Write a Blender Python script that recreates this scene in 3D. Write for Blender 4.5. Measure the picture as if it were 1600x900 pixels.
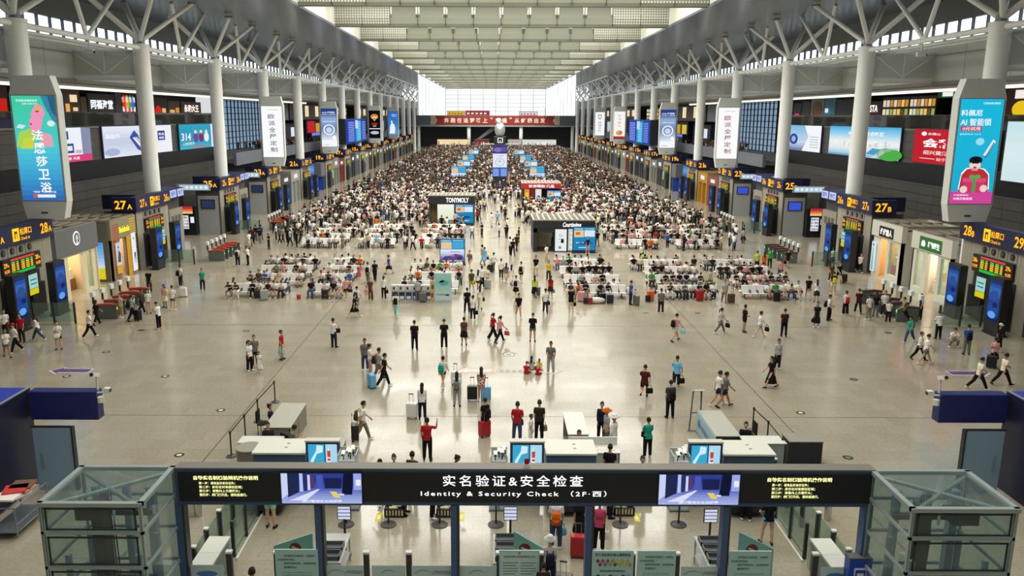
import bpy, bmesh, math, random
import numpy as np
from mathutils import Vector, Matrix
for _o in list(bpy.data.objects): bpy.data.objects.remove(_o)
SC = bpy.context.scene; COL = SC.collection; DG = bpy.context.evaluated_depsgraph_get
R = math.radians
random.seed(7)

# ---------------------------------------------------------------- camera, world, light, exposure
F, TH, ROLL = 1265.0, math.atan(269 / 1265.0), R(0.2)
CAM = Vector((-0.9, 0.0, 12.8))
cd = bpy.data.cameras.new('camera'); cam = bpy.data.objects.new('camera', cd); COL.objects.link(cam)
cd.sensor_width = 36.0; cd.lens = F / 1600 * 36; cd.shift_x = (800 - 770) / 1600
cd.clip_start = .1; cd.clip_end = 800
cam.location = CAM
cam.rotation_euler = (Matrix.Rotation(math.pi / 2 - TH, 3, 'X') @ Matrix.Rotation(ROLL, 3, 'Z')).to_euler()
SC.camera = cam
SC.view_settings.view_transform = 'Standard'
try: SC.view_settings.look = 'None'
except Exception: pass
SC.view_settings.gamma = 1; SC.view_settings.use_curve_mapping = False
SC.view_settings.exposure = 0.0
wd = bpy.data.worlds.new('sky'); SC.world = wd; wd.use_nodes = True
wb = wd.node_tree.nodes['Background']; wb.inputs[0].default_value = (.86, .94, 1, 1); wb.inputs[1].default_value = 2.8
def area(name, loc, sx, sy, power, col=(1, 1, 1), rot=(0, 0, 0)):
    l = bpy.data.lights.new(name, 'AREA'); l.shape = 'RECTANGLE'; l.size = sx; l.size_y = sy; l.energy = power; l.color = col
    o = bpy.data.objects.new(name, l); COL.objects.link(o); o.location = loc; o.rotation_euler = rot
    return o
BAFFLE_Y = [82 + 18.7 * k for k in range(-4, 14)]
SKY_POWER = 9000
for k, y in enumerate(BAFFLE_Y):
    area('skylight_daylight', (0, y + 9.6, 26.2), 37, 12, SKY_POWER if y > 50 else SKY_POWER * .36, (1, .985, .93))

# ---------------------------------------------------------------- pixel -> place (the photograph's camera)
_s, _c = math.sin(TH), math.cos(TH)
def ray(x, y):
    u = (x - 770) / F; v = (y - 450) / F
    u, v = u * math.cos(ROLL) + v * math.sin(ROLL), -u * math.sin(ROLL) + v * math.cos(ROLL)
    return Vector((u, _c - v * _s, -(_s + v * _c)))
def fz(x, y, z=0.0):
    r = ray(x, y); return CAM + r * ((z - CAM.z) / r.z)

# ---------------------------------------------------------------- materials
def lin(h):
    h = h.lstrip('#'); o = []
    for i in (0, 2, 4):
        c = int(h[i:i + 2], 16) / 255
        o.append(c / 12.92 if c <= .04045 else ((c + .055) / 1.055) ** 2.4)
    return (*o, 1.0)
_mats = {}
def mat(name, col=None, rough=.5, metal=0.0, emit=0.0, trans=0.0, alpha=1.0, attr=False, spec=.5):
    if name in _mats: return _mats[name]
    m = bpy.data.materials.new(name); m.use_nodes = True; nt = m.node_tree; b = nt.nodes['Principled BSDF']
    b.inputs['Roughness'].default_value = rough; b.inputs['Metallic'].default_value = metal
    b.inputs['Specular IOR Level'].default_value = spec
    if attr:
        a = nt.nodes.new('ShaderNodeAttribute'); a.attribute_name = 'Col'
        if emit:
            e = nt.nodes.new('ShaderNodeEmission'); e.inputs[1].default_value = emit
            nt.links.new(a.outputs['Color'], e.inputs[0]); nt.links.new(e.outputs[0], nt.nodes['Material Output'].inputs[0])
        else: nt.links.new(a.outputs['Color'], b.inputs['Base Color'])
    else:
        c = lin(col); b.inputs['Base Color'].default_value = c; m.diffuse_color = c
        if emit:
            b.inputs['Base Color'].default_value = tuple(q * .12 for q in c[:3]) + (1,); b.inputs['Emission Color'].default_value = c; b.inputs['Emission Strength'].default_value = emit
    if trans: b.inputs['Transmission Weight'].default_value = trans
    if alpha < 1: b.inputs['Alpha'].default_value = alpha
    _mats[name] = m; return m
def glass(name, tint, clear):
    """thin architectural glass: mostly clear, a little tinted, with a reflection"""
    if name in _mats: return _mats[name]
    m = bpy.data.materials.new(name); m.use_nodes = True; nt = m.node_tree; N = nt.nodes; N.clear()
    t = N.new('ShaderNodeBsdfTransparent'); t.inputs[0].default_value = lin(tint)
    g = N.new('ShaderNodeBsdfGlossy'); g.inputs['Roughness'].default_value = .03
    d = N.new('ShaderNodeBsdfDiffuse'); d.inputs[0].default_value = lin(tint)
    lw = N.new('ShaderNodeLayerWeight'); lw.inputs[0].default_value = .5   # facing term works on both sides of a thin pane
    pw = N.new('ShaderNodeMath'); pw.operation = 'POWER'; pw.inputs[1].default_value = 4
    f = N.new('ShaderNodeMath'); f.operation = 'MULTIPLY_ADD'; f.inputs[1].default_value = .5; f.inputs[2].default_value = .035
    nt.links.new(lw.outputs['Facing'], pw.inputs[0]); nt.links.new(pw.outputs[0], f.inputs[0])
    m1 = N.new('ShaderNodeMixShader'); m1.inputs[0].default_value = 1 - clear
    m2 = N.new('ShaderNodeMixShader'); o = N.new('ShaderNodeOutputMaterial')
    nt.links.new(t.outputs[0], m1.inputs[1]); nt.links.new(d.outputs[0], m1.inputs[2])
    nt.links.new(f.outputs[0], m2.inputs[0]); nt.links.new(m1.outputs[0], m2.inputs[1]); nt.links.new(g.outputs[0], m2.inputs[2])
    nt.links.new(m2.outputs[0], o.inputs[0]); _mats[name] = m; return m
def brickmat(name, c1, c2, cm, w, h, mortar, rough, spec=.5, metal=0.0, axes='XY', offset=.5, noise=0.0, scale_noise=3.0, bias=0.0):
    m = bpy.data.materials.new(name); m.use_nodes = True; nt = m.node_tree; b = nt.nodes['Principled BSDF']
    tc = nt.nodes.new('ShaderNodeTexCoord'); mp = nt.nodes.new('ShaderNodeCombineXYZ'); sp = nt.nodes.new('ShaderNodeSeparateXYZ')
    nt.links.new(tc.outputs['Object'], sp.inputs[0])
    nt.links.new(sp.outputs[axes[0]], mp.inputs[0]); nt.links.new(sp.outputs[axes[1]], mp.inputs[1])
    br = nt.nodes.new('ShaderNodeTexBrick'); nt.links.new(mp.outputs[0], br.inputs['Vector'])
    br.inputs['Color1'].default_value = lin(c1); br.inputs['Color2'].default_value = lin(c2); br.inputs['Mortar'].default_value = lin(cm)
    br.inputs['Scale'].default_value = 1; br.inputs['Brick Width'].default_value = w; br.inputs['Row Height'].default_value = h
    br.inputs['Mortar Size'].default_value = mortar; br.inputs['Mortar Smooth'].default_value = .1; br.inputs['Bias'].default_value = bias
    br.offset = offset
    out = br.outputs['Color']
    if noise:
        nz = nt.nodes.new('ShaderNodeTexNoise'); nz.inputs['Scale'].default_value = scale_noise; nz.inputs['Detail'].default_value = 6
        nt.links.new(tc.outputs['Object'], nz.inputs['Vector'])
        mr = nt.nodes.new('ShaderNodeMapRange'); mr.inputs[1].default_value = .3; mr.inputs[2].default_value = .7
        mr.inputs[3].default_value = 1 - noise; mr.inputs[4].default_value = 1 + noise
        nt.links.new(nz.outputs['Fac'], mr.inputs[0])
        mx = nt.nodes.new('ShaderNodeVectorMath'); mx.operation = 'SCALE'
        nt.links.new(out, mx.inputs[0]); nt.links.new(mr.outputs[0], mx.inputs['Scale']); out = mx.outputs[0]
    nt.links.new(out, b.inputs['Base Color'])
    b.inputs['Roughness'].default_value = rough; b.inputs['Specular IOR Level'].default_value = spec; b.inputs['Metallic'].default_value = metal
    _mats[name] = m; return m
PAINT = mat('painted', rough=.5, attr=True)
SATIN = mat('satin_metal', rough=.3, metal=.6, attr=True)
CLOTH = mat('fabric', rough=.85, attr=True, spec=.2)
DISP = mat('lit_display', attr=True, emit=1.0)
NEON = mat('lit_lettering', attr=True, emit=1.6)
GLASS = glass('clear_green_glass', '#dcebe4', .9)
GLASSD = glass('grey_lift_glass', '#e8f0f0', .97)

# ---------------------------------------------------------------- mesh builder
class MB:
    """collects faces with a colour and a material each; build() links ONE mesh object"""
    def __init__(s): s.v, s.f, s.c, s.m, s.mats, s.col, s.mi = [], [], [], [], [], (1, 1, 1, 1), 0
    def use(s, material=None, col=None):
        if material is not None:
            if material not in s.mats: s.mats.append(material)
            s.mi = s.mats.index(material)
        if col is not None: s.col = lin(col) if isinstance(col, str) else col
        return s
    def add(s, vs, fs):
        o = len(s.v); s.v += [tuple(p) for p in vs]
        for f in fs: s.f.append([i + o for i in f]); s.c.append(s.col); s.m.append(s.mi)
        return s
    def box(s, x0, x1, y0, y1, z0, z1):
        if x0 > x1: x0, x1 = x1, x0
        if y0 > y1: y0, y1 = y1, y0
        return s.add([(x, y, z) for x in (x0, x1) for y in (y0, y1) for z in (z0, z1)],
                     [(0, 1, 3, 2), (4, 6, 7, 5), (0, 4, 5, 1), (2, 3, 7, 6), (0, 2, 6, 4), (1, 5, 7, 3)])
    def obox(s, c, u, v, w):
        c, u, v, w = map(Vector, (c, u, v, w))
        return s.add([c + a * u + b * v + d * w for a in (-1, 1) for b in (-1, 1) for d in (-1, 1)],
                     [(0, 1, 3, 2), (4, 6, 7, 5), (0, 4, 5, 1), (2, 3, 7, 6), (0, 2, 6, 4), (1, 5, 7, 3)])
    def ring(s, c, u, v, n): return [Vector(c) + Vector(u) * math.cos(2 * math.pi * i / n) + Vector(v) * math.sin(2 * math.pi * i / n) for i in range(n)]
    def loft(s, rings, cap=True):
        n = len(rings[0]); vs = [p for r in rings for p in r]; fs = []
        for k in range(len(rings) - 1):
            for i in range(n): fs.append((k * n + i, k * n + (i + 1) % n, (k + 1) * n + (i + 1) % n, (k + 1) * n + i))
        if cap: fs.append(tuple(range(n))[::-1]); fs.append(tuple((len(rings) - 1) * n + i for i in range(n)))
        return s.add(vs, fs)
    def tube(s, pts, rs, n=8, cap=True):
        pts = [Vector(p) for p in pts]
        if not isinstance(rs, (list, tuple)): rs = [rs] * len(pts)
        rings = []; pu = None
        for i, p in enumerate(pts):
            d = (pts[min(i + 1, len(pts) - 1)] - pts[max(i - 1, 0)]).normalized()
            a = pu if pu is not None else (Vector((1, 0, 0)) if abs(d.x) < .9 else Vector((0, 0, 1)))
            w = d.cross(a).normalized(); u = w.cross(d).normalized(); pu = u
            rings.append(s.ring(p, u * rs[i], w * rs[i], n))
        return s.loft(rings, cap)
    def cyl(s, x, y, z0, z1, r, n=16, r2=None): return s.tube([(x, y, z0), (x, y, z1)], [r, r if r2 is None else r2], n)
    def ell(s, c, rx, ry, rz, n=10, m=7):
        c = Vector(c); rings = []
        for k in range(1, m):
            t = math.pi * k / m - math.pi / 2
            rings.append([c + Vector((rx * math.cos(t) * math.cos(2 * math.pi * i / n), ry * math.cos(t) * math.sin(2 * math.pi * i / n), rz * math.sin(t))) for i in range(n)])
        o = [c - Vector((0, 0, rz))] + [p for r in rings for p in r] + [c + Vector((0, 0, rz))]; fs = []
        for i in range(n): fs.append((0, 1 + (i + 1) % n, 1 + i))
        for k in range(m - 2):
            for i in range(n): a = 1 + k * n; fs.append((a + i, a + (i + 1) % n, a + n + (i + 1) % n, a + n + i))
        e = len(o) - 1; a = 1 + (m - 2) * n
        for i in range(n): fs.append((a + i, a + (i + 1) % n, e))
        return s.add(o, fs)
    def poly(s, pts): return s.add(pts, [tuple(range(len(pts)))])
    def prism(s, pts, d):
        d = Vector(d); n = len(pts); vs = [Vector(p) for p in pts] + [Vector(p) + d for p in pts]
        return s.add(vs, [tuple(range(n))[::-1], tuple(range(n, 2 * n))] + [(i, (i + 1) % n, n + (i + 1) % n, n + i) for i in range(n)])
    def mesh(s, name, smooth=False):
        me = bpy.data.meshes.new(name); me.from_pydata(s.v, [], s.f)
        if not s.mats: s.mats = [PAINT]
        for m in s.mats: me.materials.append(m)
        me.polygons.foreach_set('material_index', s.m)
        ca = me.color_attributes.new('Col', 'FLOAT_COLOR', 'CORNER')
        ln = np.array([len(f) for f in s.f]); cc = np.repeat(np.array([tuple(c)[:4] for c in s.c], dtype=np.float32), ln, axis=0)
        ca.data.foreach_set('color', cc.ravel())
        if smooth: me.polygons.foreach_set('use_smooth', [True] * len(s.f))
        bm = bmesh.new(); bm.from_mesh(me); bmesh.ops.recalc_face_normals(bm, faces=bm.faces); bm.to_mesh(me); bm.free()
        me.update(); return me
    def build(s, name, parent=None, loc=None, smooth=False, bevel=0, rotz=0):
        o = bpy.data.objects.new(name, s.mesh(name, smooth)); COL.objects.link(o)
        if parent is not None: o.parent = parent
        if loc is not None: o.location = loc
        o.rotation_euler.z = rotz
        if bevel:
            b = o.modifiers.new('bevel', 'BEVEL'); b.width = bevel; b.segments = 2; b.limit_method = 'ANGLE'
        return o
def tag(o, label, cat, group=None, kind=None):
    o['label'] = label; o['category'] = cat
    if group: o['group'] = group
    if kind: o['kind'] = kind
    return o
def thing(name, label, cat, loc=(0, 0, 0), rotz=0, group=None, kind=None):
    o = bpy.data.objects.new(name, None); COL.objects.link(o); o.location = loc; o.rotation_euler.z = rotz; o.empty_display_size = .2
    return tag(o, label, cat, group, kind)
def struct(o): o['kind'] = 'structure'; return o
def dup(o, loc=None, rotz=None, label=None, group=None, parent=None):
    c = o.copy(); COL.objects.link(c)
    if parent is not None: c.parent = parent
    if loc is not None: c.location = loc
    if rotz is not None: c.rotation_euler.z = rotz
    if label: c['label'] = label
    if group: c['group'] = group
    for ch in list(o.children): dup(ch, parent=c)
    return c

# ---------------------------------------------------------------- lettering
_tc = {}
def textgeo(t, bold, sp=1.0):
    if (t, bold, sp) in _tc: return _tc[(t, bold, sp)]
    cu = bpy.data.curves.new('lettering', 'FONT'); cu.body = t; cu.size = 1; cu.offset = bold; cu.resolution_u = 2; cu.space_character = sp; cu.fill_mode = 'FRONT'
    ob = bpy.data.objects.new('lettering', cu); COL.objects.link(ob); bpy.context.view_layer.update()
    me = bpy.data.meshes.new_from_object(ob.evaluated_get(DG()))
    v = np.zeros(len(me.vertices) * 3, dtype=np.float32); me.vertices.foreach_get('co', v); v = v.reshape(-1, 3)[:, :2]
    fs = [tuple(p.vertices) for p in me.polygons]
    bpy.data.objects.remove(ob); bpy.data.curves.remove(cu); bpy.data.meshes.remove(me)
    _tc[(t, bold, sp)] = (v, fs); return v, fs
class Board:
    """a flat picture or sign face: u runs right, v up, both in metres from the lower left corner"""
    def __init__(s, mb, o, right, up, w, h, layer=.006):
        s.mb, s.o, s.r, s.u = mb, Vector(o), Vector(right).normalized(), Vector(up).normalized(); s.n = s.r.cross(s.u); s.w, s.h = w, h; s.k = 0; s.layer = layer
    def P(s, u, v): return s.o + s.r * (u * s.w) + s.u * (v * s.h) + s.n * (s.k * s.layer)
    def lay(s): s.k += 1; return s
    def rect(s, u0, v0, u1, v1, col, m=None):
        s.mb.use(m, col).poly([s.P(u0, v0), s.P(u1, v0), s.P(u1, v1), s.P(u0, v1)]); return s
    def poly(s, pts, col, m=None): s.mb.use(m, col).poly([s.P(u, v) for u, v in pts]); return s
    def circ(s, u, v, ru, rv, col, m=None, n=20, a0=0, a1=360):
        s.mb.use(m, col).poly([s.P(u + ru * math.cos(R(a0 + (a1 - a0) * i / n)), v + rv * math.sin(R(a0 + (a1 - a0) * i / n))) for i in range(n if a1 - a0 == 360 else n + 1)]); return s
    def grad(s, u0, v0, u1, v1, cols, n=14, m=None, horiz=False):
        cs = [lin(c) for c in cols]
        for i in range(n):
            t = (i + .5) / n * (len(cs) - 1); a = min(int(t), len(cs) - 2); t -= a
            c = tuple(cs[a][j] * (1 - t) + cs[a + 1][j] * t for j in range(4)); p, q = i / n, (i + 1) / n
            if horiz: s.rect(u0 + (u1 - u0) * p, v0, u0 + (u1 - u0) * q, v1, c, m)
            else: s.rect(u0, v0 + (v1 - v0) * p, u1, v0 + (v1 - v0) * q, c, m)
        return s
    def text(s, t, u, v, h, col, m=None, w=None, bold=.012, align='C', sp=1.0, ital=0):
        """h in board units of height; w (board units) squeezes the width"""
        g, fs = textgeo(t, bold, sp)
        if not len(g): return s
        mn, mx = g.min(0), g.max(0); H = h * s.h; W = (mx[0] - mn[0]) / max(mx[1] - mn[1], 1e-6) * H
        if w: W = w * s.w
        cx = {'C': .5, 'L': 0.0, 'R': 1.0}[align]
        x = (g[:, 0] - mn[0]) / (mx[0] - mn[0]) ; y = (g[:, 1] - mn[1]) / (mx[1] - mn[1])
        s.mb.use(m, col)
        pts = [s.P(u, v) + s.r * (W * (a - cx) + ital * H * b) + s.u * (H * (b - .5)) for a, b in zip(x, y)]
        s.mb.add(pts, fs); return s
# ================================================================ THE SETTING
CY = [54 + 18.86 * k for k in range(16)]
XC = 31.45
# floor: polished granite slabs
FLOOR = brickmat('granite_floor', '#a29985', '#99917e', '#7f7969', 1.2, .9, .004, .16, .5, axes='XY', noise=.10, scale_noise=9)
nt = FLOOR.node_tree; bs = nt.nodes['Principled BSDF']
tcn = nt.nodes.new('ShaderNodeTexCoord'); nz = nt.nodes.new('ShaderNodeTexNoise'); nz.inputs['Scale'].default_value = .5; nz.inputs['Detail'].default_value = 4
nt.links.new(tcn.outputs['Object'], nz.inputs['Vector'])
mr = nt.nodes.new('ShaderNodeMapRange'); mr.inputs[1].default_value = .3; mr.inputs[2].default_value = .7; mr.inputs[3].default_value = .10; mr.inputs[4].default_value = .2
nt.links.new(nz.outputs['Fac'], mr.inputs[0]); nt.links.new(mr.outputs[0], bs.inputs['Roughness'])
b = MB().use(FLOOR); b.box(-60, 60, -15, 360, -.3, 0); struct(b.build('floor'))
for i, (x0, x1, y0, y1) in enumerate([(-11.86, -11.80, 10, 332), (11.55, 11.61, 10, 332), (-30, 30, 48.86, 48.92), (-30, 30, 33.3, 33.34), (-30, 30, 78.2, 78.26)]):
    struct(MB().use(PAINT, '#5c584c').box(x0, x1, y0, y1, .0005, .002).build('trim_%d' % (i + 1)))
# walls of the mezzanine fronts
TILE = brickmat('grey_wall_panels', '#55524c', '#4d4b46', '#2a2927', 2.6, .8, .03, .35, .5, axes='YZ', offset=0)
LOUV = brickmat('dark_louvres', '#2d2c2b', '#343332', '#0e0e0e', 40, .18, .09, .4, .4, axes='YZ', offset=0)
UPW = brickmat('pale_upper_wall', '#c3c5c0', '#bdbfba', '#8e908c', 6.2, 3.6, .05, .5, .4, axes='YZ', offset=0)
FASC = brickmat('grey_fascia', '#7a7c7b', '#757776', '#565857', 6.2, 6, .05, .5, .4, axes='YZ', offset=0)
WHITE = mat('off_white_steel', '#ecede8', .45)
SLAB = mat('slab_edge', '#77766f', .6)
MULL = mat('mullion', '#8d9296', .4)
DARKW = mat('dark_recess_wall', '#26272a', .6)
for sg, side in ((-1, 'left'), (1, 'right')):
    X = lambda a: sg * a
    MZ = 117.0
    struct(MB().use(TILE).box(X(40), X(40.6), -15, MZ, 0, 6.6).use(TILE).box(X(40), X(40.6), -15, MZ, 8.42, 11.5).build('wall_' + side))
    struct(MB().use(LOUV).box(X(40.05), X(40.5), -15, MZ, 6.6, 8.42).build('trim_louvre_' + side))
    struct(MB().use(SLAB).box(X(40), X(52), -15, MZ, 11.45, 11.7).use(SLAB).box(X(37.2), X(52), -15, 335, 15.5, 15.8).build('floor_mezzanine_' + side))
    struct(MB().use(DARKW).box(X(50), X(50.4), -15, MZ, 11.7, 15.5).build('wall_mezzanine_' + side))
    struct(MB().use(UPW).box(X(37.4), X(37.8), -15, 335, 15.8, 19.1).build('wall_upper_' + side))
    struct(MB().use(FASC).box(X(37.5), X(37.9), -15, 335, 20.7, 22.6).build('wall_fascia_' + side))
    # clerestory windows: one long strip of panes between thin mullions
    w = MB().use(glass('white_glass', '#f6fafb', .97)).box(X(37.62), X(37.66), -15, 335, 19.1, 20.7)
    for y in np.arange(-14, 335, 2.0): w.use(mat('mullion_dark', '#3f454c', .4)).box(X(37.5), X(37.75), y, y + .1, 19.1, 20.7)
    w.use(WHITE).box(X(37.4), X(37.8), -15, 335, 19.05, 19.2); struct(w.build('window_clerestory_' + side))
    # dark metal wing of the roof, sloping up to the skylight
    WING = _mats.get('roof_wing') or brickmat('roof_wing', '#808793', '#78808c', '#50555e', 3.1, 1.05, .02, .22, .5, .6, axes='YX', offset=0)
    w = MB().use(WING)
    w.prism([(X(37.5), -15, 22.55), (X(28), -15, 22.95), (X(20.1), -15, 23.25), (X(20.1), -15, 23.5), (X(37.5), -15, 23.4)], (0, 350, 0))
    struct(w.build('ceiling_' + side))
    struct(MB().use(mat('cream_steel', '#cfcebe', .5)).box(X(20.15), X(20.6), -15, 213, 23.4, 27).build('wall_skylight_' + side))
    # bright glazed side walls at the far end
    w = MB().use(mat('daylit_glazing', '#f6fbfb', .4, emit=.9)).box(X(20.2), X(20.3), 213, 335, 12.9, 27)
    for y in np.arange(213, 335, 12): w.use(MULL).box(X(20.1), X(20.3), y, y + .15, 12.9, 24)
    struct(w.build('window_far_' + side))
    # mezzanine glass balustrade
    w = MB().use(glass('smoked_balustrade', '#6d6c66', .75)).box(X(39.95), X(40), -15, MZ, 11.72, 12.95)
    w.use(SATIN, '#50504e').box(X(39.9), X(40.05), -15, MZ, 12.95, 13.03)
    struct(w.build('trim_balustrade_' + side))
    # light strip along the shop ceiling edge
    for i, (y0, y1) in enumerate(((30, 68), (69, 92), (93, 117), (118, 170))):
        l = MB().use(mat('lit_strip', '#fff6e0', .4, emit=1.3)).box(X(39.2), X(39.5), y0, y1, 15.05, 15.3)
        l.use(WHITE).box(X(39.1), X(39.6), y0, y1, 15.3, 15.5)
        tag(l.build('strip_light'), 'long glowing strip light over the %s upper floor, %s run from the near end' % (side, ('first', 'second', 'third', 'fourth')[i]), 'strip light', 'strip lights above the upper shops')
    # lower terrace beyond the mezzanine
    struct(MB().use(SLAB).box(X(38), X(58), MZ, 335, 6.0, 6.4).use(mat('terrace_edge', '#7d828a', .5)).box(X(37.6), X(38), MZ, 335, 5.7, 7.5).build('floor_terrace_' + side))
    w = MB().use(mat('bluish_daylit_glazing', '#9fc0de', .3, emit=.6)).box(X(50), X(50.2), 148, 181, 6.4, 15.5)
    for y in np.arange(148, 181, 2.2): w.use(mat('mullion_dark', '#3f454c', .4)).box(X(49.8), X(50), y, y + .2, 6.4, 15.5)
    for z in np.arange(6.4, 15.5, 1.1): w.box(X(49.8), X(50), 148, 181, z, z + .12)
    struct(w.build('window_atrium_' + side))
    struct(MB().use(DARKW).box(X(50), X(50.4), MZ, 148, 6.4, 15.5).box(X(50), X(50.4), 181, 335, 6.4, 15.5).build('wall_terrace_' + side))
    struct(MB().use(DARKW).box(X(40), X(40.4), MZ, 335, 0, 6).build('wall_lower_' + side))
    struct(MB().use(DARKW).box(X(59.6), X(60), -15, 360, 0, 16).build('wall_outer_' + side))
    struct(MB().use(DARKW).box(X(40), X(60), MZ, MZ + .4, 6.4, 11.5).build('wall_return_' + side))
    # columns and roof struts
    for k, y in enumerate(CY):
        c = MB().use(WHITE); c.tube([(X(XC), y, 0), (X(XC), y, 18.5)], .68, 28).tube([(X(XC), y, 18.5), (X(XC), y, 18.75)], [.74, .74], 28)
        c.use(mat('joint_casting', '#85878a', .4, .4)).tube([(X(XC), y, 18.75), (X(XC), y, 19.2)], [.42, .32], 14)
        c = struct(c.build('column', smooth=False))
        for q, (dx, dy) in enumerate(((-3.0, -4.2), (-3.0, 4.2), (3.2, -4.2), (3.2, 4.2))):
            zt = 22.75 - dx * .035
            st = MB().use(WHITE).tube([(X(XC), y + .12 * (1 if dy > 0 else -1), 19.0), (X(XC - dx), y + dy, zt)], .23 if dx < 0 else .19, 12)
            st.use(mat('joint_casting')).tube([(X(XC - dx), y + dy, zt - .02), (X(XC - dx), y + dy, zt + .12)], .42, 10); st.build('strut', c, smooth=False)
        # steel fin behind the column with its V bracing
        f = MB().use(mat('fin_panel', '#d0d2ca', .5)).box(X(37.4), X(32.05), y - .08, y + .08, 16.05, 18.2)
        f.use(WHITE).tube([(X(37.4), y - .05, 15.95), (X(32.05), y - .05, 15.95)], .24, 12)
        for a, bb in (((37.2, 18.0), (34.7, 16.2)), ((34.7, 16.2), (32.2, 18.0)), ((34.7, 16.2), (34.7, 18.1))):
            f.tube([(X(a[0]), y - .12, a[1]), (X(bb[0]), y - .12, bb[1])], .07, 6)
        f.box(X(37.4), X(32.05), y - .15, y + .15, 18.15, 18.3); f.build('fin', c)
    for k in range(-1, 15):
        y = 54 + 18.86 * (k + .5)
        c = MB().use(WHITE)
        for dy in (-4.3, 4.3): c.tube([(X(XC), y + .1 * dy / 4.3, 18.6), (X(XC - 1.0), y + dy, 22.85)], .17, 10)
        c.tube([(X(XC), y - 9.43, 18.45), (X(XC), y + 9.43, 18.45)], .2, 12)
        struct(c.build('trim_roof_brace', smooth=False))
    pp = MB().use(WHITE)
    for xx, zz in ((33.2, 18.35), (35.3, 18.45)): pp.tube([(X(xx), 30, zz), (X(xx), 335, zz)], .1, 8)
    struct(pp.build('trim_soffit_pipes_' + side))
    if True:
        y0 = 213
        pr = MB().use(WHITE)
        for xx in (28.2, 34.4): pr.tube([(X(xx), y0, 22.9), (X(xx), 335, 22.9)], .2, 8)
        struct(pr.build('trim_purlins_' + side))
# skylight: frosted glazing above rows of curved baffle panels
SKYG = mat('skylight_frosted_glass', '#fffdf0', .5, emit=.95)
struct(MB().use(SKYG).box(-20.6, 20.6, -15, 335, 26.9, 27.0).build('ceiling_skylight'))
def baffle_mat():
    m = bpy.data.materials.new('baffle_panel'); m.use_nodes = True; t = m.node_tree; N = t.nodes; N.clear()
    d = N.new('ShaderNodeBsdfDiffuse'); d.inputs[0].default_value = lin('#747669'); q = N.new('ShaderNodeBsdfTranslucent'); q.inputs[0].default_value = lin('#c4c4b0')
    x = N.new('ShaderNodeMixShader'); x.inputs[0].default_value = .16; o = N.new('ShaderNodeOutputMaterial')
    t.links.new(d.outputs[0], x.inputs[1]); t.links.new(q.outputs[0], x.inputs[2]); t.links.new(x.outputs[0], o.inputs[0]); return m
BAF = baffle_mat()
LATT = brickmat('lattice_painted_glow', '#dcdbc6', '#d2d1bc', '#85867a', .3, .3, .09, .5, .3, axes='XZ', offset=0)  # pale cells are painted in for daylight coming through the lattice
prof = [(.75, 23.32), (.2, 23.15), (-.25, 23.45), (-.45, 24.1), (-.3, 25.4), (.1, 26.75)]
for k, y in enumerate(BAFFLE_Y):
    m = MB(); n = 12; wd_ = 39.6 / n
    for i in range(n):
        xa, xb = -19.8 + i * wd_ + .03, -19.8 + (i + 1) * wd_ - .03
        lat = i in (0, 1, n - 2, n - 1)
        for j in range(5):
            (dy0, z0), (dy1, z1) = prof[j], prof[j + 1]
            ins = 0 if j < 3 else (.2 if not lat else 0)
            m.use(LATT if lat and 2 <= j <= 4 else BAF).poly([(xa + ins, y + dy0, z0), (xb - ins, y + dy0, z0), (xb - ins, y + dy1, z1), (xa + ins, y + dy1, z1)])
        m.use(mat('seam', '#4c4c43', .6)).box(xb, xb + .06, y - .3, y + .1, 23.2, 26.75)
    m.use(mat('baffle_rim', '#55564c', .5)).box(-19.8, 19.8, y + .15, y + .3, 23.08, 23.15)
    for i in range(n + 1): m.use(mat('cream_steel')).box(-19.8 + i * wd_ - .05, -19.8 + i * wd_ + .05, y + .3, y + 5.5, 25.7, 26.0)
    struct(m.build('ceiling_baffle', smooth=True))
# ends
struct(MB().use(DARKW).box(-60, 60, -15.4, -15, 0, 27).build('wall_back'))  # unseen wall added behind the camera to keep the light in
w = MB().use(mat('daylit_glazing')).box(-20.3, 20.3, 335.6, 335.7, 12.9, 27)
for i in range(9): w.use(MULL).box(-20.2 + i * 5.05 - .08, -20.2 + i * 5.05 + .08, 335.3, 335.6, 12.9, 24)
for z in (14.6, 16.2, 17.8, 19.4, 21.0, 22.6): w.box(-20.2, 20.2, 335.4, 335.6, z, z + .1)
struct(w.build('window_far_end'))
struct(MB().use(mat('bridge_beam', '#5d636b', .5)).box(-40, 40, 335.2, 345, 9.0, 12.9).use(mat('bridge_soffit', '#9a9c98', .5)).box(-40, 40, 335.0, 345, 8.5, 9.0).build('floor_bridge'))
struct(MB().use(mat('far_dark', '#1c1f26', .5)).box(-60, 60, 347, 347.4, 0, 16).build('wall_far'))
for x in (-10.9, 10.4): struct(MB().use(WHITE).tube([(x, 336.5, 0), (x, 336.5, 8.6)], .75, 20).build('column', smooth=True))
bn = thing('banner', 'long red banner with white slogan hung on the far bridge', 'banner', (0, 335.12, 0))
m = MB(); m.use(PAINT, '#8e2420').box(-26.4, 26, -.03, .05, 9.25, 12.7)
B = Board(m, (-26.4, -.05, 9.25), (1, 0, 0), (0, 0, 1), 52.4, 3.45, .02)
B.poly([(0, 0), (.035, 0), (.055, .5), (.035, 1), (0, 1)], '#b9a98a', PAINT).poly([(1, 0), (.965, 0), (.945, .5), (.965, 1), (1, 1)], '#b9a98a'); m.build('cloth', bn)
m = MB(); B = Board(m, (-26.4, -.11, 9.25), (1, 0, 0), (0, 0, 1), 52.4, 3.45, .02)
for i, ch in enumerate('奔跑在追梦路上“幸福”从虹桥出发'):
    B.text(ch, .125 + i * .0495, .5 if ch not in '“”' else .75, .56 if ch not in '“”' else .2, '#f5ead2', PAINT, bold=.02)
m.build('lettering', bn)
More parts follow.
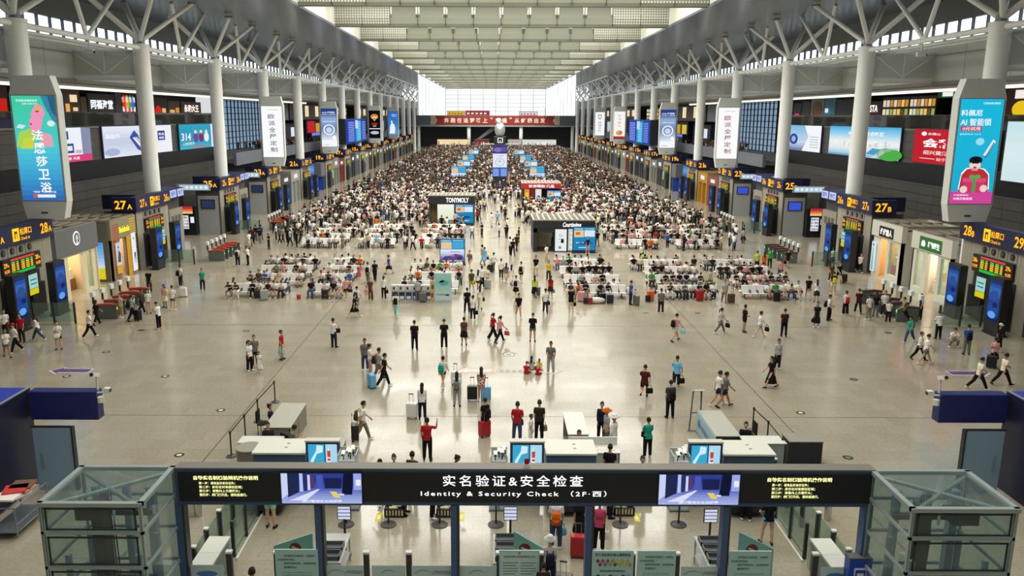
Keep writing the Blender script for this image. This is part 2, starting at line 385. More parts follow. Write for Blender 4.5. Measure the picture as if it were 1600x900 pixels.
# ================================================================ SIGNS, BOOTHS, SHOPS
def hall_board(mb, sg, xa, y0, y1, z0, z1, layer=.012):
    return Board(mb, (sg * xa, y0 if sg < 0 else y1, z0), (0, -sg, 0), (0, 0, 1), y1 - y0, z1 - z0, layer)
def cam_board(mb, x0, x1, y, z0, z1, layer=.008):
    return Board(mb, (x0, y, z0), (1, 0, 0), (0, 0, 1), x1 - x0, z1 - z0, layer)
SIDE = {-1: 'left', 1: 'right'}
ORD = ['nearest', 'second', 'third', 'fourth', 'fifth', 'sixth', 'seventh', 'eighth', 'ninth', 'tenth', 'eleventh', 'twelfth', 'thirteenth', 'fourteenth']
STONE = brickmat('booth_stone', '#a39d8c', '#989281', '#6f6a5d', 1.7, 6, .02, .35, .5, axes='YZ', offset=0, noise=.06)
NAVY = '#131a45'; AMBER = '#f6a81c'
def digits(B, num, suf, u, v, h, align):
    w = h * B.h / B.w
    B.text(str(num), u, v, h, AMBER, NEON, bold=.02, align=align)
    g, _ = textgeo(str(num), .02); r = (g[:, 0].max() - g[:, 0].min()) / (g[:, 1].max() - g[:, 1].min()) * w
    x = {'L': u + r, 'C': u + r / 2, 'R': u}[align] + w * .08
    B.text(suf, x, v - h * .2, h * .58, AMBER, NEON, bold=.02, align='L')
BOOTH = {}
for k in range(14):
    y0 = 46.6 if k == 0 else CY[k] - (5.76 if k == 1 else 3.6); L = 7.1 if k == 0 else 6.7
    BOOTH[k] = (y0, y0 + L)
for sg in (-1, 1):
    S = SIDE[sg]; suf = 'AB'[sg > 0]
    for k in range(14):
        y0, y1 = BOOTH[k]; near, far = 29 - 2 * k, 28 - 2 * k; XF = 30.6
        t = thing('ticket_gate_booth', 'beige stone ticket gate booth under the amber %d%s sign' % (near if k else far, suf), 'booth', (sg * XF, (y0 + y1) / 2, 0))
        q = Matrix.Translation((-sg * XF, -(y0 + y1) / 2, 0))
        def put(mb, name, par=t, smooth=False, lab=None):
            o = mb.build(name, par, smooth=smooth)
            if par is t: o.location = (-sg * XF, -(y0 + y1) / 2, 0)
            if lab: o['label'] = lab
            return o
        m = MB().use(STONE).box(sg * XF, sg * (XF + 2.6), y0, y1, 0, 4.95)
        m.use(PAINT, '#4e4c47').box(sg * XF, sg * (XF + 2.6), y0 - .04, y0, 0, 4.95); put(m, 'body')
        m = MB().use(PAINT, NAVY).box(sg * (XF - .25), sg * (XF + .4), y0 - .1, y1 + .1, 4.9, 6.1)
        m.use(PAINT, NAVY).box(sg * (XF - .25), sg * (XF + 1.8), y0 - .4, y0 - .1, 4.9, 6.1)
        m.use(PAINT, '#0c1030').box(sg * (XF + .4), sg * (XF + 3.2), y0 + 1, y0 + 1.4, 5.0, 6.2)
        sb = put(m, 'sign_box', lab='navy illuminated sign box')
        m = MB(); B = hall_board(m, sg, XF - .27, y0, y1, 4.9, 6.1)
        a, c = (near, far) if sg < 0 else (far, near)
        digits(B, a, suf, .05, .52, .56, 'L'); digits(B, c, suf, .80, .52, .56, 'L')
        B.rect(.36, .18, .46, .84, '#f9b61e', NEON); B.lay().rect(.385, .3, .40, .7, '#3a2d0a', PAINT).rect(.42, .3, .43, .7, '#3a2d0a').circ(.41, .62, .012, .07, '#3a2d0a')
        B.text('检票口', .56, .62, .36, AMBER, NEON, bold=.02).text('Check in', .545, .26, .17, AMBER, NEON)
        B2 = Board(m, (sg * (XF - .25) if sg > 0 else sg * (XF + 1.8), y0 - .42, 4.9), (1, 0, 0), (0, 0, 1), 2.05, 1.2, .012)
        digits(B2, near, suf, .14, .5, .6, 'L'); m.build('lettering', sb)
        # departure board
        m = MB().use(PAINT, '#14151a').box(sg * (XF - .18), sg * XF, y0 + 1.35, y1 - 1.6, 3.05, 4.15)
        B = hall_board(m, sg, XF - .19, y0 + 1.35, y1 - 1.6, 3.05, 4.15)
        if k < 7:
            B.rect(.2, .83, .82, .95, '#e0483e', DISP).rect(.2, .05, .82, .2, '#25c04a', DISP)
            for r_ in range(5):
                for c_ in range(5):
                    wv = .09 if c_ in (0, 2, 3) else .06
                    B.rect(.21 + c_ * .125, .25 + r_ * .112, .21 + c_ * .125 + wv, .33 + r_ * .112, '#f2c62a' if r_ < 4 else '#55d060', DISP)
            B.lay()
            digits(B, a, suf, .015, .68, .26, 'L'); digits(B, c, suf, .84, .68, .26, 'L')
            B.text('检票', .085, .33, .2, '#ef8a1c', NEON, bold=.02, w=.13).text('检票', .91, .33, .2, '#ef8a1c', NEON, bold=.02, w=.13)
        else:
            B.rect(.1, .3, .9, .9, '#d9b428', DISP).rect(.1, .08, .9, .28, '#25b04a', DISP)
        put(m, 'departure_board', lab='black LED board with amber, red and green rows')
        if k < 5:
            for i in range(4):
                m = MB().use(PAINT, '#8d887a').box(sg * (XF - .04), sg * XF, y0 + 1.3 + i * .95, y0 + 2.15 + i * .95, 4.2, 4.85)
                m.use(PAINT, '#23231f').tube([(sg * (XF - .1), y0 + 1.72 + i * .95, 4.53), (sg * (XF - .02), y0 + 1.72 + i * .95, 4.53)], .2, 16)
                m.use(PAINT, '#55534b').tube([(sg * (XF - .12), y0 + 1.72 + i * .95, 4.53), (sg * (XF - .1), y0 + 1.72 + i * .95, 4.53)], .11, 12)
                put(m, 'air_nozzle')
        m = MB().use(PAINT, '#191a1b').box(sg * (XF - .06), sg * XF, y0 + 1.1, y1 - 1.7, 0, 2.95)
        m.use(PAINT, '#2b2c2d').box(sg * (XF - .55), sg * XF, y0 + 1.6, y0 + 3.1, .2, 2.8).box(sg * (XF - .5), sg * XF, y0 + 3.6, y1 - 2.0, .2, 2.2)
        put(m, 'doorway', lab='dark recessed gate doorway')
        if k < 6:
            m = MB(); B = hall_board(m, sg, XF - .56, y0 + 3.2, y0 + 4.2, 1.6, 2.9)
            B.rect(0, .3, 1, 1, '#9fd0c8', DISP).rect(0, 0, 1, .28, '#d8c818', DISP); B.lay().rect(.15, .5, .85, .56, '#3a6f80').rect(.15, .7, .85, .76, '#3a6f80'); put(m, 'notice')
        # two advertising totems in front
        if k < 5:
            for ti, yt in enumerate((y0 - .1, y1 - 2.7)):
                w = thing('advertising_totem', 'black totem with a blue lit screen before gate %d%s, %s the departure board' % (near if k else far, suf, 'nearer than' if ti == 0 else 'farther than'), 'advertising totem', (sg * 29.3, yt, 0), 0, 'totems by the ticket gates')
                m = MB().use(PAINT, '#1c1d20').box(-.25, .25, 0, 1.35, 0, 3.5).use(PAINT, '#101113').box(-.3, .3, -.05, 1.4, 0, .12); m.build('case', w)
                m = MB(); B = Board(m, (-sg * .26, 0 if sg < 0 else 1.35, .3), (0, -sg, 0), (0, 0, 1), 1.35, 3.1, .006)
                B.grad(.1, .18, .9, .97, ['#101a3e', '#1f4f9c', '#2c3d86', '#3d6cc0', '#142656'], 12, DISP); B.lay().circ(.5, .68, .3, .1, '#30518f', DISP).circ(.45, .3, .28, .07, '#6ba0e6', DISP).circ(.62, .5, .18, .05, '#182a5e', DISP)
                m.build('screen', w)
# green-glass fences beside the two nearest pairs of gates
def glass_fence(pts, h, label, name='glass_barrier', cat='barrier', posts=True, pw=.05, cap=False, grp=None):
    t = thing(name, label, cat, (0, 0, 0), 0, grp)
    P = [Vector((*p, 0)) for p in pts]
    for i in range(len(P) - 1):
        d = (P[i + 1] - P[i]); n = Vector((-d.y, d.x, 0)).normalized() * .012
        MB().use(GLASS).obox((P[i] + P[i + 1]) / 2 + Vector((0, 0, h * .52)), d * .48, n, Vector((0, 0, h * .44))).build('pane', t)
    for p in P:
        m = MB().use(PAINT, '#2f3233').box(p.x - pw, p.x + pw, p.y - pw, p.y + pw, 0, h)
        if cap: m.use(PAINT, '#d8d8d0').box(p.x - pw * 1.15, p.x + pw * 1.15, p.y - pw * 1.15, p.y + pw * 1.15, h, h + .05)
        m.build('post', t)
    return t
for sg in (-1, 1):
    for k, yb in ((0, 49.1), (1, 69.7), (2, 90.0)):
        glass_fence([(sg * x, yb) for x in (27.0, 28.3, 29.6, 30.5)], 1.35, 'green glass fence of three panes across the front of gate %d%s' % (29 - 2 * k, 'AB'[sg > 0]), grp='glass fences by the ticket gates')
    for k, ys in ((0, [50.3 + 1.25 * i for i in range(5)]), (1, [71.4 + 1.15 * i for i in range(5)]), (2, [91.5 + 1.2 * i for i in range(5)])):
        for i, y in enumerate(ys):
            top = '#c8402a' if sg < 0 else '#5a3128'
            t = thing('turnstile', '%s topped ticket turnstile at gate %d%s, %s from the near end' % ('red' if sg < 0 else 'maroon', 29 - 2 * k, 'AB'[sg > 0], ORD[i] if i else 'first'), 'turnstile', (sg * 25.6, y, 0), 0, 'ticket turnstiles on the ' + SIDE[sg])
            m = MB().use(SATIN, '#6f7a78').box(-.7, .7, -.09, .09, 0, .9); m.build('cabinet', t, bevel=.02)
            m = MB().use(PAINT, top).prism([(-.74, -.12, .9), (.74, -.12, .9), (.74, -.12, .96), (.2, -.12, 1.02), (-.74, -.12, .96)], (0, .24, 0)); m.build('top', t)
            m = MB().use(PAINT, '#2b2d2c').box(sg * .72, sg * .82, -.05, .05, .98, 1.5).use(PAINT, '#dfe8e2').box(sg * .66, sg * .86, -.2, .2, 1.45, 1.75); m.build('reader', t)
            m = MB().use(mat('green_lamp', '#39e06a', emit=2.0)).box(-sg * .7, -sg * .72, -.04, .04, .62, .78); m.build('signal_lamp', t)
            m = MB().use(GLASS).box(-.25, .25, .16, .6, .3, .95); m.build('flap', t)
# advertising boxes round the columns
def column_box(sg, k, draw, label):
    y = CY[k]; t = thing('column_lightbox', label, 'light box', (sg * 30.2, y - 1.15, 6.1), 0, 'light boxes on the columns')
    m = MB().use(PAINT, '#d3d5cf')
    pr = [(-1.22, 0), (1.2, 0), (1.48, 1.15), (1.52, 7.9), (1.2, 9.1), (-1.16, 9.1), (-1.5, 7.9), (-1.46, 1.15)]
    m.prism([(x, 0, z) for x, z in pr], (0, .75, 0)); m.build('case', t)
    m = MB().use(PAINT, '#8e908c').box(-1.42, 1.42, -.02, 0, 1.15, 7.9); B = cam_board(m, -1.37, 1.37, -.03, 1.2, 7.85, .01); draw(B); m.build('picture', t)
    MB().use(PAINT, '#33332f').box(-.25, .15, -.03, 0, .35, .45).build('vent', t)
def ad_teal(B):
    B.grad(0, 0, 1, 1, ['#2f62b4', '#3fa3d2', '#4cc8d8', '#49cdb4', '#3fcaa4'], 20, DISP); B.lay()
    B.poly([(0, .52), (.1, .66), (.42, .7), (.5, .6), (.3, .5)], '#a6d458', DISP).poly([(.1, .5), (.2, .6), (.42, .62), (.4, .5)], '#cfd640', DISP).poly([(.5, .5), (.56, .6), (.86, .62), (.9, .52)], '#86c8b4', DISP).poly([(.68, 1), (.8, .86), (.9, .78), (1, .74), (1, 1)], '#3a86a8', DISP).poly([(.84, 1), (.9, .86), (1, .8), (1, 1)], '#234a6e', DISP)
    B.lay().poly([(.42, .83), (.48, .88), (.58, .93), (.7, .9), (.76, .84), (.7, .8), (.66, .74), (.6, .67), (.44, .64), (.38, .66), (.4, .7), (.34, .72), (.38, .75), (.36, .77), (.42, .79)], '#f095bc', DISP).poly([(.58, .6), (.62, .66), (.86, .63), (.84, .52), (.6, .53)], '#e9a0b0', DISP)
    B.lay().poly([(.52, .86), (.6, .9), (.68, .87), (.62, .85)], '#e0b83c', DISP).circ(.58, .855, .05, .008, '#5a2a50', DISP).circ(.4, .735, .03, .01, '#c8407c', DISP).poly([(.05, .7), (.12, .735), (.28, .72), (.2, .69)], '#cfe6ea', DISP).circ(.87, .74, .09, .028, '#dfeaf0', DISP)
    B.lay().text('学高级自格新显示', .36, .955, .024, '#e9fff4', DISP, w=.5).text('全国 500家专卖', .42, .925, .016, '#e9fff4', DISP, w=.36)
    for i, ch in enumerate('法恩莎卫浴'): B.text(ch, .52 + .02 * i, .63 - i * .125, .1, '#ffffff', DISP, w=.27, bold=.02)
    B.text('“搜索”·TMALL天猫', .55, .085, .02, '#e8f2ff', DISP, w=.55); B.rect(.28, .03, .8, .06, '#e8eef8', DISP); B.lay().rect(.28, .03, .38, .06, '#e05a2a', DISP)
def ad_lock(B):
    B.grad(0, 0, 1, 1, ['#20a8cc', '#1fb4d8', '#18b8da'], 6, DISP); B.lay().rect(0, 0, 1, .12, '#d0479a', DISP)
    B.lay().text('科佩尼', .28, .87, .06, '#eefaff', DISP, w=.5, bold=.02).text('AI 智能锁', .4, .785, .07, '#eefaff', DISP, w=.72, bold=.015).rect(.06, .70, .56, .745, '#c23a55', DISP)
    B.lay().text('0元试用', .31, .722, .035, '#ffe8f0', DISP, w=.42, bold=.02).text('智能更安全 CO-FI', .3, .67, .014, '#dff6ff', DISP, w=.5).text('COPENNI', .62, .96, .018, '#eefaff', DISP, w=.2).text('科佩尼', .82, .96, .02, '#eefaff', DISP, w=.2)
    B.poly([(.66, .47), (.74, .46), (.92, .6), (.85, .62)], '#e8eef2', DISP).poly([(.7, .45), (.74, .45), (.9, .58), (.87, .6)], '#234a78', DISP).circ(.55, .6, .1, .035, '#9fdcf0', DISP)
    # a man in a red sweater holding a gift box
    B.poly([(.16, .14), (.2, .3), (.3, .345), (.42, .35), (.6, .35), (.74, .34), (.86, .29), (.9, .14)], '#f6fbff', DISP)
    B.lay().poly([(.18, .12), (.21, .28), (.32, .335), (.45, .345), (.6, .345), (.72, .33), (.84, .28), (.87, .12)], '#b93038', DISP).circ(.5, .385, .14, .06, '#f0d3c8', DISP).rect(.43, .32, .58, .35, '#ecc8ba', DISP)
    B.lay().circ(.5, .425, .155, .035, '#15161c', DISP).poly([(.345, .42), (.38, .38), (.40, .425)], '#15161c', DISP).poly([(.655, .42), (.62, .38), (.60, .425)], '#15161c', DISP)
    B.circ(.45, .392, .02, .005, '#2a201e', DISP).circ(.55, .392, .02, .005, '#2a201e', DISP).circ(.5, .352, .04, .01, '#9c3a3a', DISP)
    B.rect(.27, .11, .78, .22, '#c83a68', DISP).rect(.25, .21, .8, .25, '#d9507c', DISP)
    B.lay().rect(.49, .11, .56, .25, '#3aa648', DISP).circ(.46, .265, .07, .018, '#3fb34e', DISP).circ(.59, .265, .07, .018, '#3fb34e', DISP).circ(.29, .14, .09, .035, '#f0d0c4', DISP).circ(.76, .15, .09, .035, '#f0d0c4', DISP)
    B.text('科佩尼智能锁', .3, .05, .025, '#ffffff', DISP, w=.45).text('天猫旗舰店', .25, .085, .015, '#ffffff', DISP, w=.35)
def ad_white(chars, col, top='OPPEIN 欧派'):
    def d(B):
        B.rect(0, 0, 1, 1, '#fbfbfc', DISP); B.lay().text(top, .55, .93, .02, '#8a8f98', DISP, w=.5)
        for i, ch in enumerate(chars): B.text(ch, .47 + .012 * i, .8 - i * .13, .095, col, DISP, w=.33)
    return d
def ad_blue(B):
    B.rect(0, 0, 1, 1, '#f4f7fb', DISP); B.lay().grad(0, .72, 1, 1, ['#9fb6dc', '#31508f', '#203c86'], 6, DISP).grad(0, .18, 1, .72, ['#dfe6f2', '#5d7fb4', '#8fb0d8'], 8, DISP)
    B.lay().circ(.5, .45, .38, .14, '#e8eef6', DISP); B.lay().circ(.5, .45, .28, .105, '#6d86b0', DISP); B.lay().circ(.5, .44, .2, .075, '#c9d6e8', DISP).circ(.82, .24, .14, .05, '#ffffff', DISP)
    B.text('A.O.史密斯', .5, .9, .05, '#ffffff', DISP, w=.85, bold=.02).text('热水器，全球品质', .5, .85, .02, '#ffffff', DISP, w=.85).text('安静舒适 恒温沐浴', .5, .66, .035, '#eef4ff', DISP, w=.8).text('A.O.SMITH', .3, .05, .02, '#4a5a80', DISP, w=.4)
def ad_black(B):
    B.rect(0, 0, 1, 1, '#0e0e12', DISP); B.lay().circ(.5, .78, .34, .1, '#e0902c', DISP).poly([(.22, .8), (.5, .62), (.78, .8)], '#f2d8a8', DISP)
    B.lay().circ(.36, .82, .06, .015, '#1a1208', DISP).circ(.64, .82, .06, .015, '#1a1208', DISP).circ(.5, .7, .08, .02, '#30180a', DISP).text('CBD', .5, .52, .07, '#d8352c', DISP, w=.6, bold=.03).text('家居', .5, .44, .04, '#f0f0f0', DISP, w=.3)
    B.rect(0, .33, 1, .36, '#e8e8ea', DISP).circ(.5, .2, .38, .06, '#b9c4d8', DISP)
def ad_azure(B):
    B.grad(0, 0, 1, 1, ['#5aa2dc', '#2f7cc8', '#2a67b8'], 8, DISP); B.lay().circ(.35, .56, .1, .05, '#f3e3da', DISP).poly([(.12, .05), (.2, .4), (.35, .52), (.6, .45), (.72, .3), (.66, .05)], '#e9f3fb', DISP).text('新品上市', .62, .86, .05, '#ffffff', DISP, w=.55).text('智净生活', .62, .79, .03, '#ffffff', DISP, w=.55)
def ad_crest(B):
    B.rect(0, 0, 1, 1, '#f6f7f9', DISP); B.lay().poly([(.3, .9), (.7, .9), (.7, .76), (.5, .68), (.3, .76)], '#6d7078', DISP); B.lay().poly([(.36, .87), (.64, .87), (.64, .77), (.5, .72), (.36, .77)], '#f6f7f9', DISP).rect(.48, .72, .52, .87, '#6d7078', DISP)
    for i, ch in enumerate('西湖龙井'): B.text(ch, .5, .55 - i * .12, .09, '#6f9a94', DISP, w=.35)
def ad_fire(B):
    B.rect(0, 0, 1, 1, '#f7f5f2', DISP); B.lay().grad(0, 0, 1, .1, ['#8f2020', '#c03a34'], 3, DISP).circ(.5, .22, .3, .08, '#d8903c', DISP).circ(.4, .26, .12, .06, '#e8b860', DISP).circ(.62, .25, .12, .06, '#c23a2c', DISP)
    for i, ch in enumerate('金汤肥牛'): B.text(ch, .5, .85 - i * .13, .07, '#b08a70', DISP, w=.28)
column_box(-1, 0, ad_teal, 'teal column light box with a pink face and white characters above gate 28A')
column_box(1, 0, ad_lock, 'sky blue column light box with a man in red holding a gift box')
column_box(-1, 3, ad_white('欧派全屋定制', '#5d626c'), 'white light box with one column of grey characters above gate 23A')
column_box(1, 3, ad_white('欧派全屋定制', '#94505c'), 'white light box with one column of maroon characters above gate 23B')
column_box(-1, 5, ad_blue, 'blue and white water heater light box above gate 19A')
column_box(1, 5, ad_blue, 'blue and white water heater light box above gate 19B')
column_box(-1, 8, ad_black, 'black light box with an orange big cat face on the left columns')
column_box(1, 8, ad_fire, 'white light box with a dish of food and red foot on the right')
column_box(-1, 10, ad_azure, 'azure light box with a white figure, far along the left columns')
column_box(1, 10, ad_crest, 'white light box with a grey shield, far along the right columns')
# billboards on the mezzanine fronts
def billboard(sg, y0, y1, z0, z1, draw, label):
    t = thing('billboard', label, 'billboard', (sg * 39.9, (y0 + y1) / 2, z0), 0, 'billboards on the upper fronts')
    m = MB().use(PAINT, '#2c3348').box(-.12, .1, -(y1 - y0) / 2 - .08, (y1 - y0) / 2 + .08, -.08, z1 - z0 + .08); m.build('frame', t)
    m = MB(); h = (y1 - y0) / 2
    B = Board(m, (-sg * .14, -h if sg < 0 else h, 0), (0, -sg, 0), (0, 0, 1), y1 - y0, z1 - z0, .015); draw(B); m.build('picture', t)
def bb_phone(B):
    B.rect(0, .2, 1, 1, '#eef2f8', DISP).rect(.82, .2, 1, 1, '#27337c', DISP).rect(0, 0, 1, .2, '#d9447c', DISP); B.lay().rect(.45, .66, .58, .9, '#3c4f98', DISP).rect(.5, .26, .66, .54, '#3a4a90', DISP).circ(.3, .6, .15, .12, '#d5deea', DISP).text('居然之家 天猫', .55, .1, .09, '#ffffff', DISP, w=.4)
    B.lay().rect(.53, .33, .63, .47, '#e8ecf4', DISP).rect(.68, .24, .8, .34, '#c9b8c8', DISP)
def bb_shoe(B):
    B.rect(0, 0, 1, 1, '#eef1f8', DISP); B.lay().grad(0, .03, .55, .97, ['#dfe5f2', '#c3cde4', '#e6ebf5'], 8, DISP)
    B.lay().poly([(.34, .62), (.41, .86), (.46, .7), (.5, .4), (.66, .14), (.62, .08), (.5, .1), (.44, .2), (.38, .45)], '#46549c', DISP).circ(.1, .17, .1, .12, '#aab6d4', DISP)
    B.lay().poly([(.38, .6), (.41, .62), (.56, .16), (.52, .14)], '#e8ecf6', DISP).poly([(.42, .62), (.44, .62), (.6, .14), (.58, .12)], '#dfe4f2', DISP).rect(.76, .45, .88, .8, '#3a4690', DISP).text('自在行', .12, .68, .14, '#ffffff', DISP, w=.18, bold=.02)
    B.lay().text('新品', .82, .68, .1, '#ffffff', DISP, w=.09).rect(.78, .5, .86, .58, '#c8cfe4', DISP)
def bb_teal(B):
    B.grad(0, 0, 1, 1, ['#48b4d0', '#2d98bc', '#3aa5c4'], 8, DISP); B.lay().rect(.86, 0, 1, 1, '#eef4fa', DISP)
    for i, c in enumerate(('#6c4f98', '#7a3a68', '#e8eef8')): B.circ(.42 + i * .15, .45, .07, .2, c, DISP).circ(.42 + i * .15, .68, .04, .08, '#e8d8c8', DISP)
    B.lay().text('314', .16, .5, .3, '#ffffff', DISP, w=.24, bold=.02, ital=.15).text('心动好物节', .22, .22, .12, '#f6f0d0', DISP, w=.3).rect(.3, .05, .7, .1, '#e06060', DISP)
def bb_drone(B):
    B.grad(0, 0, 1, 1, ['#5a6ea0', '#c6dcee', '#9fcbe8', '#7fb8e0'], 10, DISP); B.lay().poly([(.52, 0), (.68, .55), (.56, 1), (1, 1), (1, 0)], '#f4f7fb', DISP).circ(.27, .45, .12, .22, '#34489a', DISP).poly([(.4, .45), (.7, .66), (.6, .42), (.44, .38)], '#c3cede', DISP)
    B.lay().circ(.27, .45, .06, .12, '#9fb4e0', DISP)
    for i in range(5): B.rect(.72, .15 + i * .1, .95, .19 + i * .1, '#c3ccd8', DISP)
def bb_city(B):
    B.grad(0, 0, 1, 1, ['#7fb8d8', '#dfe9ea', '#eef2f0', '#9bd3ec', '#3fb0e2'], 14, DISP); B.lay().circ(.88, .16, .16, .2, '#4fae4a', DISP).poly([(.58, .12), (.66, .32), (.8, .3), (.7, .1)], '#4d9ccb', DISP).poly([(.64, .0), (.78, .3), (.98, .4), (1, .36), (.84, .22), (.72, 0)], '#c9d2d4', DISP)
    random.seed(3)
    for i in range(26):
        u = random.uniform(.02, .95); B.rect(u, .35, u + .025, .42 + random.random() * .14, random.choice(['#e2e6e8', '#c7cfd6', '#d7c9c6', '#f6f6f4']), DISP)
    B.lay().text('未来之城 生态新区', .55, .78, .13, '#ffffff', DISP, w=.5, bold=.02).rect(.0, .0, .4, .06, '#6fa8cc', DISP)
def bb_red(B):
    B.rect(0, 0, 1, 1, '#c0242e', DISP); B.lay().text('会稽山', .42, .6, .27, '#ffffff', DISP, w=.6, bold=.03).text('绍兴黄酒 国酿传承', .47, .32, .13, '#f6dcd8', DISP, w=.66, bold=.02).text('始于1743年', .47, .14, .1, '#f6dcd8', DISP, w=.3).rect(.1, .13, .3, .15, '#f6dcd8', DISP).rect(.64, .13, .9, .15, '#f6dcd8', DISP).circ(.13, .87, .035, .06, '#ffffff', DISP).text('会稽山', .26, .87, .07, '#ffffff', DISP, w=.16)
def bb_mint(B):
    B.grad(0, 0, 1, 1, ['#cfe6e6', '#d8ecec', '#c4e2ea'], 6, DISP); B.lay().poly([(.86, 0), (.97, .4), (1, .35), (1, 0)], '#4c8d5c', DISP).circ(.92, .1, .06, .07, '#eef3e8', DISP).circ(.95, .24, .05, .05, '#5d9c54', DISP)
billboard(-1, 69.5, 79.4, 8.5, 11.6, bb_phone, 'billboard with blue appliances and a pink foot, on the left upper front')
billboard(-1, 81.9, 99.4, 8.5, 11.6, bb_shoe, 'white billboard with a big blue sports shoe on the left upper front')
billboard(-1, 101.9, 115.2, 8.5, 11.6, bb_teal, 'teal billboard with three figures and 314, on the left upper front')
billboard(1, 102.2, 114.8, 8.45, 11.7, bb_drone, 'pale blue billboard with a dark blue motor on the right upper front')
billboard(1, 82.2, 99.6, 8.5, 11.75, bb_city, 'wide billboard of a green waterside city under blue sky')
billboard(1, 66.0, 79.5, 8.6, 11.7, bb_red, 'red billboard with large white characters on the right upper front')
billboard(1, 55.0, 65.3, 7.9, 12.5, bb_mint, 'tall mint billboard with green leaves at the right edge')
# shops along the mezzanine
def fascia(sg, y0, y1, z0, z1, col, label, draw=None, x=44.0, lit=False):
    t = thing('upper_shop', label, 'shop', (sg * x, (y0 + y1) / 2, z0), 0, 'upper floor shop fronts'); h = (y1 - y0) / 2
    MB().use(DISP if lit else PAINT, col).box(0, sg * .8, -h, h, 0, z1 - z0).build('front', t)
    if draw:
        m = MB(); B = Board(m, (-sg * .05, -h if sg < 0 else h, 0), (0, -sg, 0), (0, 0, 1), y1 - y0, z1 - z0, .03); draw(B); m.build('sign', t)
def fY(x, y, X): r = ray(x, y); return CAM.y + r.y * (X - CAM.x) / r.x
def T_(s_, col, u=.5, v=.5, h=.5, w=None, bg=None):
    def d(B):
        if bg: B.rect(.02, .04, .98, .96, bg, PAINT).lay()
        B.text(s_, u, v, h, col, NEON, w=w, bold=.02)
    return d
def shelves_sign(B):
    random.seed(5)
    for i in range(7):
        for j in range(3): B.rect(.03 + i * .14, .08 + j * .3, .14 + i * .14, .3 + j * .3, random.choice(['#c98a3a', '#e8c070', '#f0e0b0', '#6a4a28', '#8fae68', '#d8d0c0']), DISP)
def balls(B):
    for i, c in enumerate(('#d83028', '#e0a020', '#2fa84a', '#4a58c8')): B.circ(.18 + i * .2, .7, .13, .22, c, DISP)
    B.rect(.15, .25, .6, .5, '#d0281e', DISP)
def whites(B):
    for i in range(4):
        for j in range(3): B.rect(.05 + i * .24, .1 + j * .3, .2 + i * .24, .26 + j * .3, '#e8e6e0', DISP)
for px0, px1, z0, z1, col, lab, dr in [
        (-20, 14, 11.7, 15.2, '#5a2d20', 'brown cafe front with red sign at the left edge of the upper floor', lambda B: B.rect(.2, .3, .9, .7, '#c02418', DISP)),
        (84, 100, 11.7, 15.3, '#4a2a20', 'brown restaurant front with a red and white C sign', T_('C°', '#f0f0f0', .3, .7, .3, bg='#8a1a18')),
        (101, 126, 11.7, 15.3, '#6a5138', 'brown tea shop front with small lit signs', lambda B: B.rect(.35, .65, .8, .85, '#f3dcb0', DISP).rect(.05, .3, .3, .6, '#e0a860', DISP).rect(.5, .4, .8, .5, '#e8d0b0', DISP)),
        (127, 136, 11.7, 14.6, '#7d6044', 'narrow tan wall panel beside the grey restaurant sign', None),
        (137, 180, 11.7, 15.0, '#454648', 'grey restaurant front with four white characters on the left upper floor', T_('同福海堂', '#eceef6', .5, .66, .3, .8, '#3c3d40')),
        (181, 190, 11.7, 15.2, '#5b5c5c', 'plain grey partition beside the toy shop', None),
        (190, 213, 11.7, 15.3, '#28231f', 'toy shop front with four coloured balls on its sign', lambda B: (balls(B), whites(B))),
        (238, 262, 11.7, 14.9, '#3d2820', 'dark shop front with a red lantern sign', lambda B: B.circ(.35, .45, .2, .25, '#d02a1c', DISP).rect(.6, .2, .85, .6, '#d8b888', DISP)),
        (263, 281, 11.7, 14.6, '#7a5030', 'orange lit snack bar front', lambda B: B.rect(.1, .2, .5, .6, '#e0b070', DISP).rect(.6, .3, .9, .7, '#c89040', DISP)),
        (282, 314, 11.7, 14.6, '#4a2418', 'brown fast food front with white characters on the left upper floor', T_('永和大王', '#fff4e8', .5, .68, .36, .7, '#5e2a18')),
        (315, 330, 11.7, 15.3, '#d8dcde', 'bright white shop front beyond the fast food sign', None)]:
    fascia(-1, fY(px0, 170, -44), fY(px1, 170, -44), z0, z1, col, lab, dr, lit=(col == '#d8dcde'))
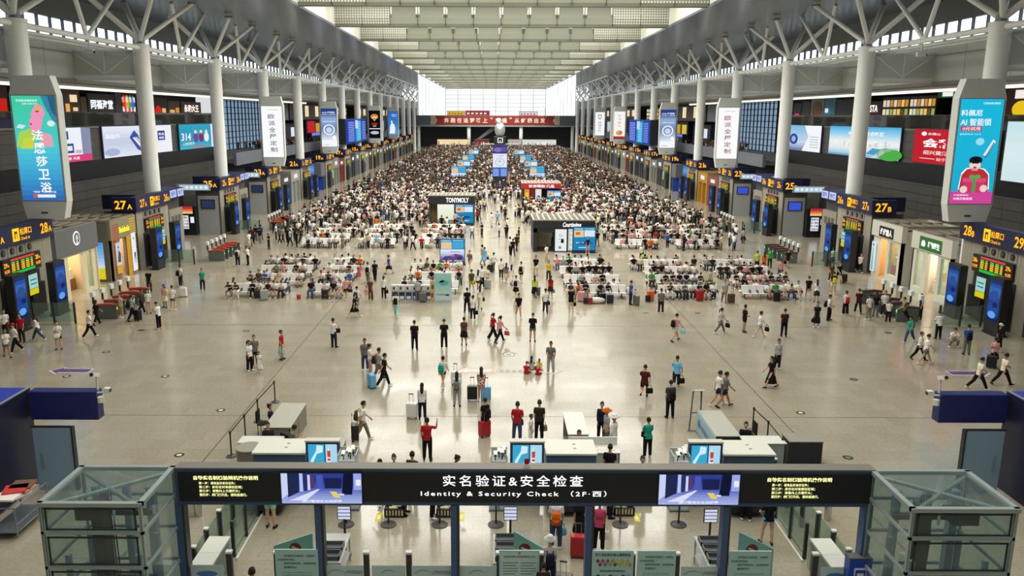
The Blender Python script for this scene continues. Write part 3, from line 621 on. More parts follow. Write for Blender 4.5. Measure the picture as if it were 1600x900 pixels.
for px0, px1, z0, z1, col, lab, dr in [
        (1240, 1252, 11.7, 14.8, '#1d1a1c', 'black shop front with small red lit characters', T_('书吧', '#e0405a', .5, .35, .35, .6)),
        (1253, 1266, 11.7, 15.0, '#3a3b3f', 'plain dark partition beside the poster of a brown disc', None),
        (1267, 1287, 11.7, 15.3, '#9fb3c0', 'pale poster front with a large brown disc', lambda B: B.circ(.5, .55, .4, .36, '#9a5a20', PAINT)),
        (1288, 1305, 11.7, 15.4, '#4fa6cc', 'sky blue poster front with a dark bird', lambda B: B.rect(.1, .45, .4, .6, '#cfe8f0', DISP).poly([(.3, .1), (.8, .3), (.6, .12)], '#20304a')),
        (1306, 1348, 11.7, 15.0, '#3e4046', 'dark grey closed front beside the coffee bar', None),
        (1349, 1378, 11.7, 14.6, '#5a1a22', 'maroon coffee bar front with white capital letters', T_('COSTA', '#f4ecec', .42, .72, .28, .75)),
        (1379, 1420, 11.7, 15.0, '#2b2420', 'dark open front with shelves of warm lit goods', shelves_sign),
        (1421, 1462, 11.7, 15.0, '#3a2c20', 'restaurant front with warm hanging lights and plants', shelves_sign),
        (1463, 1490, 14.7, 15.4, '#2c9a58', 'green and white lit restaurant header', lambda B: B.rect(.3, .2, .9, .8, '#e8f4ec', DISP)),
        (1570, 1620, 11.7, 15.3, '#5a2018', 'red and gold restaurant front at the right edge of the upper floor', lambda B: B.circ(.55, .5, .3, .2, '#e8c020', DISP).rect(.3, .75, .8, .95, '#f4ece0', DISP))]:
    a, bb = fY(px0, 170, 44), fY(px1, 170, 44)
    fascia(1, min(a, bb), max(a, bb), z0, z1, col, lab, dr)
# terrace fronts beyond
for sg in (-1, 1):
    S = SIDE[sg]
    fascia(sg, 182, 198, 6.41, 11.0, '#1b2140', 'navy check-in counter wall with a pale lit screen, %s terrace' % S, lambda B: B.rect(.35, .35, .85, .8, '#dbe6f4', DISP), x=47)
    fascia(sg, 199, 222, 6.41, 11.6, '#101223', 'dark wall with red and gold lit panels, %s terrace' % S, lambda B: B.rect(.05, .4, .4, .95, '#c02a30', DISP).rect(.45, .42, .66, .85, '#c99a2c', DISP).rect(.74, .42, .95, .85, '#d8b84a', DISP), x=46)
    fascia(sg, 200, 226, 6.41, 8.6, '#15172c', 'navy counter with a long violet lit header, %s terrace' % S, lambda B: B.rect(0, .68, 1, .98, '#7a84e8', DISP), x=45)
    fascia(sg, 152, 170, 11.8, 15.2, '#70767c', 'pale grey upper wall panel, %s terrace' % S, None, x=43)
    fascia(sg, 171, 206, 11.8, 15.2, '#2b1712', 'dark brown restaurant front with lit windows, %s terrace' % S, lambda B: [B.rect(.1 + i * .3, .2, .2 + i * .3, .9, '#f4dcae', DISP) for i in range(3)], x=43)
    fascia(sg, 208, 232, 11.8, 15.0, '#241a16', 'dark snack front with scattered lights, %s terrace' % S, shelves_sign, x=42)
    fascia(sg, 262, 300, 6.41, 11.4, '#39424e', 'slate wall with two tall pale posters, %s terrace' % S, lambda B: B.rect(.1, .2, .4, .9, '#b7c8dc', DISP).rect(.55, .2, .85, .9, '#a6b8d2', DISP), x=40)
    fascia(sg, 236, 310, 12.2, 15.2, '#2a1d18', 'dark row of small restaurants with lit windows, %s terrace' % S, lambda B: [B.rect(.05 + i * .12, .2, .11 + i * .12, .8, '#f0d8b0', DISP) for i in range(8)], x=40)
    # big departure screens
    t = thing('departure_screen', 'large blue departure screen on a dark cabinet above the %s gates' % S, 'departure screen', (sg * 30.2, 163.5, 7.25), 0, 'large departure screens')
    MB().use(PAINT, '#22242a').box(0, sg * .5, 0, 26, -.15, 4.85).box(sg * .5, sg * 3.1, 0, .5, -.15, 4.85).build('cabinet', t)
    MB().use(PAINT, '#3a3d42').box(sg * .5, sg * 1.2, 3.4, 4.0, .5, 4).box(sg * .5, sg * 1.2, 22.2, 22.8, .5, 4).build('bracket', t)
    m = MB(); B = Board(m, (-sg * .05, .4 if sg < 0 else 25.6, 0), (0, -sg, 0), (0, 0, 1), 25.2, 4.7, .05)
    B.rect(0, 0, 1, 1, '#2342b4', DISP); B.lay().rect(.42, .02, .72, .97, '#1f9fd0', DISP).rect(.42, .6, .56, .97, '#d8e8f4', DISP)
    B.lay()
    for i in range(12): B.rect(.08, .08 + i * .072, .36, .105 + i * .072, '#b7c6f4', DISP).rect(.76, .08 + i * .072, .96, .105 + i * .072, '#a8baf0', DISP).rect(.5, .08 + i * .072, .68, .1 + i * .072, '#d8f0fa', DISP)
    m.build('screen', t)
# ================================================================ SHOPS ON THE HALL FLOOR
GOODS = ['#c9462f', '#e8c89a', '#f2ead8', '#8a5a38', '#d88a9a', '#5d7f6a', '#e6b84a', '#394a68', '#f6f2ea']
def shop(sg, y0, y1, h, label, wall, openings, fascia_z, fcol=None, interior='#e8cfa0', light=140, depth=4.4, draw=None, roof='#6d685c'):
    """front plane at |X|=30.6; openings = [(y0, y1, z0, z1)] as distances from the near end"""
    XF = 30.6; t = thing('kiosk_shop', label, 'shop', (sg * XF, y0, 0)); L = y1 - y0; d = sg * depth
    m = MB().use(PAINT, wall).box(0, d, 0, .15, 0, h).box(0, d, L - .15, L, 0, h).box(d, d - sg * .15, 0, L, 0, h)
    ys = [0] + [v for o in openings for v in o[:2]] + [L]
    for i in range(0, len(ys), 2): m.box(0, sg * .25, ys[i], ys[i + 1], 0, fascia_z)
    for o in openings:
        if o[2] > .02: m.box(0, sg * .25, o[0], o[1], 0, o[2])
        if o[3] < fascia_z: m.box(0, sg * .25, o[0], o[1], o[3], fascia_z)
    m.build('walls', t)
    m = MB().use(PAINT, fcol or wall).box(-sg * .12, sg * .3, -.1, L + .1, fascia_z, h); m.build('fascia', t)
    m = MB().use(PAINT, roof).box(0, d, 0, L, h - .35, h - .25)
    for i in range(6): m.use(PAINT, '#8d8778').box(sg * (depth * i / 5 - .06), sg * (depth * i / 5 + .06), 0, L, h - .1, h + .05)
    for y in (0, L / 2, L): m.box(0, d, y - .06, y + .06, h - .1, h + .06)
    m.build('roof_frame', t)
    m = MB().use(PAINT, interior).box(d - sg * .2, d - sg * .3, .2, L - .2, .0, h - .4).box(.1, d, .16, .22, 0, h - .4).box(.1, d, L - .22, L - .16, 0, h - .4); m.build('lining', t)
    random.seed(int(y0 * 10) + sg)
    m = MB()
    for row in range(4):
        m.use(PAINT, '#b89468').box(d - sg * .35, d - sg * .9, .5, L - .5, .5 + row * .62, .54 + row * .62)
        y = .6
        while y < L - .8:
            w = random.uniform(.15, .4); m.use(PAINT, random.choice(GOODS)).box(d - sg * .4, d - sg * .85, y, y + w * .85, .54 + row * .62, .54 + row * .62 + random.uniform(.2, .48)); y += w
    o = m.build('stocked_shelf', t)
    m = MB()
    for i in range(3):
        yy = .9 + i * (L - 1.8) / 2
        m.use(PAINT, random.choice(GOODS)).box(sg * 1.5, sg * 2.3, yy - .35, yy + .35, 0, .85).use(PAINT, random.choice(GOODS)).box(sg * 1.6, sg * 2.1, yy - .25, yy + .2, .85, 1.15 + .2 * i)
    m.build('display_table', t)
    for i, o in enumerate(openings):
        if o[2] > .02: MB().use(GLASS).box(sg * .1, sg * .13, o[0], o[1], o[2], o[3]).build('pane', t)
    l = area('shop_light', (0, 0, 0), 2.5, L * .7, light, (1, .86, .66)); l.parent = t; l.location = (sg * depth * .5, L / 2, h - .5)
    if draw:
        m = MB(); B = Board(m, (-sg * .13, 0 if sg < 0 else L, 0), (0, -sg, 0), (0, 0, 1), L, h, .02); draw(B); m.build('sign', t)
    return t
def s_round(B):
    B.circ(.48, .84, .085, .1, '#f2f2f0', NEON, n=28); B.lay().circ(.48, .84, .07, .083, '#6a6b6c', PAINT, n=28); B.lay().text('小', .48, .85, .1, '#f4f4f2', NEON, w=.06, bold=.02).text('丽人', .48, .78, .03, '#f4f4f2', NEON, w=.05)
shop(-1, 54.2, 59.9, 5.0, 'shop with a grey fascia and a round white emblem, beside gate 28A', '#d9cfb4', [(.3, .9, .3, 3.0), (1.5, 3.6, 0, 3.0), (4.1, 4.9, .3, 3.0)], 3.15, '#6a6b6c', '#f0d9a8', 260, draw=s_round)
def s_bala(B):
    B.text('Balabala', .53, .81, .1, '#f8dd1c', NEON, w=.42, bold=.03)
    for i in range(22):
        B.rect(.03, .02 + i * .042, .3, .04 + i * .042, '#b5482c' if i > 4 else '#9a6038', PAINT)
        B.rect(.74, .05 + i * .042, 1, .07 + i * .042, '#d8b41c', PAINT)
    B.lay().rect(.1, .24, .32, .62, '#c9ccd0', DISP).rect(.1, .1, .32, .24, '#d8a83a', PAINT).rect(.56, 0, .72, .68, '#d69a1c', PAINT).rect(.76, .04, .95, .7, '#e8eef6', DISP)
    B.lay().poly([(.14, .3), (.2, .5), (.28, .42), (.26, .28)], '#4a4a50', PAINT).circ(.2, .54, .02, .02, '#2a2a2e').poly([(.82, .14), (.84, .36), (.9, .36), (.89, .12), (.86, .3)], '#2c3a6a', PAINT).circ(.86, .6, .02, .02, '#6a6a70')
shop(-1, 62.2, 66.5, 4.75, 'childrens clothes shop with yellow lit letters and striped slats', '#8c8474', [(1.55, 2.6, 0, 3.1)], 3.2, '#8f866c', '#e8c8a0', 200, draw=s_bala)
t = thing('poster_case', 'blue and yellow lit poster on the wall beside the striped clothes shop', 'poster', (-32.0, 62.1, 0))
MB().use(PAINT, '#6e6a60').box(-2.2, 1.3, -.1, 0, 0, 4.6).build('wall_panel', t)
m = MB(); B = cam_board(m, -1.6, .9, -.12, .2, 3.1); B.grad(0, .3, 1, 1, ['#c8dcf0', '#7fb2e0', '#4a90d0'], 8, DISP).rect(0, 0, 1, .3, '#d8c81e', DISP); B.lay().poly([(.5, .35), (.55, .62), (.7, .7), (.75, .4), (.66, .32)], '#20243a', DISP).circ(.62, .74, .06, .04, '#20243a', DISP).poly([(.1, .38), (.3, .5), (.5, .4), (.4, .34)], '#e8eef4', DISP); m.build('picture', t)
def s_lady(B):
    B.rect(.25, .74, .75, .93, '#15130f', PAINT); B.lay().text('绝代佳人', .5, .835, .12, '#fbf6ea', NEON, w=.4, bold=.03)
    B.rect(.05, .08, .2, .62, '#dfe9ee', DISP); B.lay().poly([(.08, .1), (.1, .5), (.13, .52), (.17, .1)], '#7fb4b8', DISP).circ(.12, .56, .02, .03, '#3a2f28', DISP)
shop(1, 61.7, 66.5, 4.55, 'white clothes shop with a black sign near gate 27B', '#cfccbd', [(.5, 1.9, .55, 3.1), (2.3, 3.7, 0, 3.2)], 3.3, None, '#e0b070', 260, draw=s_lady, roof='#7a7568')
t = thing('poster_case', 'dark violet poster on the near wall of the white clothes shop', 'poster', (32.6, 61.6, 0))
MB().use(PAINT, '#1c1a1e').box(-.9, 1.3, -.1, .02, .4, 3.4).build('case', t)
m = MB(); B = cam_board(m, -.8, 1.2, -.12, .5, 3.3); B.rect(0, 0, 1, 1, '#141018', DISP); B.lay().circ(.55, .35, .3, .22, '#4a3f70', DISP).circ(.6, .6, .2, .12, '#32284a', DISP).circ(.45, .3, .12, .1, '#8078a8', DISP); m.build('picture', t)
def s_green(B):
    B.rect(.2, .74, .78, .95, '#2f6d34', PAINT); B.lay().text('植物医生', .58, .845, .1, '#e9f4e2', NEON, w=.3, bold=.03).circ(.31, .84, .05, .05, '#e9f4e2', NEON).rect(.26, .80, .36, .83, '#e9f4e2', NEON)
shop(1, 54.8, 60.0, 4.55, 'white cosmetics shop with a green sign beside gate 28B', '#cfccbd', [(.35, 1.3, .5, 3.1), (1.7, 3.1, 0, 3.2), (3.7, 4.7, .5, 3.1)], 3.3, None, '#f0e8e0', 240, draw=s_green, roof='#7a7568')
# service towers and recesses with vending machines
for sg in (-1, 1):
    S = SIDE[sg]; suf = 'AB'[sg > 0]
    for k in (1, 2):
        ya = BOOTH[k][1] + .25; yb = BOOTH[k + 1][0]
        t = thing('service_tower', 'beige panelled tower with a lit toilet and lift sign, beyond gate %d%s' % (28 - 2 * k, suf), 'service tower', (sg * 30.6, ya, 0))
        MB().use(PAINT, '#8f897a').box(0, sg * 2.4, 0, 3.2, 0, 4.2).use(PAINT, '#3a3b3d').box(sg * .3, sg * 2.4, 0, 3.2, 4.2, 5.2).build('body', t)
        m = MB().use(PAINT, '#22275a').box(-sg * .2, sg * 2.0, -.2, 3.3, 5.25, 6.1)
        B = hall_board(m, sg, -.22 if sg < 0 else -.22, -.2, 3.3, 5.25, 6.1); B.o = Vector((-sg * .22, -.2 if sg < 0 else 3.3, 5.25)); B.lay().rect(.04, .1, .46, .9, '#c9d4fa', DISP).rect(.54, .1, .96, .9, '#c9d4fa', DISP)
        B.lay().text('厕所', .25, .5, .55, '#3d4a9c', DISP, w=.3).text('电梯', .75, .5, .55, '#3d4a9c', DISP, w=.3)
        B2 = Board(m, (-.2 if sg > 0 else -2.0, -.22, 5.25), (1, 0, 0), (0, 0, 1), 2.2, .85, .02); B2.rect(.06, .1, .94, .9, '#c9d4fa', DISP); B2.lay().text('WC', .5, .5, .5, '#3d4a9c', DISP, w=.4)
        m.build('lit_sign', t)
        m = MB()
        for i in range(3): m.use(PAINT, '#5a574e').box(-sg * .04, 0, .5 + i * .8, 1.0 + i * .8, 3.0, 3.6)
        m.use(PAINT, '#1a1a1a').box(-sg * .04, 0, 1.2, 1.6, 1.5, 2.2); m.build('panel', t)
        t = thing('toilet_recess', 'dark entrance recess under a pale lit strip, before gate %d%s' % (27 - 2 * k, suf), 'recess', (sg * 34.6, ya + 3.2, 0))
        MB().use(PAINT, '#1d1e20').box(0, sg * .3, 0, yb - ya - 3.2, 0, 5.2).build('back', t)
        m = MB().use(PAINT, '#8b96a0').box(-sg * 3.4, sg * .2, yb - ya - 4.4, yb - ya - 4.2, 4.85, 5.55); B = cam_board(m, min(-sg * 3.4, 0), max(-sg * 3.4, 0), yb - ya - 4.42, 4.85, 5.55); B.rect(.03, .1, .97, .9, '#a9c2cc', DISP); B.lay()
        for i in range(6): B.rect(.08 + i * .15, .3, .17 + i * .15, .7, '#dfeef2', DISP)
        m.build('lit_header', t)
        t = thing('vending_machine', 'black vending machine with a red and yellow header beside gate %d%s' % (27 - 2 * k, suf), 'vending machine', (sg * 34.1, yb - .9, 0), 0, 'vending machines')
        MB().use(PAINT, '#14151c').box(-1.05, 1.05, 0, .9, 0, 2.6).box(-1.0, 1.0, .1, .7, 2.6, 3.1).build('case', t)
        m = MB(); B = cam_board(m, -.75, .75, -.01, 2.35, 3.15); m.use(PAINT, '#14151c').box(-.8, .8, 0, .3, 2.3, 3.2); B.grad(0, 0, 1, 1, ['#f2d8a0', '#e88a3a', '#c8302c', '#9a2a4a'], 8, DISP); m.build('header', t)
        m = MB(); B = cam_board(m, -.6, .25, -.01, .7, 2.15); B.rect(0, 0, 1, 1, '#dfe4ea', DISP); B.lay()
        for i in range(4):
            for j in range(6): B.rect(.05 + j * .155, .06 + i * .24, .16 + j * .155, .2 + i * .24, random.choice(['#5a6a80', '#7a4a48', '#c8b080', '#3f4a58', '#a8b4c0']), DISP)
        m.build('goods_window', t)
        m = MB(); B = cam_board(m, .45, .85, -.01, 1.35, 2.0); B.rect(0, 0, 1, 1, '#e8ecf4', DISP); m.build('payment_panel', t)
        # small dark notice screen on the booth's near end
        t = thing('notice_screen', 'small %s notice screen on the near end wall of gate %d%s' % ('dark' if sg < 0 else 'blue', 27 - 2 * k, suf), 'screen', (sg * 31.9, yb - .2, 2.6), 0, 'notice screens on booth ends')
        MB().use(PAINT, '#a3a5a4').box(-1.1, 1.1, .1, .16, -.6, 1.6).box(-1.1, 1.1, .05, .16, -2.6, -.6).build('wall_plate', t)
        m = MB().use(PAINT, '#15161a').box(-.75, .75, 0, .12, .2, 1.2); B = cam_board(m, -.66, .66, -.01, .28, 1.12); B.rect(0, 0, 1, 1, '#2a3550' if sg < 0 else '#3d55c8', DISP); m.build('screen', t)
# more distant shops
FS = [('#3c3d3f', '#e8d8b8'), ('#8e9088', '#c8cdd0'), ('#26282c', '#f0f0ea'), ('#7a7a72', '#a8d8c8'), ('#4a3a34', '#e0b080'), ('#5a5d60', '#d8e0e8'), ('#6e2a24', '#f0c890'), ('#33353a', '#e8e0c8')]
FD = {'#3c3d3f': 'charcoal', '#8e9088': 'pale grey', '#26282c': 'black', '#7a7a72': 'stone grey', '#4a3a34': 'brown', '#5a5d60': 'slate', '#6e2a24': 'dark red', '#33353a': 'near-black', '#a8781c': 'mustard yellow', '#7a4a40': 'russet'}
for sg in (-1, 1):
    n = 0
    for k in range(3, 13):
        ya = BOOTH[k][1] + .2; yb = BOOTH[k + 1][0] - .4; sp = (yb - ya) / 2
        if k == 4:
            t = thing('hoarding', 'royal blue hoarding with a blue poster before gate 19%s' % 'AB'[sg > 0], 'hoarding', (sg * 31, yb - 2, 0))
            MB().use(PAINT, '#1f3f9a').box(-sg * .5, sg * 3.5, 0, .3, 0, 2.4).build('panel', t)
            m = MB().use(PAINT, '#2a2f3a').box(sg * 1.0, sg * 3.2, .02, .3, 2.4, 4.6); B = cam_board(m, min(sg * 1.1, sg * 3.1), max(sg * 1.1, sg * 3.1), 0, 2.5, 4.5); B.grad(0, 0, 1, 1, ['#1d4f9a', '#6aa2d8', '#2a66b0'], 6, DISP); m.build('poster', t)
            MB().use(PAINT, '#5f6266').box(-sg * .4, sg * .8, -1.5, 1.8, 2.4, 4.7).build('side_wall', t)
            continue
        for j in range(2):
            wl, il = FS[(n * 3 + (sg > 0) * 5 + k) % 8]
            if sg > 0 and k == 3: wl, il = (('#a8781c', '#f0d8a0'), ('#7a4a40', '#e0a890'))[1 - j]
            if sg < 0 and k == 3: wl, il = (('#3c3d3f', '#e8d8b8'), ('#8e9088', '#c8cdd0'))[j]
            a = ya + j * sp + .15; L = sp - .3
            t = thing('kiosk_shop', '%s shop front, the %s of two between gates %d%s and %d%s' % (FD[wl], ('nearer', 'farther')[j], 28 - 2 * k, 'AB'[sg > 0], 27 - 2 * k, 'AB'[sg > 0]), 'shop', (sg * 30.6, a, 0), 0, 'shops in the row of gates')
            hh = 4.6 + .25 * ((n * 7) % 3 - 1)
            m = MB().use(PAINT, wl).box(sg * .5, sg * 4, 0, L, 0, hh).box(0, sg * .5, 0, L, 3.1, hh).box(0, sg * .5, 0, L * .12, 0, 3.1).box(0, sg * .5, L * .45, L * .55, 0, 3.1).box(0, sg * .5, L * .88, L, 0, 3.1).use(PAINT, '#8d8778').box(0, sg * 4, -.05, .1, hh, hh + .1).box(0, sg * 4, L - .1, L + .05, hh, hh + .1); m.build('walls', t)
            m = MB(); B = Board(m, (sg * .48, 0 if sg < 0 else L, 0), (0, -sg, 0), (0, 0, 1), L, 3.1, .02); B.grad(.1, 0, .9, 1, ['#7a6a52', il, '#3a342c', il], 6, DISP, horiz=True); m.build('painted_interior_glow', t)  # flat glowing board, the interior's light and dark painted on as bands
            m = MB(); B = Board(m, (-sg * .02, 0 if sg < 0 else L, 3.1), (0, -sg, 0), (0, 0, 1), L, hh - 3.1, .02); B.rect(.3, .3, .7, .7, '#eef0ee', DISP); m.build('sign', t); n += 1
# ================================================================ KIOSKS AND SCREENS ON THE CONCOURSE
def ad_race(B, car=True):
    B.rect(0, 0, 1, 1, '#1d88b8', DISP); B.lay().rect(0, .9, 1, 1, '#2b9ac8', DISP).rect(.03, .58, .47, .88, '#e6c894', DISP).rect(.5, .6, .97, .88, '#49a8d8' if car else '#dfe8f2', DISP); B.lay()
    B.text('Hisense', .25, .945, .05, '#eef8ff', DISP, w=.36, bold=.02).text('官方合作伙伴', .74, .945, .04, '#eef8ff', DISP, w=.4)
    if car:
        B.grad(0, 0, 1, .56, ['#4a4f8a', '#7a7fb8', '#c8cee8', '#e8ecf6'], 8, DISP); B.lay().poly([(.05, .14), (.2, .26), (.45, .28), (.62, .36), (.9, .3), (.97, .18), (.9, .1), (.1, .08)], '#5a4a86', DISP).circ(.2, .14, .09, .07, '#262640', DISP).circ(.8, .16, .1, .08, '#262640', DISP).rect(.4, .22, .6, .3, '#d8688a', DISP).rect(.1, .02, .9, .08, '#b8b0cc', DISP).text('极速驾驭', .62, .45, .05, '#3a4068', DISP, w=.4)
    else: B.poly([(.1, .3), (.35, .38), (.7, .38), (.92, .3), (.7, .25), (.3, .25)], '#2a3f90', DISP).text('极速赛事', .3, .33, .07, '#e8f4ff', DISP, w=.36).rect(.25, .1, .75, .14, '#c8e4f4', DISP).rect(.1, .68, .3, .8, '#c86a48', DISP)
def floor_screen(x0, x1, y, z1, label, car=True, top=True):
    t = thing('advertising_screen', label, 'advertising screen', ((x0 + x1) / 2, y, 0), 0, 'standing advertising screens'); w = (x1 - x0) / 2
    MB().use(PAINT, '#22314c').box(-w, w, 0, .35, 0, z1).use(PAINT, '#15202f').box(-w - .05, w + .05, -.1, .45, 0, .12).build('case', t)
    m = MB(); B = cam_board(m, -w + .06, w - .06, -.01, .28, z1 - .05, .006); ad_race(B, car); m.build('screen', t); return t
floor_screen(-5.54, -3.34, 69.8, 2.32, 'standing screen with a racing car advert between two seat blocks')
floor_screen(6.7, 8.9, 76.4, 2.5, 'standing blue screen at the right corner of the black kiosk', False)
floor_screen(-5.45, -3.2, 96.3, 2.5, 'standing blue screen at the right corner of the cosmetics kiosk', False)
floor_screen(6.85, 8.95, 117.3, 2.3, 'standing blue screen at the right corner of the red kiosk', False)
for sg in (-1, 1):
    for i, (y, x) in enumerate(((158, 7.6), (180, 7.4), (205, 7.2), (238, 6.6))):
        t = floor_screen(sg * x - 1.5, sg * x + 1.5, y, 3.3, 'blue standing screen above the far crowd, %s on the %s' % (ORD[i], SIDE[sg]), i % 2 == 0)
def kiosk(x0, x1, y0, y1, h, zs, label, wall, sign, sgncol, txt, tcol, ul, font_w, roofcol='#a29c88'):
    t = thing('retail_kiosk', label, 'kiosk', ((x0 + x1) / 2, y0, 0)); w = (x1 - x0) / 2; d = y1 - y0
    m = MB().use(PAINT, wall).box(-w, w, d - .2, d, 0, zs).box(-w, -w + .2, 0, d, 0, zs).box(w - .2, w, 0, d, 0, zs); m.build('walls', t)
    m = MB().use(PAINT, sign).box(-w - .05, w + .05, -.1, d + .1, zs, h); m.build('sign_band', t)
    m = MB()
    for i in range(7): m.use(PAINT, roofcol).box(-w, w, d * i / 6 - .08, d * i / 6 + .08, h, h + .12)
    for i in range(12): m.use(PAINT, '#d8d0b8').box(-w + 2 * w * i / 11 - .06, -w + 2 * w * i / 11 + .06, 0, d, h + .02, h + .1)
    m.build('roof_frame', t)
    m = MB(); B = cam_board(m, -w, w, -.11, zs, h); B.text(txt, ul, .5, .62, tcol, NEON, w=font_w, bold=.02, ital=.15 if 'C' == txt[0] else 0); m.build('lettering', t)
    l = area('kiosk_light', (0, 0, 0), w * 1.4, d * .7, 60, (1, .94, .82)); l.parent = t; l.location = (0, d / 2, h - .6)
    return t, w, d
t, w, d = kiosk(-8.6, -3.15, 97, 100.5, 3.4, 2.45, 'cosmetics kiosk with white capital letters on a black band', '#3a3b40', '#1e2026', None, 'TONYMOLY', '#f6f6f6', .63, .5)
m = MB(); B = cam_board(m, -1.7 + 0, .3, .02, .55, 2.4); B.grad(0, 0, 1, 1, ['#dfe6cc', '#e6f2d8', '#f4f6e8'], 6, DISP); m.use(PAINT, '#8d8f88').box(-1.7, .3, .05, .3, 0, 2.4); m.build('lit_panel', t)
m = MB(); random.seed(2)
for r_ in range(4):
    for i in range(5): m.use(PAINT, random.choice(GOODS)).box(-w + .3 + i * .2, -w + .45 + i * .2, 1.2, 1.5, .3 + r_ * .5, .6 + r_ * .5)
m.use(PAINT, '#8a6a40').box(-w + .2, -w + 1.4, 1.1, 1.2, 0, 2.3); m.build('stocked_shelf', t)
t, w, d = kiosk(2.98, 8.85, 77, 82, 3.02, 2.3, 'black beauty kiosk with white script lettering and a slatted roof', '#23272e', '#1d2129', None, 'Courtissime', '#eef0f2', .62, .3)
m = MB().use(PAINT, '#1f232a').box(-w, -w + .35, -.06, .1, 0, 2.3).box(-1.0, -.85, -.06, .1, 0, 2.3).box(.25, .4, -.06, .1, 0, 2.3).box(w - .3, w, -.06, .1, 0, 2.3).box(-w, -1.0, -.06, .1, 1.9, 2.3); m.build('front_frame', t)
m = MB(); B = cam_board(m, -.85, .25, 0, .1, 2.2); B.rect(0, 0, 1, 1, '#e8eceb', DISP); B.lay().text('Co', .5, .72, .1, '#6a6e70', DISP, w=.3).text('全新体验', .5, .55, .05, '#6a6e70', DISP, w=.5).text('1.1 限时', .5, .4, .06, '#6a6e70', DISP, w=.55).rect(.3, .1, .55, .22, '#7a90a0', DISP); m.build('poster', t)
m = MB(); B = cam_board(m, .4, w - .3, .3, .1, 2.2); B.rect(0, 0, 1, 1, '#c9cbc4', DISP); B.lay()
for i in range(4): B.rect(.1, .1 + i * .22, .9, .22 + i * .22, '#e6e4da', DISP)
m.build('lit_display', t)
m = MB().use(PAINT, '#c8b690').box(-w + .4, -1.0, 3.2, 3.3, 0, 2.2)
for i in range(7): m.use(PAINT, '#e9dfc2').tube([(-w + .6 + i * .2, 3.15, .4), (-w + .8 + i * .2, 3.15, 1.2), (-w + .55 + i * .2, 3.15, 2.1)], .05, 6)
m.use(PAINT, '#6a4630').box(-w + .3, -1.0, .2, 3, 0, .04); m.build('back_display', t)
t, w, d = kiosk(3.33, 8.9, 118, 123, 3.2, 2.5, 'red topped kiosk with white characters beyond the black kiosk', '#2a2426', '#a8242c', None, '城市驿站 优品', '#f8ecec', .5, .66, '#b09a90')
m = MB(); B = cam_board(m, -w + .3, 0, .05, .1, 2.4); B.rect(0, 0, .3, 1, '#d8922c', DISP).rect(.35, 0, .6, 1, '#7a2a30', DISP).rect(.65, 0, 1, 1, '#dfe4e8', DISP); B.lay().rect(.06, .3, .25, .8, '#f0c050', DISP).rect(.38, .2, .56, .5, '#c87050', DISP).rect(.7, .15, .92, .6, '#9fb0b8', DISP); m.build('lit_front', t)
# clock and advertising tower in the middle
t = thing('clock_tower', 'central advertising tower topped by a silver egg shaped clock', 'tower', (.3, 150, 0))
MB().use(PAINT, '#1b1d24').box(-1.2, 1.2, -1.2, 1.2, 0, 1.9).build('base', t)
m = MB().use(PAINT, '#2a3050').box(-1.4, 1.4, -1.3, 1.3, 1.9, 3.6); B = cam_board(m, -1.4, 1.4, -1.32, 1.9, 3.6); B.rect(.02, .04, .48, .96, '#3a68c0', DISP).rect(.52, .04, .98, .96, '#3a68c0', DISP); B.lay()
for i in range(5): B.rect(.06, .12 + i * .16, .44, .2 + i * .16, '#a8c4f4', DISP).rect(.56, .12 + i * .16, .94, .2 + i * .16, '#a8c4f4', DISP)
m.build('timetable_screen', t)
m = MB().use(PAINT, '#b8bcc4').box(-1.3, 1.3, -1.25, 1.25, 3.6, 6.1); B = cam_board(m, -1.25, 1.25, -1.27, 3.65, 6.05); B.rect(0, 0, 1, 1, '#e6eaf4', DISP); B.lay().circ(.5, .4, .34, .33, '#b8c4dc', DISP); B.lay().circ(.5, .4, .28, .27, '#e6eaf4', DISP); B.lay().rect(.47, .4, .53, .6, '#98a8c8', DISP).rect(.36, .38, .6, .43, '#98a8c8', DISP).text('上海虹桥', .5, .86, .12, '#98a8c8', DISP, w=.5); m.build('white_poster', t)
m = MB().use(PAINT, '#30285a').box(-1.25, 1.25, -1.2, 1.2, 6.1, 7.6); B = cam_board(m, -1.25, 1.25, -1.22, 6.15, 7.55); B.rect(0, 0, 1, 1, '#43397c', DISP); B.lay().circ(.35, .45, .3, .3, '#7a78b8', DISP).rect(.55, .2, .95, .8, '#5a58a0', DISP); m.build('purple_poster', t)
MB().use(PAINT, '#a8a9a6').box(-3.2, 3.4, -.6, .6, 7.7, 7.85).build('ledge', t)
m = MB().use(PAINT, '#121316').box(-1.05, 1.05, -1.05, 1.05, 7.85, 9.1); B = cam_board(m, -.45, .55, -1.06, 8.0, 8.95); B.rect(0, 0, 1, 1, '#e8eae8', DISP); B.lay().rect(.2, .15, .42, .85, '#1a1c20', DISP).rect(.58, .15, .8, .85, '#1a1c20', DISP).rect(.35, .55, .65, .8, '#1a1c20', DISP); m.build('pictogram_cube', t)
m = MB().use(SATIN, '#c8ccd0').ell((0, 0, 10.3), .95, .95, 1.35, 20, 14); m.build('egg', t, smooth=True)
m = MB().use(SATIN, '#e0e2e2').ell((-.2, -.1, 11.9), .5, .5, .5, 16, 10).use(PAINT, '#eef0ee').tube([(-.2, -.55, 11.9), (-.2, -.66, 11.9)], .3, 16); m.build('clock', t, smooth=False)
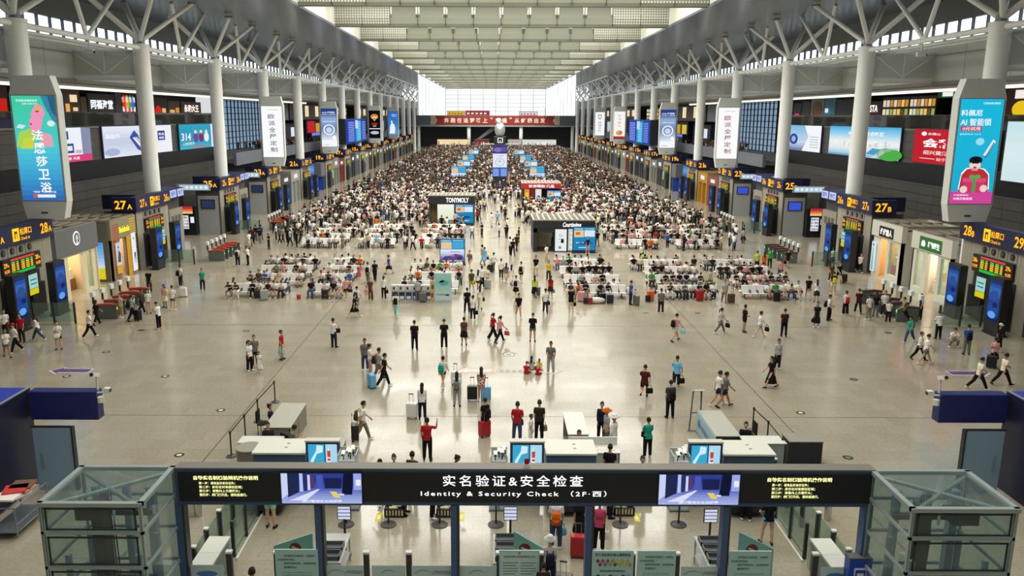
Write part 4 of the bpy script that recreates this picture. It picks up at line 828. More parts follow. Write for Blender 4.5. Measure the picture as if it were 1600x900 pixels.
# far counters under the bridge and posters on top of it
for x0, x1, c1, lab in ((-23.5, -10.5, '#f0dcb0', 'warm lit food counter under the left half of the far bridge'), (10.8, 24.5, '#d8dcd4', 'pale lit souvenir counter under the right half of the far bridge'), (-8.5, -2.5, '#7a3838', 'small red signed counter left of the far stair'), (5.0, 10.5, '#b8b0a4', 'beige counter right of the clock tower')):
    t = thing('far_counter', lab, 'counter', ((x0 + x1) / 2, 332.5, 0)); w = (x1 - x0) / 2
    MB().use(PAINT, '#5a5148').box(-w, w, 0, 2, 0, 3.6).build('body', t)
    m = MB(); B = cam_board(m, -w, w, -.03, .6, 3.4, .05); B.rect(0, 0, 1, 1, c1, DISP); B.lay(); random.seed(int(x0 * 3))
    for i in range(14): B.rect(.02 + i * .07, .15, .06 + i * .07, .3 + random.random() * .5, random.choice(['#d8a860', '#e8d8b0', '#b87848', '#f4ecd8']) if x0 < -10 else random.choice(['#8a8c88', '#f4f4f0', '#a86050', '#c8ccc8']), DISP)
    m.build('lit_front', t)
t = thing('escalator', 'grey escalator rising to the far bridge behind the clock tower', 'escalator', (0, 338, 0))
MB().use(PAINT, '#6d7074').prism([(-10, 0, 1.6), (-9, 0, 1.6), (1.5, 0, 8.4), (1.5, 0, 9.6), (0, 0, 9.6)], (0, 1.6, 0)).build('truss', t)
for x0, x1, z0, z1, c, lab in ((-29.2, -20.2, 13, 15.9, '#e8eef0', 'white framed poster pair at the left end of the far bridge'), (-19.6, -12.5, 13, 14.8, '#c8b820', 'yellow and green shop sign on the far bridge'), (-12.3, -2.4, 13, 15.0, '#a83030', 'red and dark shop sign on the far bridge'), (20.0, 30.0, 13, 15.9, '#e4ecf2', 'white framed poster pair at the right end of the far bridge'), (9.5, 17, 13, 14.6, '#f0d8d4', 'white sign with red writing on the far bridge')):
    t = thing('bridge_sign', lab, 'sign', ((x0 + x1) / 2, 335.25, 12.9), 0, 'signs on the far bridge'); w = (x1 - x0) / 2
    MB().use(PAINT, '#4a5a70').box(-w, w, 0, .3, 0, z1 - z0).build('frame', t)
    m = MB(); B = cam_board(m, -w + .2, w - .2, -.02, .2, z1 - z0 - .2, .05); B.rect(0, 0, 1, 1, c, DISP); B.lay()
    for i in range(5): B.rect(.06 + i * .18, .2, .16 + i * .18, .6, ('#6a7078', '#3a6a40', '#f4e8e0', '#98a4b0', '#c83a38')[int(abs(x0)) % 5], DISP)
    m.build('face', t)
# ================================================================ SECURITY GATE, LIFTS, CHECKPOINT
def fy(x, y, Y): r = ray(x, y); return CAM + r * (Y / r.y)
STEEL = '#405a84'
g = thing('security_gate', 'wide blue framed gate with a black sign 实名验证&安全检查 across the foreground', 'gate', (0, 19.5, 0))
x0, x1 = -9.12, 9.02
m = MB().use(PAINT, STEEL).box(x0, x1, 0, .3, 2.84, 3.84).use(PAINT, '#6f6b63').box(x0, x1, -.02, .36, 3.84, 3.88); m.build('beam', g)
m = MB().use(PAINT, '#15191f').box(x0 + .08, x1 - .08, -.03, .02, 2.95, 3.76); m.build('sign_panel', g)
m = MB(); B = cam_board(m, x0, x1, -.04, 2.9, 3.84, .004); YL = '#eef0a0'
B.text('自助实名制核验闸机操作说明', .073, .76, .13, YL, NEON, w=.092, bold=.02)
for i, s_ in enumerate(('第一步：请准备好身份证件；', '第二步：身份证对准感应区域；', '第三步：请看向上方摄像头；', '第四步：闸门打开后，请快速通行。')): B.text(s_, .034, .6 - i * .115, .09, YL, NEON, w=(.052, .062, .058, .068)[i], bold=.012, align='L')
B.text('自助实名制核验闸机操作说明', .892, .76, .13, YL, NEON, w=.092, bold=.02)
for i, s_ in enumerate(('第一步：请准备好身份证件；', '第二步：身份证对准感应区域；', '第三步：请看向上方摄像头；', '第四步：闸门打开后，请快速通行。')): B.text(s_, .853, .6 - i * .115, .09, YL, NEON, w=(.052, .062, .058, .068)[i], bold=.012, align='L')
B.text('实名验证&安全检查', .483, .7, .33, '#f2f4f6', NEON, w=.2, bold=.006, sp=1.35).text('Identity & Security Check （2F·西）', .484, .31, .2, '#f2f4f6', NEON, w=.266, bold=.012, sp=1.3); m.build('lettering', g)
def lobby(B):
    B.grad(0, 0, 1, 1, ['#a8b2e0', '#8a98d8', '#4a58b0', '#2a3488', '#32408c'], 12, DISP); B.lay()
    B.poly([(0, .15), (.08, .3), (.08, 1), (0, 1)], '#c8d2f4', DISP).poly([(.08, .2), (.22, .38), (.22, 1), (.08, 1)], '#222a4c', DISP).rect(.23, .4, .27, 1, '#b8c4f2', DISP).rect(.28, .42, .32, 1, '#2a3258', DISP).rect(.33, .45, .36, .95, '#d0d8f8', DISP).rect(.37, .5, .41, .95, '#5a3a60', DISP).rect(.44, .5, .52, .95, '#4a5ab4', DISP).rect(.54, .5, .75, .85, '#1c244e', DISP).rect(.9, .45, 1, 1, '#98a8e8', DISP)
    B.lay().poly([(.75, .3), (.78, 1), (.9, 1), (.88, .3)], '#14182e', DISP).poly([(.6, .4), (.66, .2), (.74, .2), (.68, .4)], '#e0d060', DISP).rect(.93, .6, .99, .8, '#e8ecfc', DISP).rect(.72, .28, .78, .33, '#e8ecf8', DISP)
    B.poly([(.1, .1), (.45, .48), (.48, .48), (.3, .1)], '#d8def6', DISP).text('通行警惕安全线提醒', .5, .08, .09, '#f6f8ff', DISP, w=.5)
for xs, lab in ((-6.4, 'left video screen showing a blue lobby'), (6.15 - .0, 'right video screen showing a blue lobby')):
    u = (-6.4, 'l') if xs < 0 else (0, 0)
    xa = fy(439, 760, 19.48).x if xs < 0 else fy(1028, 760, 19.48).x
    m = MB(); m.use(PAINT, '#0e1014').box(xa, xa + 2.12, -.06, .0, 2.9, 3.78); B = cam_board(m, xa + .02, xa + 2.1, -.065, 2.92, 3.76, .003); lobby(B); o = m.build('video_screen', g); o['label'] = lab
for px in (283, 499, 711, 922, 1135, 1355):
    xx = fy(px, 800, 19.6).x; MB().use(PAINT, STEEL).box(xx - .11, xx + .05, 0, .3, 0, 2.86).use(PAINT, '#33363a').box(xx + .05, xx + .11, .02, .3, 0, 2.86).build('post', g)
t = thing('beacon', 'small red and white warning beacon on top of the security gate', 'beacon', (fy(823, 727, 19.6).x, 19.62, 3.88))
MB().use(PAINT, '#e8e4dc').cyl(0, 0, 0, .09, .08).build('base', t); MB().use(PAINT, '#8a1c1c').cyl(0, 0, .09, .24, .065, 16, .055).build('lens', t)
# glass lifts either side
for sg, xa, xb, ya, yb in ((-1, -11.59, -9.16, 17.55, 19.64), (1, 8.92, 11.42, 17.42, 19.55)):
    t = thing('glass_lift', 'glass lift shaft with a cross braced glass roof at the gate\'s %s end' % SIDE[sg], 'lift', ((xa + xb) / 2, (ya + yb) / 2, 0)); w = (xb - xa) / 2; d = (yb - ya) / 2
    FR = '#7e8c8a'; SF = mat('brushed_frame', '#a3afad', .3, .3)
    m = MB().use(SF)
    for sx in (-1, 1):
        for sy in (-1, 1): m.box(sx * w - .07 * (sx > 0), sx * w + .07 * (sx < 0), sy * d - .07 * (sy > 0), sy * d + .07 * (sy < 0), 0, 3.85)
    for z in (.25, 1.2, 2.14, 3.05): 
        m.box(-w, w, -d, -d + .06, z, z + .08).box(-w, w, d - .06, d, z, z + .08).box(-w, -w + .06, -d, d, z, z + .08).box(w - .06, w, -d, d, z, z + .08)
    m.box(-w - .03, w + .03, -d - .03, -d + .1, 3.77, 3.87).box(-w - .03, w + .03, d - .1, d + .03, 3.77, 3.87).box(-w - .03, -w + .1, -d, d, 3.77, 3.87).box(w - .1, w + .03, -d, d, 3.77, 3.87)
    m.build('frame', t)
    m = MB().use(mat('dark_gasket', '#26302f', .5))
    for za, zb in ((.36, 1.16), (1.32, 2.1), (2.26, 3.0), (3.17, 3.74)):
        for (p, q, r_, s_) in ((-w + .14, w - .14, -d - .015, -d + .01),):
            m.box(p, q, r_, s_, za, za + .04).box(p, q, r_, s_, zb - .04, zb).box(p, p + .04, r_, s_, za, zb).box(q - .04, q, r_, s_, za, zb)
    m.build('gasket', t)
    m = MB().use(GLASSD).box(-w + .02, w - .02, -d + .02, -d + .04, 0, 3.8).box(-w + .02, w - .02, d - .04, d - .02, 0, 3.8).box(-w + .02, -w + .04, -d, d, 0, 3.8).box(w - .04, w - .02, -d, d, 0, 3.8); m.build('side_glass', t)
    m = MB().use(GLASSD).box(-w + .05, w - .05, -d + .05, d - .05, 3.8, 3.82); m.build('roof_glass', t)
    m = MB().use(SF).tube([(-w + .1, -d + .1, 3.72), (w - .1, d - .1, 3.72)], .055, 8).tube([(-w + .1, d - .1, 3.72), (w - .1, -d + .1, 3.72)], .055, 8); m.build('roof_brace', t)
    m = MB().use(PAINT, '#9fb4c2').box(-w + .45, -w + .6, d - .5, d - .3, 0, 3.5).box(w - .6, w - .4, d - .5, d - .3, 0, 3.5).box(.0, .16, d - .45, d - .3, 0, 3.5).use(PAINT, '#3b4548').box(-w + .35, w - .35, d - .75, d - .6, 2.85, 2.98).box(-.5, -.2, -.1, .3, 0, 3.4)
    for i in range(5): m.use(PAINT, '#23282a').tube([(-.35 + i * .06, .2, 3.6), (-.4 + i * .09, .15 + .05 * (i % 2), 2.4), (-.33 + i * .07, .25, .1)], .018, 6)
    m.use(PAINT, '#2c3436').box(sg * .5 - .28, sg * .5 + .35, -.3, .25, 3.02, 3.3); m.use(PAINT, '#c8d4d6').box(sg * -.1, sg * -.1 + .05, -.2, -.15, 2.98, 3.5)
    m.build('hoist_gear', t)
    m = MB().use(PAINT, '#66706f').box(-w + .3, w - .3, -d + .35, d - .55, .15, .3)
    for sx in (-1, 1):
        for yy in (-d + .4, d - .6): m.use(PAINT, '#8fa6b4').box(sx * (w - .36) - .06, sx * (w - .36) + .06, yy - .05, yy + .05, .3, 2.3)
    m.use(PAINT, '#4a5456').box(-w + .3, w - .3, d - .62, d - .56, .3, 1.1); m.build('lift_car', t)
# glass barriers and notices along the gate line
PALE = '#a9cfca'
for i, px in enumerate((355, 430, 571, 638, 780, 845, 990, 1060, 1278)):
    xx = fy(px, 868, 19.6).x
    t = thing('barrier_post', 'dark barrier post with a white cap under the security gate, %s from the left' % ORD[i].replace('nearest', 'first'), 'post', (xx, 19.75, 0), 0, 'white capped posts at the gate line')
    MB().use(PAINT, '#33383b').box(-.075, .075, -.06, .06, 0, 1.32).build('shaft', t); MB().use(PAINT, '#dcdcd4').box(-.085, .085, -.07, .07, 1.32, 1.38).build('cap', t)
def band_panel(pa, pb, words, label, blue=False):
    xa, xb = fy(pa, 890, 19.65).x, fy(pb, 890, 19.65).x
    t = thing('etched_barrier', label, 'glass panel', ((xa + xb) / 2, 19.65, 0), 0, 'etched glass panels at the gate line'); w = (xb - xa) / 2
    MB().use(GLASS).box(-w, w, -.01, .01, .1, 1.02).build('pane', t)
    m = MB().use(PAINT, '#b9d0d0').box(-w, w, -.016, -.012, .6, 1.02); B = cam_board(m, -w, w, -.018, .6, 1.02, .003)
    if blue: B.circ(.5, .4, .3, .2, '#4a78b8', PAINT)
    else:
        c0 = .3 if words else .5
        B.poly([(c0 - .25, .45), (c0 - .1, .7), (c0 + .05, .72), (c0 + .25, .5), (c0 + .05, .66), (c0 - .1, .64), (c0 - .2, .47)], '#6f8a8e', PAINT)
        if words: B.text('上海虹桥站欢迎您', .74, .55, .26, '#4f6468', PAINT, w=.46)
    m.build('etched_band', t)
band_panel(508, 568, True, 'etched glass barrier reading 上海虹桥站欢迎您, right of the second gate post')
band_panel(581, 634, False, 'etched glass panel with only a train line, between the two middle posts')
band_panel(643, 706, True, 'etched glass barrier reading 上海虹桥站欢迎您, left of the third gate post')
band_panel(716, 776, False, 'etched glass panel with only a train line, right of the third gate post')
band_panel(1064, 1128, True, 'etched glass barrier reading 上海虹桥站欢迎您, left of the fifth gate post')
band_panel(296, 351, False, 'glass panel with a blue oval by the left lift', True)
band_panel(1282, 1330, False, 'glass panel with a blue oval by the right lift', True)
def notice(pa, pb, kind, label):
    xa, xb = fy(pa, 870, 19.5).x, fy(pb, 870, 19.5).x; t = thing('notice_board', label, 'notice board', ((xa + xb) / 2, 19.5, 0), 0, 'pale notices at the gate line'); w = (xb - xa) / 2
    MB().use(PAINT, PALE).box(-w, w, -.02, .02, .1, 1.57).build('panel', t)
    m = MB(); B = cam_board(m, -w, w, -.025, .1, 1.57, .003); ink = '#3f5a60'
    if kind == 'text':
        for i, s_ in enumerate(('按照国家的法律规定，为保障您', '安全有序的进站。', '请您按照顺序排队，自觉接受检查', '谢谢配合！')): B.text(s_, .2 if i in (0, 2, 3) else .06, .88 - i * .075, .045, ink, PAINT, w=(.72, .4, .75, .3)[i], align='L')
        for i in range(4): B.text(('According to the legal provisions of', 'the regulations to ensure safety inspection', 'please queue in order and accept it', 'Thank you for your cooperation')[i], .5, .55 - i * .05, .025, ink, PAINT, w=.7 - .05 * (i == 3))
    elif kind == 'rules':
        B.rect(.05, .03, .95, .97, '#b9d8d0', PAINT).lay().text('铁路旅客禁止限制携带物品公告', .5, .88, .04, ink, PAINT, w=.8, bold=.015).circ(.5, .95, .03, .025, '#c8605a', PAINT)
        for c_ in (.28, .72):
            for i in range(11): B.rect(c_ - .19, .2 + i * .055, c_ + .19 - .06 * (i % 3 == 0), .215 + i * .055, '#5f7f80', PAINT)
    else:
        B.text('铁路进站乘车禁止携带物品', .5, .92, .06, '#34484c', PAINT, w=.86, bold=.02).text('铁路进站乘车限制携带物品', .5, .6, .045, '#34484c', PAINT, w=.62, bold=.015)
        cs = ['#8a2038', '#c23a50', '#c23a50', '#8fa04a', '#c8c83a', '#b8c040', '#e0a030']
        for i in range(7):
            for dv, c in ((0, cs[i]), (-.07, ['#6f3a58', '#3a78b0', '#8aa04a', '#4a4a3a', '#a8b840', '#c8c040', '#9a9a60'][i])):
                uu = .14 + i * .12 + (.06 if dv else 0)
                if uu < .93: mm = MB(); B9 = cam_board(mm, -w, w, -.03, .1, 1.57, .003); B9.poly([(uu - .05, .8 + dv), (uu, .845 + dv), (uu + .05, .8 + dv), (uu, .755 + dv)], c, PAINT); mm.build('hazard_diamond', t)
        for i in range(3): B.circ(.16 + i * .3, .5, .05, .03, '#3a4a50', PAINT).rect(.24 + i * .3, .47, .34 + i * .3, .53, '#8fb0ae', PAINT)
        for i in range(6): B.rect(.08, .1 + i * .05, .9, .115 + i * .05, '#7f9fa0', PAINT)
    m.build('print', t)
notice(430, 497, 'text', 'pale green notice of grey Chinese and English text, left of the second gate post')
notice(780, 843, 'rules', 'pale green notice of small rules in two columns, middle of the gate line')
notice(925, 990, 'goods', 'pale green notice with a row of coloured hazard diamonds')
notice(996, 1056, 'text', 'pale green notice of grey text just right of the hazard diamonds')
notice(1139, 1205, 'text', 'pale green notice of grey text at the right gate bay')
for pts, lab, cx in (([(-6.9, 1.22), (-5.82, 1.6), (-5.82, .01), (-6.9, .01)], 'left', -6.3), ([(-.3, 1.68), (.5, 1.18), (.5, .01), (-.3, .01)], 'middle', .0), ([(5.87, 1.68), (6.85, 1.18), (6.85, .01), (5.87, .01)], 'right', 6.25)):
    t = thing('no_entry_panel', 'slanting pale green glass panel with a red no entry disc, %s bay of the gate' % lab, 'panel', (cx, 20.3, 0), 0, 'no entry panels')
    MB().use(PAINT, '#8fc0b6').prism([(x - cx, -.02, z) for x, z in pts], (0, .04, 0)).build('panel', t)
    m = MB().use(PAINT, '#8a2626').tube([(0, -.035, 1.16), (0, -.022, 1.16)], .16, 20); m.use(PAINT, '#d8c8c0').obox((0, -.04, 1.16), (.1, 0, -.05), (0, .004, 0), (.012, 0, .024)); m.build('disc', t)
# glass fences running inward on both sides
for sg in (-1, 1):
    S = SIDE[sg]; o = -9.15 if sg < 0 else 8.97
    glass_fence([(o, y) for y in (20.4, 21.4, 22.5, 23.7, 25.0, 26.4, 27.8)], 1.1, 'outer glass fence with capped posts running in from the gate on the %s' % S, 'glass_fence', 'fence', pw=.06, cap=True)
    glass_fence([(o - sg * .62, y) for y in (21.8, 23.0, 24.3, 25.6, 27.0)], 1.15, 'inner glass fence with a white floor rail on the %s' % S, 'glass_fence', 'fence', pw=.045)
    MB().use(PAINT, '#d9d7cc').box(-.03, .03, -2.9, 2.9, 0, .06)
    t = thing('floor_rail', 'white rail on the floor beside the inner glass fence on the %s' % S, 'rail', (o - sg * .75, 24.4, 0)); MB().use(PAINT, '#d9d7cc').box(-.03, .03, -2.8, 2.8, 0, .07).build('rail', t)
    t = thing('security_cabinet', 'long white topped glass sided cabinet by the %s gate fence' % S, 'cabinet', (o - sg * .42, 20.5, 0))
    MB().use(PAINT, '#2c3234').box(-.26, .26, -.75, .75, 0, .88).build('body', t); MB().use(PAINT, '#cfd0c6').box(-.3, .3, -.8, .8, .88, .94).box(-.3, .3, -.1, -.08, .94, .945).build('top', t)
    MB().use(GLASS).box(-sg * .31, -sg * .32, -.8, .8, .05, .9).build('side_glass', t)
for i, px in enumerate((301, 311)):
    p = fz(px, 806); t = thing('steel_bollard', 'shiny steel bollard seen under the gate\'s left end, %s' % ('left of the two' if i == 0 else 'right of the two'), 'bollard', (p.x, p.y, 0), 0, 'steel bollards')
    MB().use(mat('chrome', '#c8c8c8', .15, 1.0)).cyl(0, 0, 0, .75, .12, 20).build('tube', t, smooth=False); MB().use(PAINT, '#8a8a86').cyl(0, 0, .75, .78, .125, 20).build('cap', t)
p = fz(1300, 806); t = thing('steel_bollard', 'shiny steel bollard seen under the gate\'s right end', 'bollard', (10.0, 24.2, 0)); MB().use(mat('chrome')).cyl(0, 0, 0, .75, .12, 20).build('tube', t); MB().use(PAINT, '#8a8a86').cyl(0, 0, .75, .78, .125, 20).build('cap', t)
# x-ray baggage scanners with monitor boards and camera columns
def xray(xm0, xm1, xs0, xs1, xc0, xc1, which):
    t = thing('xray_scanner', 'white topped blue sided baggage scanner at the %s checkpoint' % which, 'scanner', ((xm0 + xm1) / 2, 25.3, 0)); w = (xm1 - xm0) / 2
    m = MB().use(PAINT, '#3f586e').box(-w, w, 0, 1.15, .35, 1.72).use(PAINT, '#22282c').box(-w + .1, w - .1, .05, 1.1, 0, .35); m.build('housing', t)
    m = MB().use(PAINT, '#d2d1c4').box(-w - .03, w + .03, -.04, 1.2, 1.72, 1.78).use(PAINT, '#9a9a90').box(.1, .2, .4, .43, 1.78, 1.8).box(.1, .2, .75, .78, 1.78, 1.8); m.build('top_cover', t)
    m = MB().use(PAINT, '#c3c3b8').box(-w - .05, w * .4, -1.1, 0, .82, .9).use(PAINT, '#1c1e20').box(-w, w * .35, -1.05, 0, .2, .82).use(PAINT, '#15161a').box(-w, w * .35, -1.07, -.02, .9, .92); m.build('conveyor', t)
    m = MB().use(PAINT, '#e4e2da').tube([(w * .35, -.5, .9), (w * .35, -.5, 1.1)], .07, 12); m.build('alarm_lamp', t)
    cx = (xs0 + xs1) / 2; ws = (xs1 - xs0) / 2
    t = thing('monitor_board', 'blue framed twin monitor board at the %s checkpoint' % which, 'monitor', (cx, 25.2, 0), 0, 'checkpoint monitor boards')
    MB().use(PAINT, '#2f4468').box(-ws, ws, 0, .18, .5, 2.2).use(PAINT, '#c3c1b4').box(-ws - .02, ws + .02, -.03, .25, 2.2, 2.25).use(PAINT, '#2a3446').box(-ws * .8, ws * .8, .02, .16, 0, .5).build('case', t)
    m = MB(); B = cam_board(m, -ws + .08, ws - .08, -.01, 1.0, 2.12, .003); B.rect(0, 0, .56, 1, '#3aa8d0', DISP).rect(.6, 0, 1, 1, '#a9d8ec', DISP); B.lay().poly([(.05, .3), (.12, .35), (.3, .7), (.5, .75), (.52, .95), (.3, .98), (.28, .8), (.16, .62), (.08, .5)], '#cfeef4', DISP).rect(.66, .5, .76, .78, '#c83a3a', DISP).poly([(.66, .0), (.64, .5), (.7, .95), (.78, .5), (.78, 0)], '#eef6fa', DISP)
    B.lay().rect(.66, .6, .77, .8, '#c8403c', DISP).rect(.66, .48, .77, .55, '#c8403c', DISP).text('安检须知', .27, .2, .08, '#eaf6fb', DISP, w=.3); m.build('screen', t)
    cx = (xc0 + xc1) / 2; wc = (xc1 - xc0) / 2
    t = thing('camera_column', 'white column with a cluster of cameras on top at the %s checkpoint' % which, 'column', (cx, 24.7, 0), 0, 'checkpoint camera columns', 'thing')
    MB().use(PAINT, '#c7d0d2').box(-wc, wc, 0, .6, .05, 1.75).use(PAINT, '#8a9599').box(-.03, .03, -.01, 0, .05, 1.7).use(PAINT, '#5b6266').box(-wc - .05, wc + .05, -.05, .65, 0, .05).build('cabinet', t)
    m = MB().use(PAINT, '#b4b8b4').box(-wc, wc, .58, .62, 1.75, 2.0).box(-wc, -wc + .03, 0, .6, 1.75, 1.95).box(wc - .03, wc, 0, .6, 1.75, 1.95); m.build('tray', t)
    for i, (dx, dy, a) in enumerate(((-.12, .1, .4), (.1, .15, -.5), (0, .35, .1), (.15, .4, .8))):
        m = MB().use(PAINT, '#e2e2dc').obox((dx, dy, 1.98 + .05 * (i % 2)), (.06, .03 * a, 0), (-.02 * a, .11, .03), (0, -.02, .045)).use(PAINT, '#1d1f21').tube([(dx - .02 * a, dy - .13, 1.96 + .05 * (i % 2)), (dx - .02 * a, dy - .1, 1.97 + .05 * (i % 2))], .04, 10).tube([(dx, dy, 1.76), (dx, dy, 1.97)], .02, 6); m.build('camera', t)
xray(-8.9, -7.16, -7.1, -5.98, -5.96, -5.35, 'left')
xray(.92, 2.58, -.3, .83, -.95, -.4, 'middle')
xray(6.85, 8.55, 5.64, 6.76, 5.02, 5.58, 'right')
# belt stanchions
def stanchion(x, y, label, grp, r=.2):
    t = thing('belt_stanchion', label, 'stanchion', (x, y, 0), 0, grp)
    MB().use(PAINT, '#3c3a38').cyl(0, 0, 0, .025, r, 20).cyl(0, 0, .025, .06, r * .7, 20, .05).build('base', t); MB().use(PAINT, '#2a2826').cyl(0, 0, .05, .98, .03, 10).cyl(0, 0, .92, 1.02, .045, 12).build('pole', t); return t
for sg, pts in ((-1, [(-10.89, 29.0), (-10.89, 30.8), (-10.88, 32.6), (-10.8, 35.0)]), (1, [(9.98, 28.5), (10.05, 30.3), (9.95, 31.8)])):
    for i, p in enumerate(pts):
        t = stanchion(*p, 'black belt stanchion on the %s of the checkpoint, %s' % (SIDE[sg], ('nearest the gate', 'second from the gate', 'third from the gate', 'farthest from the gate')[i]), 'belt stanchions')
        if i < len(pts) - 1:
            q = pts[i + 1]; MB().use(CLOTH, '#23211f').obox(((q[0] - p[0]) / 2, (q[1] - p[1]) / 2, .96), ((q[0] - p[0]) / 2, (q[1] - p[1]) / 2, 0), (.004, 0, 0), (0, 0, .025)).build('belt', t)
for i, px in enumerate((541, 607, 687, 775, 969, 1060)):
    p = fz(px, 820); stanchion(p.x, p.y, 'black post on a round base seen under the gate, %s from the left' % ORD[i].replace('nearest', 'first'), 'posts under the gate', .26)
for i, (px, py) in enumerate(((617, 808), (698, 808), (975, 806), (1003, 788))):
    p = fz(px, py); t = thing('slipper_crate', 'black crate of yellow slippers on the floor, %s from the left' % ORD[i].replace('nearest', 'first'), 'crate', (p.x, p.y + .15, 0), 0, 'crates of slippers')
    m = MB().use(PAINT, '#1e1d1a').box(-.34, .34, -.2, .2, .02, .05).box(-.34, .34, -.2, -.17, .05, .3).box(-.34, .34, .17, .2, .05, .3).box(-.34, -.31, -.2, .2, .05, .3).box(.31, .34, -.2, .2, .05, .3)
    for j in range(6): m.use(PAINT, '#d9cf9a').box(-.28 + j * .1, -.23 + j * .1, -.206, -.2, .08, .26)
    m.build('box', t)
    MB().use(PAINT, '#e0d69c').ell((-.1, -.06, .28), .2, .05, .05, 10, 5).ell((.08, .07, .28), .2, .05, .05, 10, 5).build('slippers', t)
for i, (px, py) in enumerate(((592, 808), (721, 807), (994, 808))):
    p = fz(px, py); t = tag(MB().use(PAINT, '#d6cc2a').box(-.09, .09, -.3, .3, .001, .004).use(PAINT, '#f2eeb0').box(-.05, .05, -.15, .12, .004, .005).build('floor_sticker', loc=(p.x, p.y, 0)), 'yellow strip sticker on the floor behind the gate, %s' % ('left', 'middle', 'right')[i], 'sticker', 'yellow floor stickers')
# tray tables, scanners
def tray_table(x, y, label, n=3, scanner=True):
    t = thing('tray_table', label, 'table', (x, y, 0))
    m = MB().use(PAINT, '#b9bab4')
    for sx in (-.32, .32):
        for sy in (-.75, .75): m.box(sx - .025, sx + .025, sy - .025, sy + .025, 0, .78)
    m.box(-.36, .36, -.8, .8, .78, .82).box(-.34, .34, -.78, .78, .25, .28); m.build('frame', t)
    for i in range(n):
        q = thing('luggage_tray', 'dark grey tray on the %s, %s' % (label, ('front', 'middle', 'back', 'rearmost')[i]), 'tray', (x, y - .5 + i * .46, .82), 0, 'grey luggage trays')
        MB().use(PAINT, '#5c6163').box(-.3, .3, -.2, .2, 0, .02).box(-.3, .3, -.2, -.17, .02, .13).box(-.3, .3, .17, .2, .02, .13).box(-.3, -.27, -.2, .2, .02, .13).box(.27, .3, -.2, .2, .02, .13).build('tray', q)
    if scanner:
        q = thing('display_stand', 'striped display stand behind the %s' % label, 'stand', (x + .15, y + 1.0, 0)); MB().use(PAINT, '#1f2022').cyl(0, 0, 0, .03, .18, 16).cyl(0, 0, 0, 1.2, .035, 8).build('pole', q)
        m = MB().use(PAINT, '#26282c').box(-.2, .2, -.02, .05, 1.15, 1.6); B = cam_board(m, -.18, .18, -.03, 1.18, 1.58, .003); B.rect(0, 0, 1, 1, '#cfd4e8', DISP); B.lay()
        for i in range(3): B.rect(0, .2 + i * .28, 1, .27 + i * .28, '#5a5f7c', DISP)
        m.build('display', q)
p = fz(512, 880, .8); tray_table(p.x, 20.9, 'white edged table right of the second gate post', 2)
p = fz(790, 850, .8); tray_table(p.x, 20.9, 'table of stacked trays left of the middle notice', 3)
p = fz(1114, 860, .8); tray_table(p.x, 20.8, 'steel table left of the fifth gate post', 3)
# desks behind the checkpoint
def desk(x0, x1, y0, y1, h, body, top, label, name='desk', open_end=True):
    t = thing(name, label, 'desk', ((x0 + x1) / 2, (y0 + y1) / 2, 0)); w, d = (x1 - x0) / 2, (y1 - y0) / 2
    m = MB().use(PAINT, body).box(w - .04, w, -d, d, 0, h - .03).box(-w, w, d - .04, d, 0, h - .03).box(-w, w, -d, -d + .04, 0, h - .03).box(-w + .1, w, -.02, .02, 0, h - .03); m.build('carcass', t)
    MB().use(PAINT, top).box(-w - .03, w + .03, -d - .03, d + .03, h - .03, h).build('worktop', t); return t
desk(-9.75, -8.75, 29.6, 32.3, .95, '#7d7868', '#a6a496', 'long grey desk with an officer seated at its left side')
t = desk(-10.3, -8.75, 28.1, 28.7, .95, '#93b0ae', '#d0d0c8', 'low cabinet with pale teal doors behind the left scanner', 'counter_cabinet')
MB().use(PAINT, '#7fa09e').box(-.72, -.02, -.345, -.34, .05, .85).box(.02, .72, -.345, -.34, .05, .85).build('door', t)
desk(-7.9, -6.6, 28.6, 29.6, .5, '#8d8874', '#a8a496', 'low grey slab bench beside the seated woman in grey', 'low_bench')
desk(2.0, 2.75, 28.9, 31.2, 1.0, '#8f8a78', '#d8d6ca', 'white topped desk at the middle checkpoint', 'desk')
t = desk(1.9, 3.7, 27.3, 28.1, .95, '#aeb4b0', '#d6d5ca', 'white console littered with papers at the middle checkpoint', 'console'); random.seed(4)
MB().use(PAINT, '#cfd0c8').box(-.9, .9, .3, .36, .95, 1.25).build('backboard', t)
for i in range(5):
    q = tag(MB().use(PAINT, random.choice(['#e8e6de', '#dcdad0', '#c8c4b4'])).box(-.13, .13, -.09, .09, 0, .012 + .01 * (i % 3)).build('paper_stack', loc=(2.2 + i * .3, 27.55 + .12 * (i % 2), .95), rotz=random.uniform(-.4, .4)), 'stack of white paper on the middle console, %s from the left' % ORD[i].replace('nearest', 'first'), 'paper', 'papers on the middle console')
t = desk(7.6, 8.5, 28.9, 31.6, .95, '#2c3032', '#a9a99c', 'grey desk with a pale blue printed side at the right checkpoint')
m = MB().use(PAINT, '#9fc4d4').box(-.5, -.46, -1.38, 1.38, .04, .9); B = Board(m, (-.505, 1.38, .04), (0, -1, 0), (0, 0, 1), 2.76, .86, .004); B.text('安检服务台', .5, .5, .25, '#3a6a9a', PAINT, w=.6).circ(.15, .55, .06, .2, '#3a6a9a', PAINT); m.build('printed_side', t)
t = desk(8.5, 10.0, 28.2, 28.9, .95, '#8a9894', '#d3d3ca', 'white topped grey cabinet behind the right scanner', 'counter_cabinet')
desk(6.3, 7.5, 27.3, 28.4, .8, '#8c8878', '#c9c6b8', 'white topped low table behind the right monitor board', 'low_table')
t = thing('sack_trolley', 'white folded step trolley leaning by the right checkpoint desk', 'trolley', (7.45, 32.2, 0))
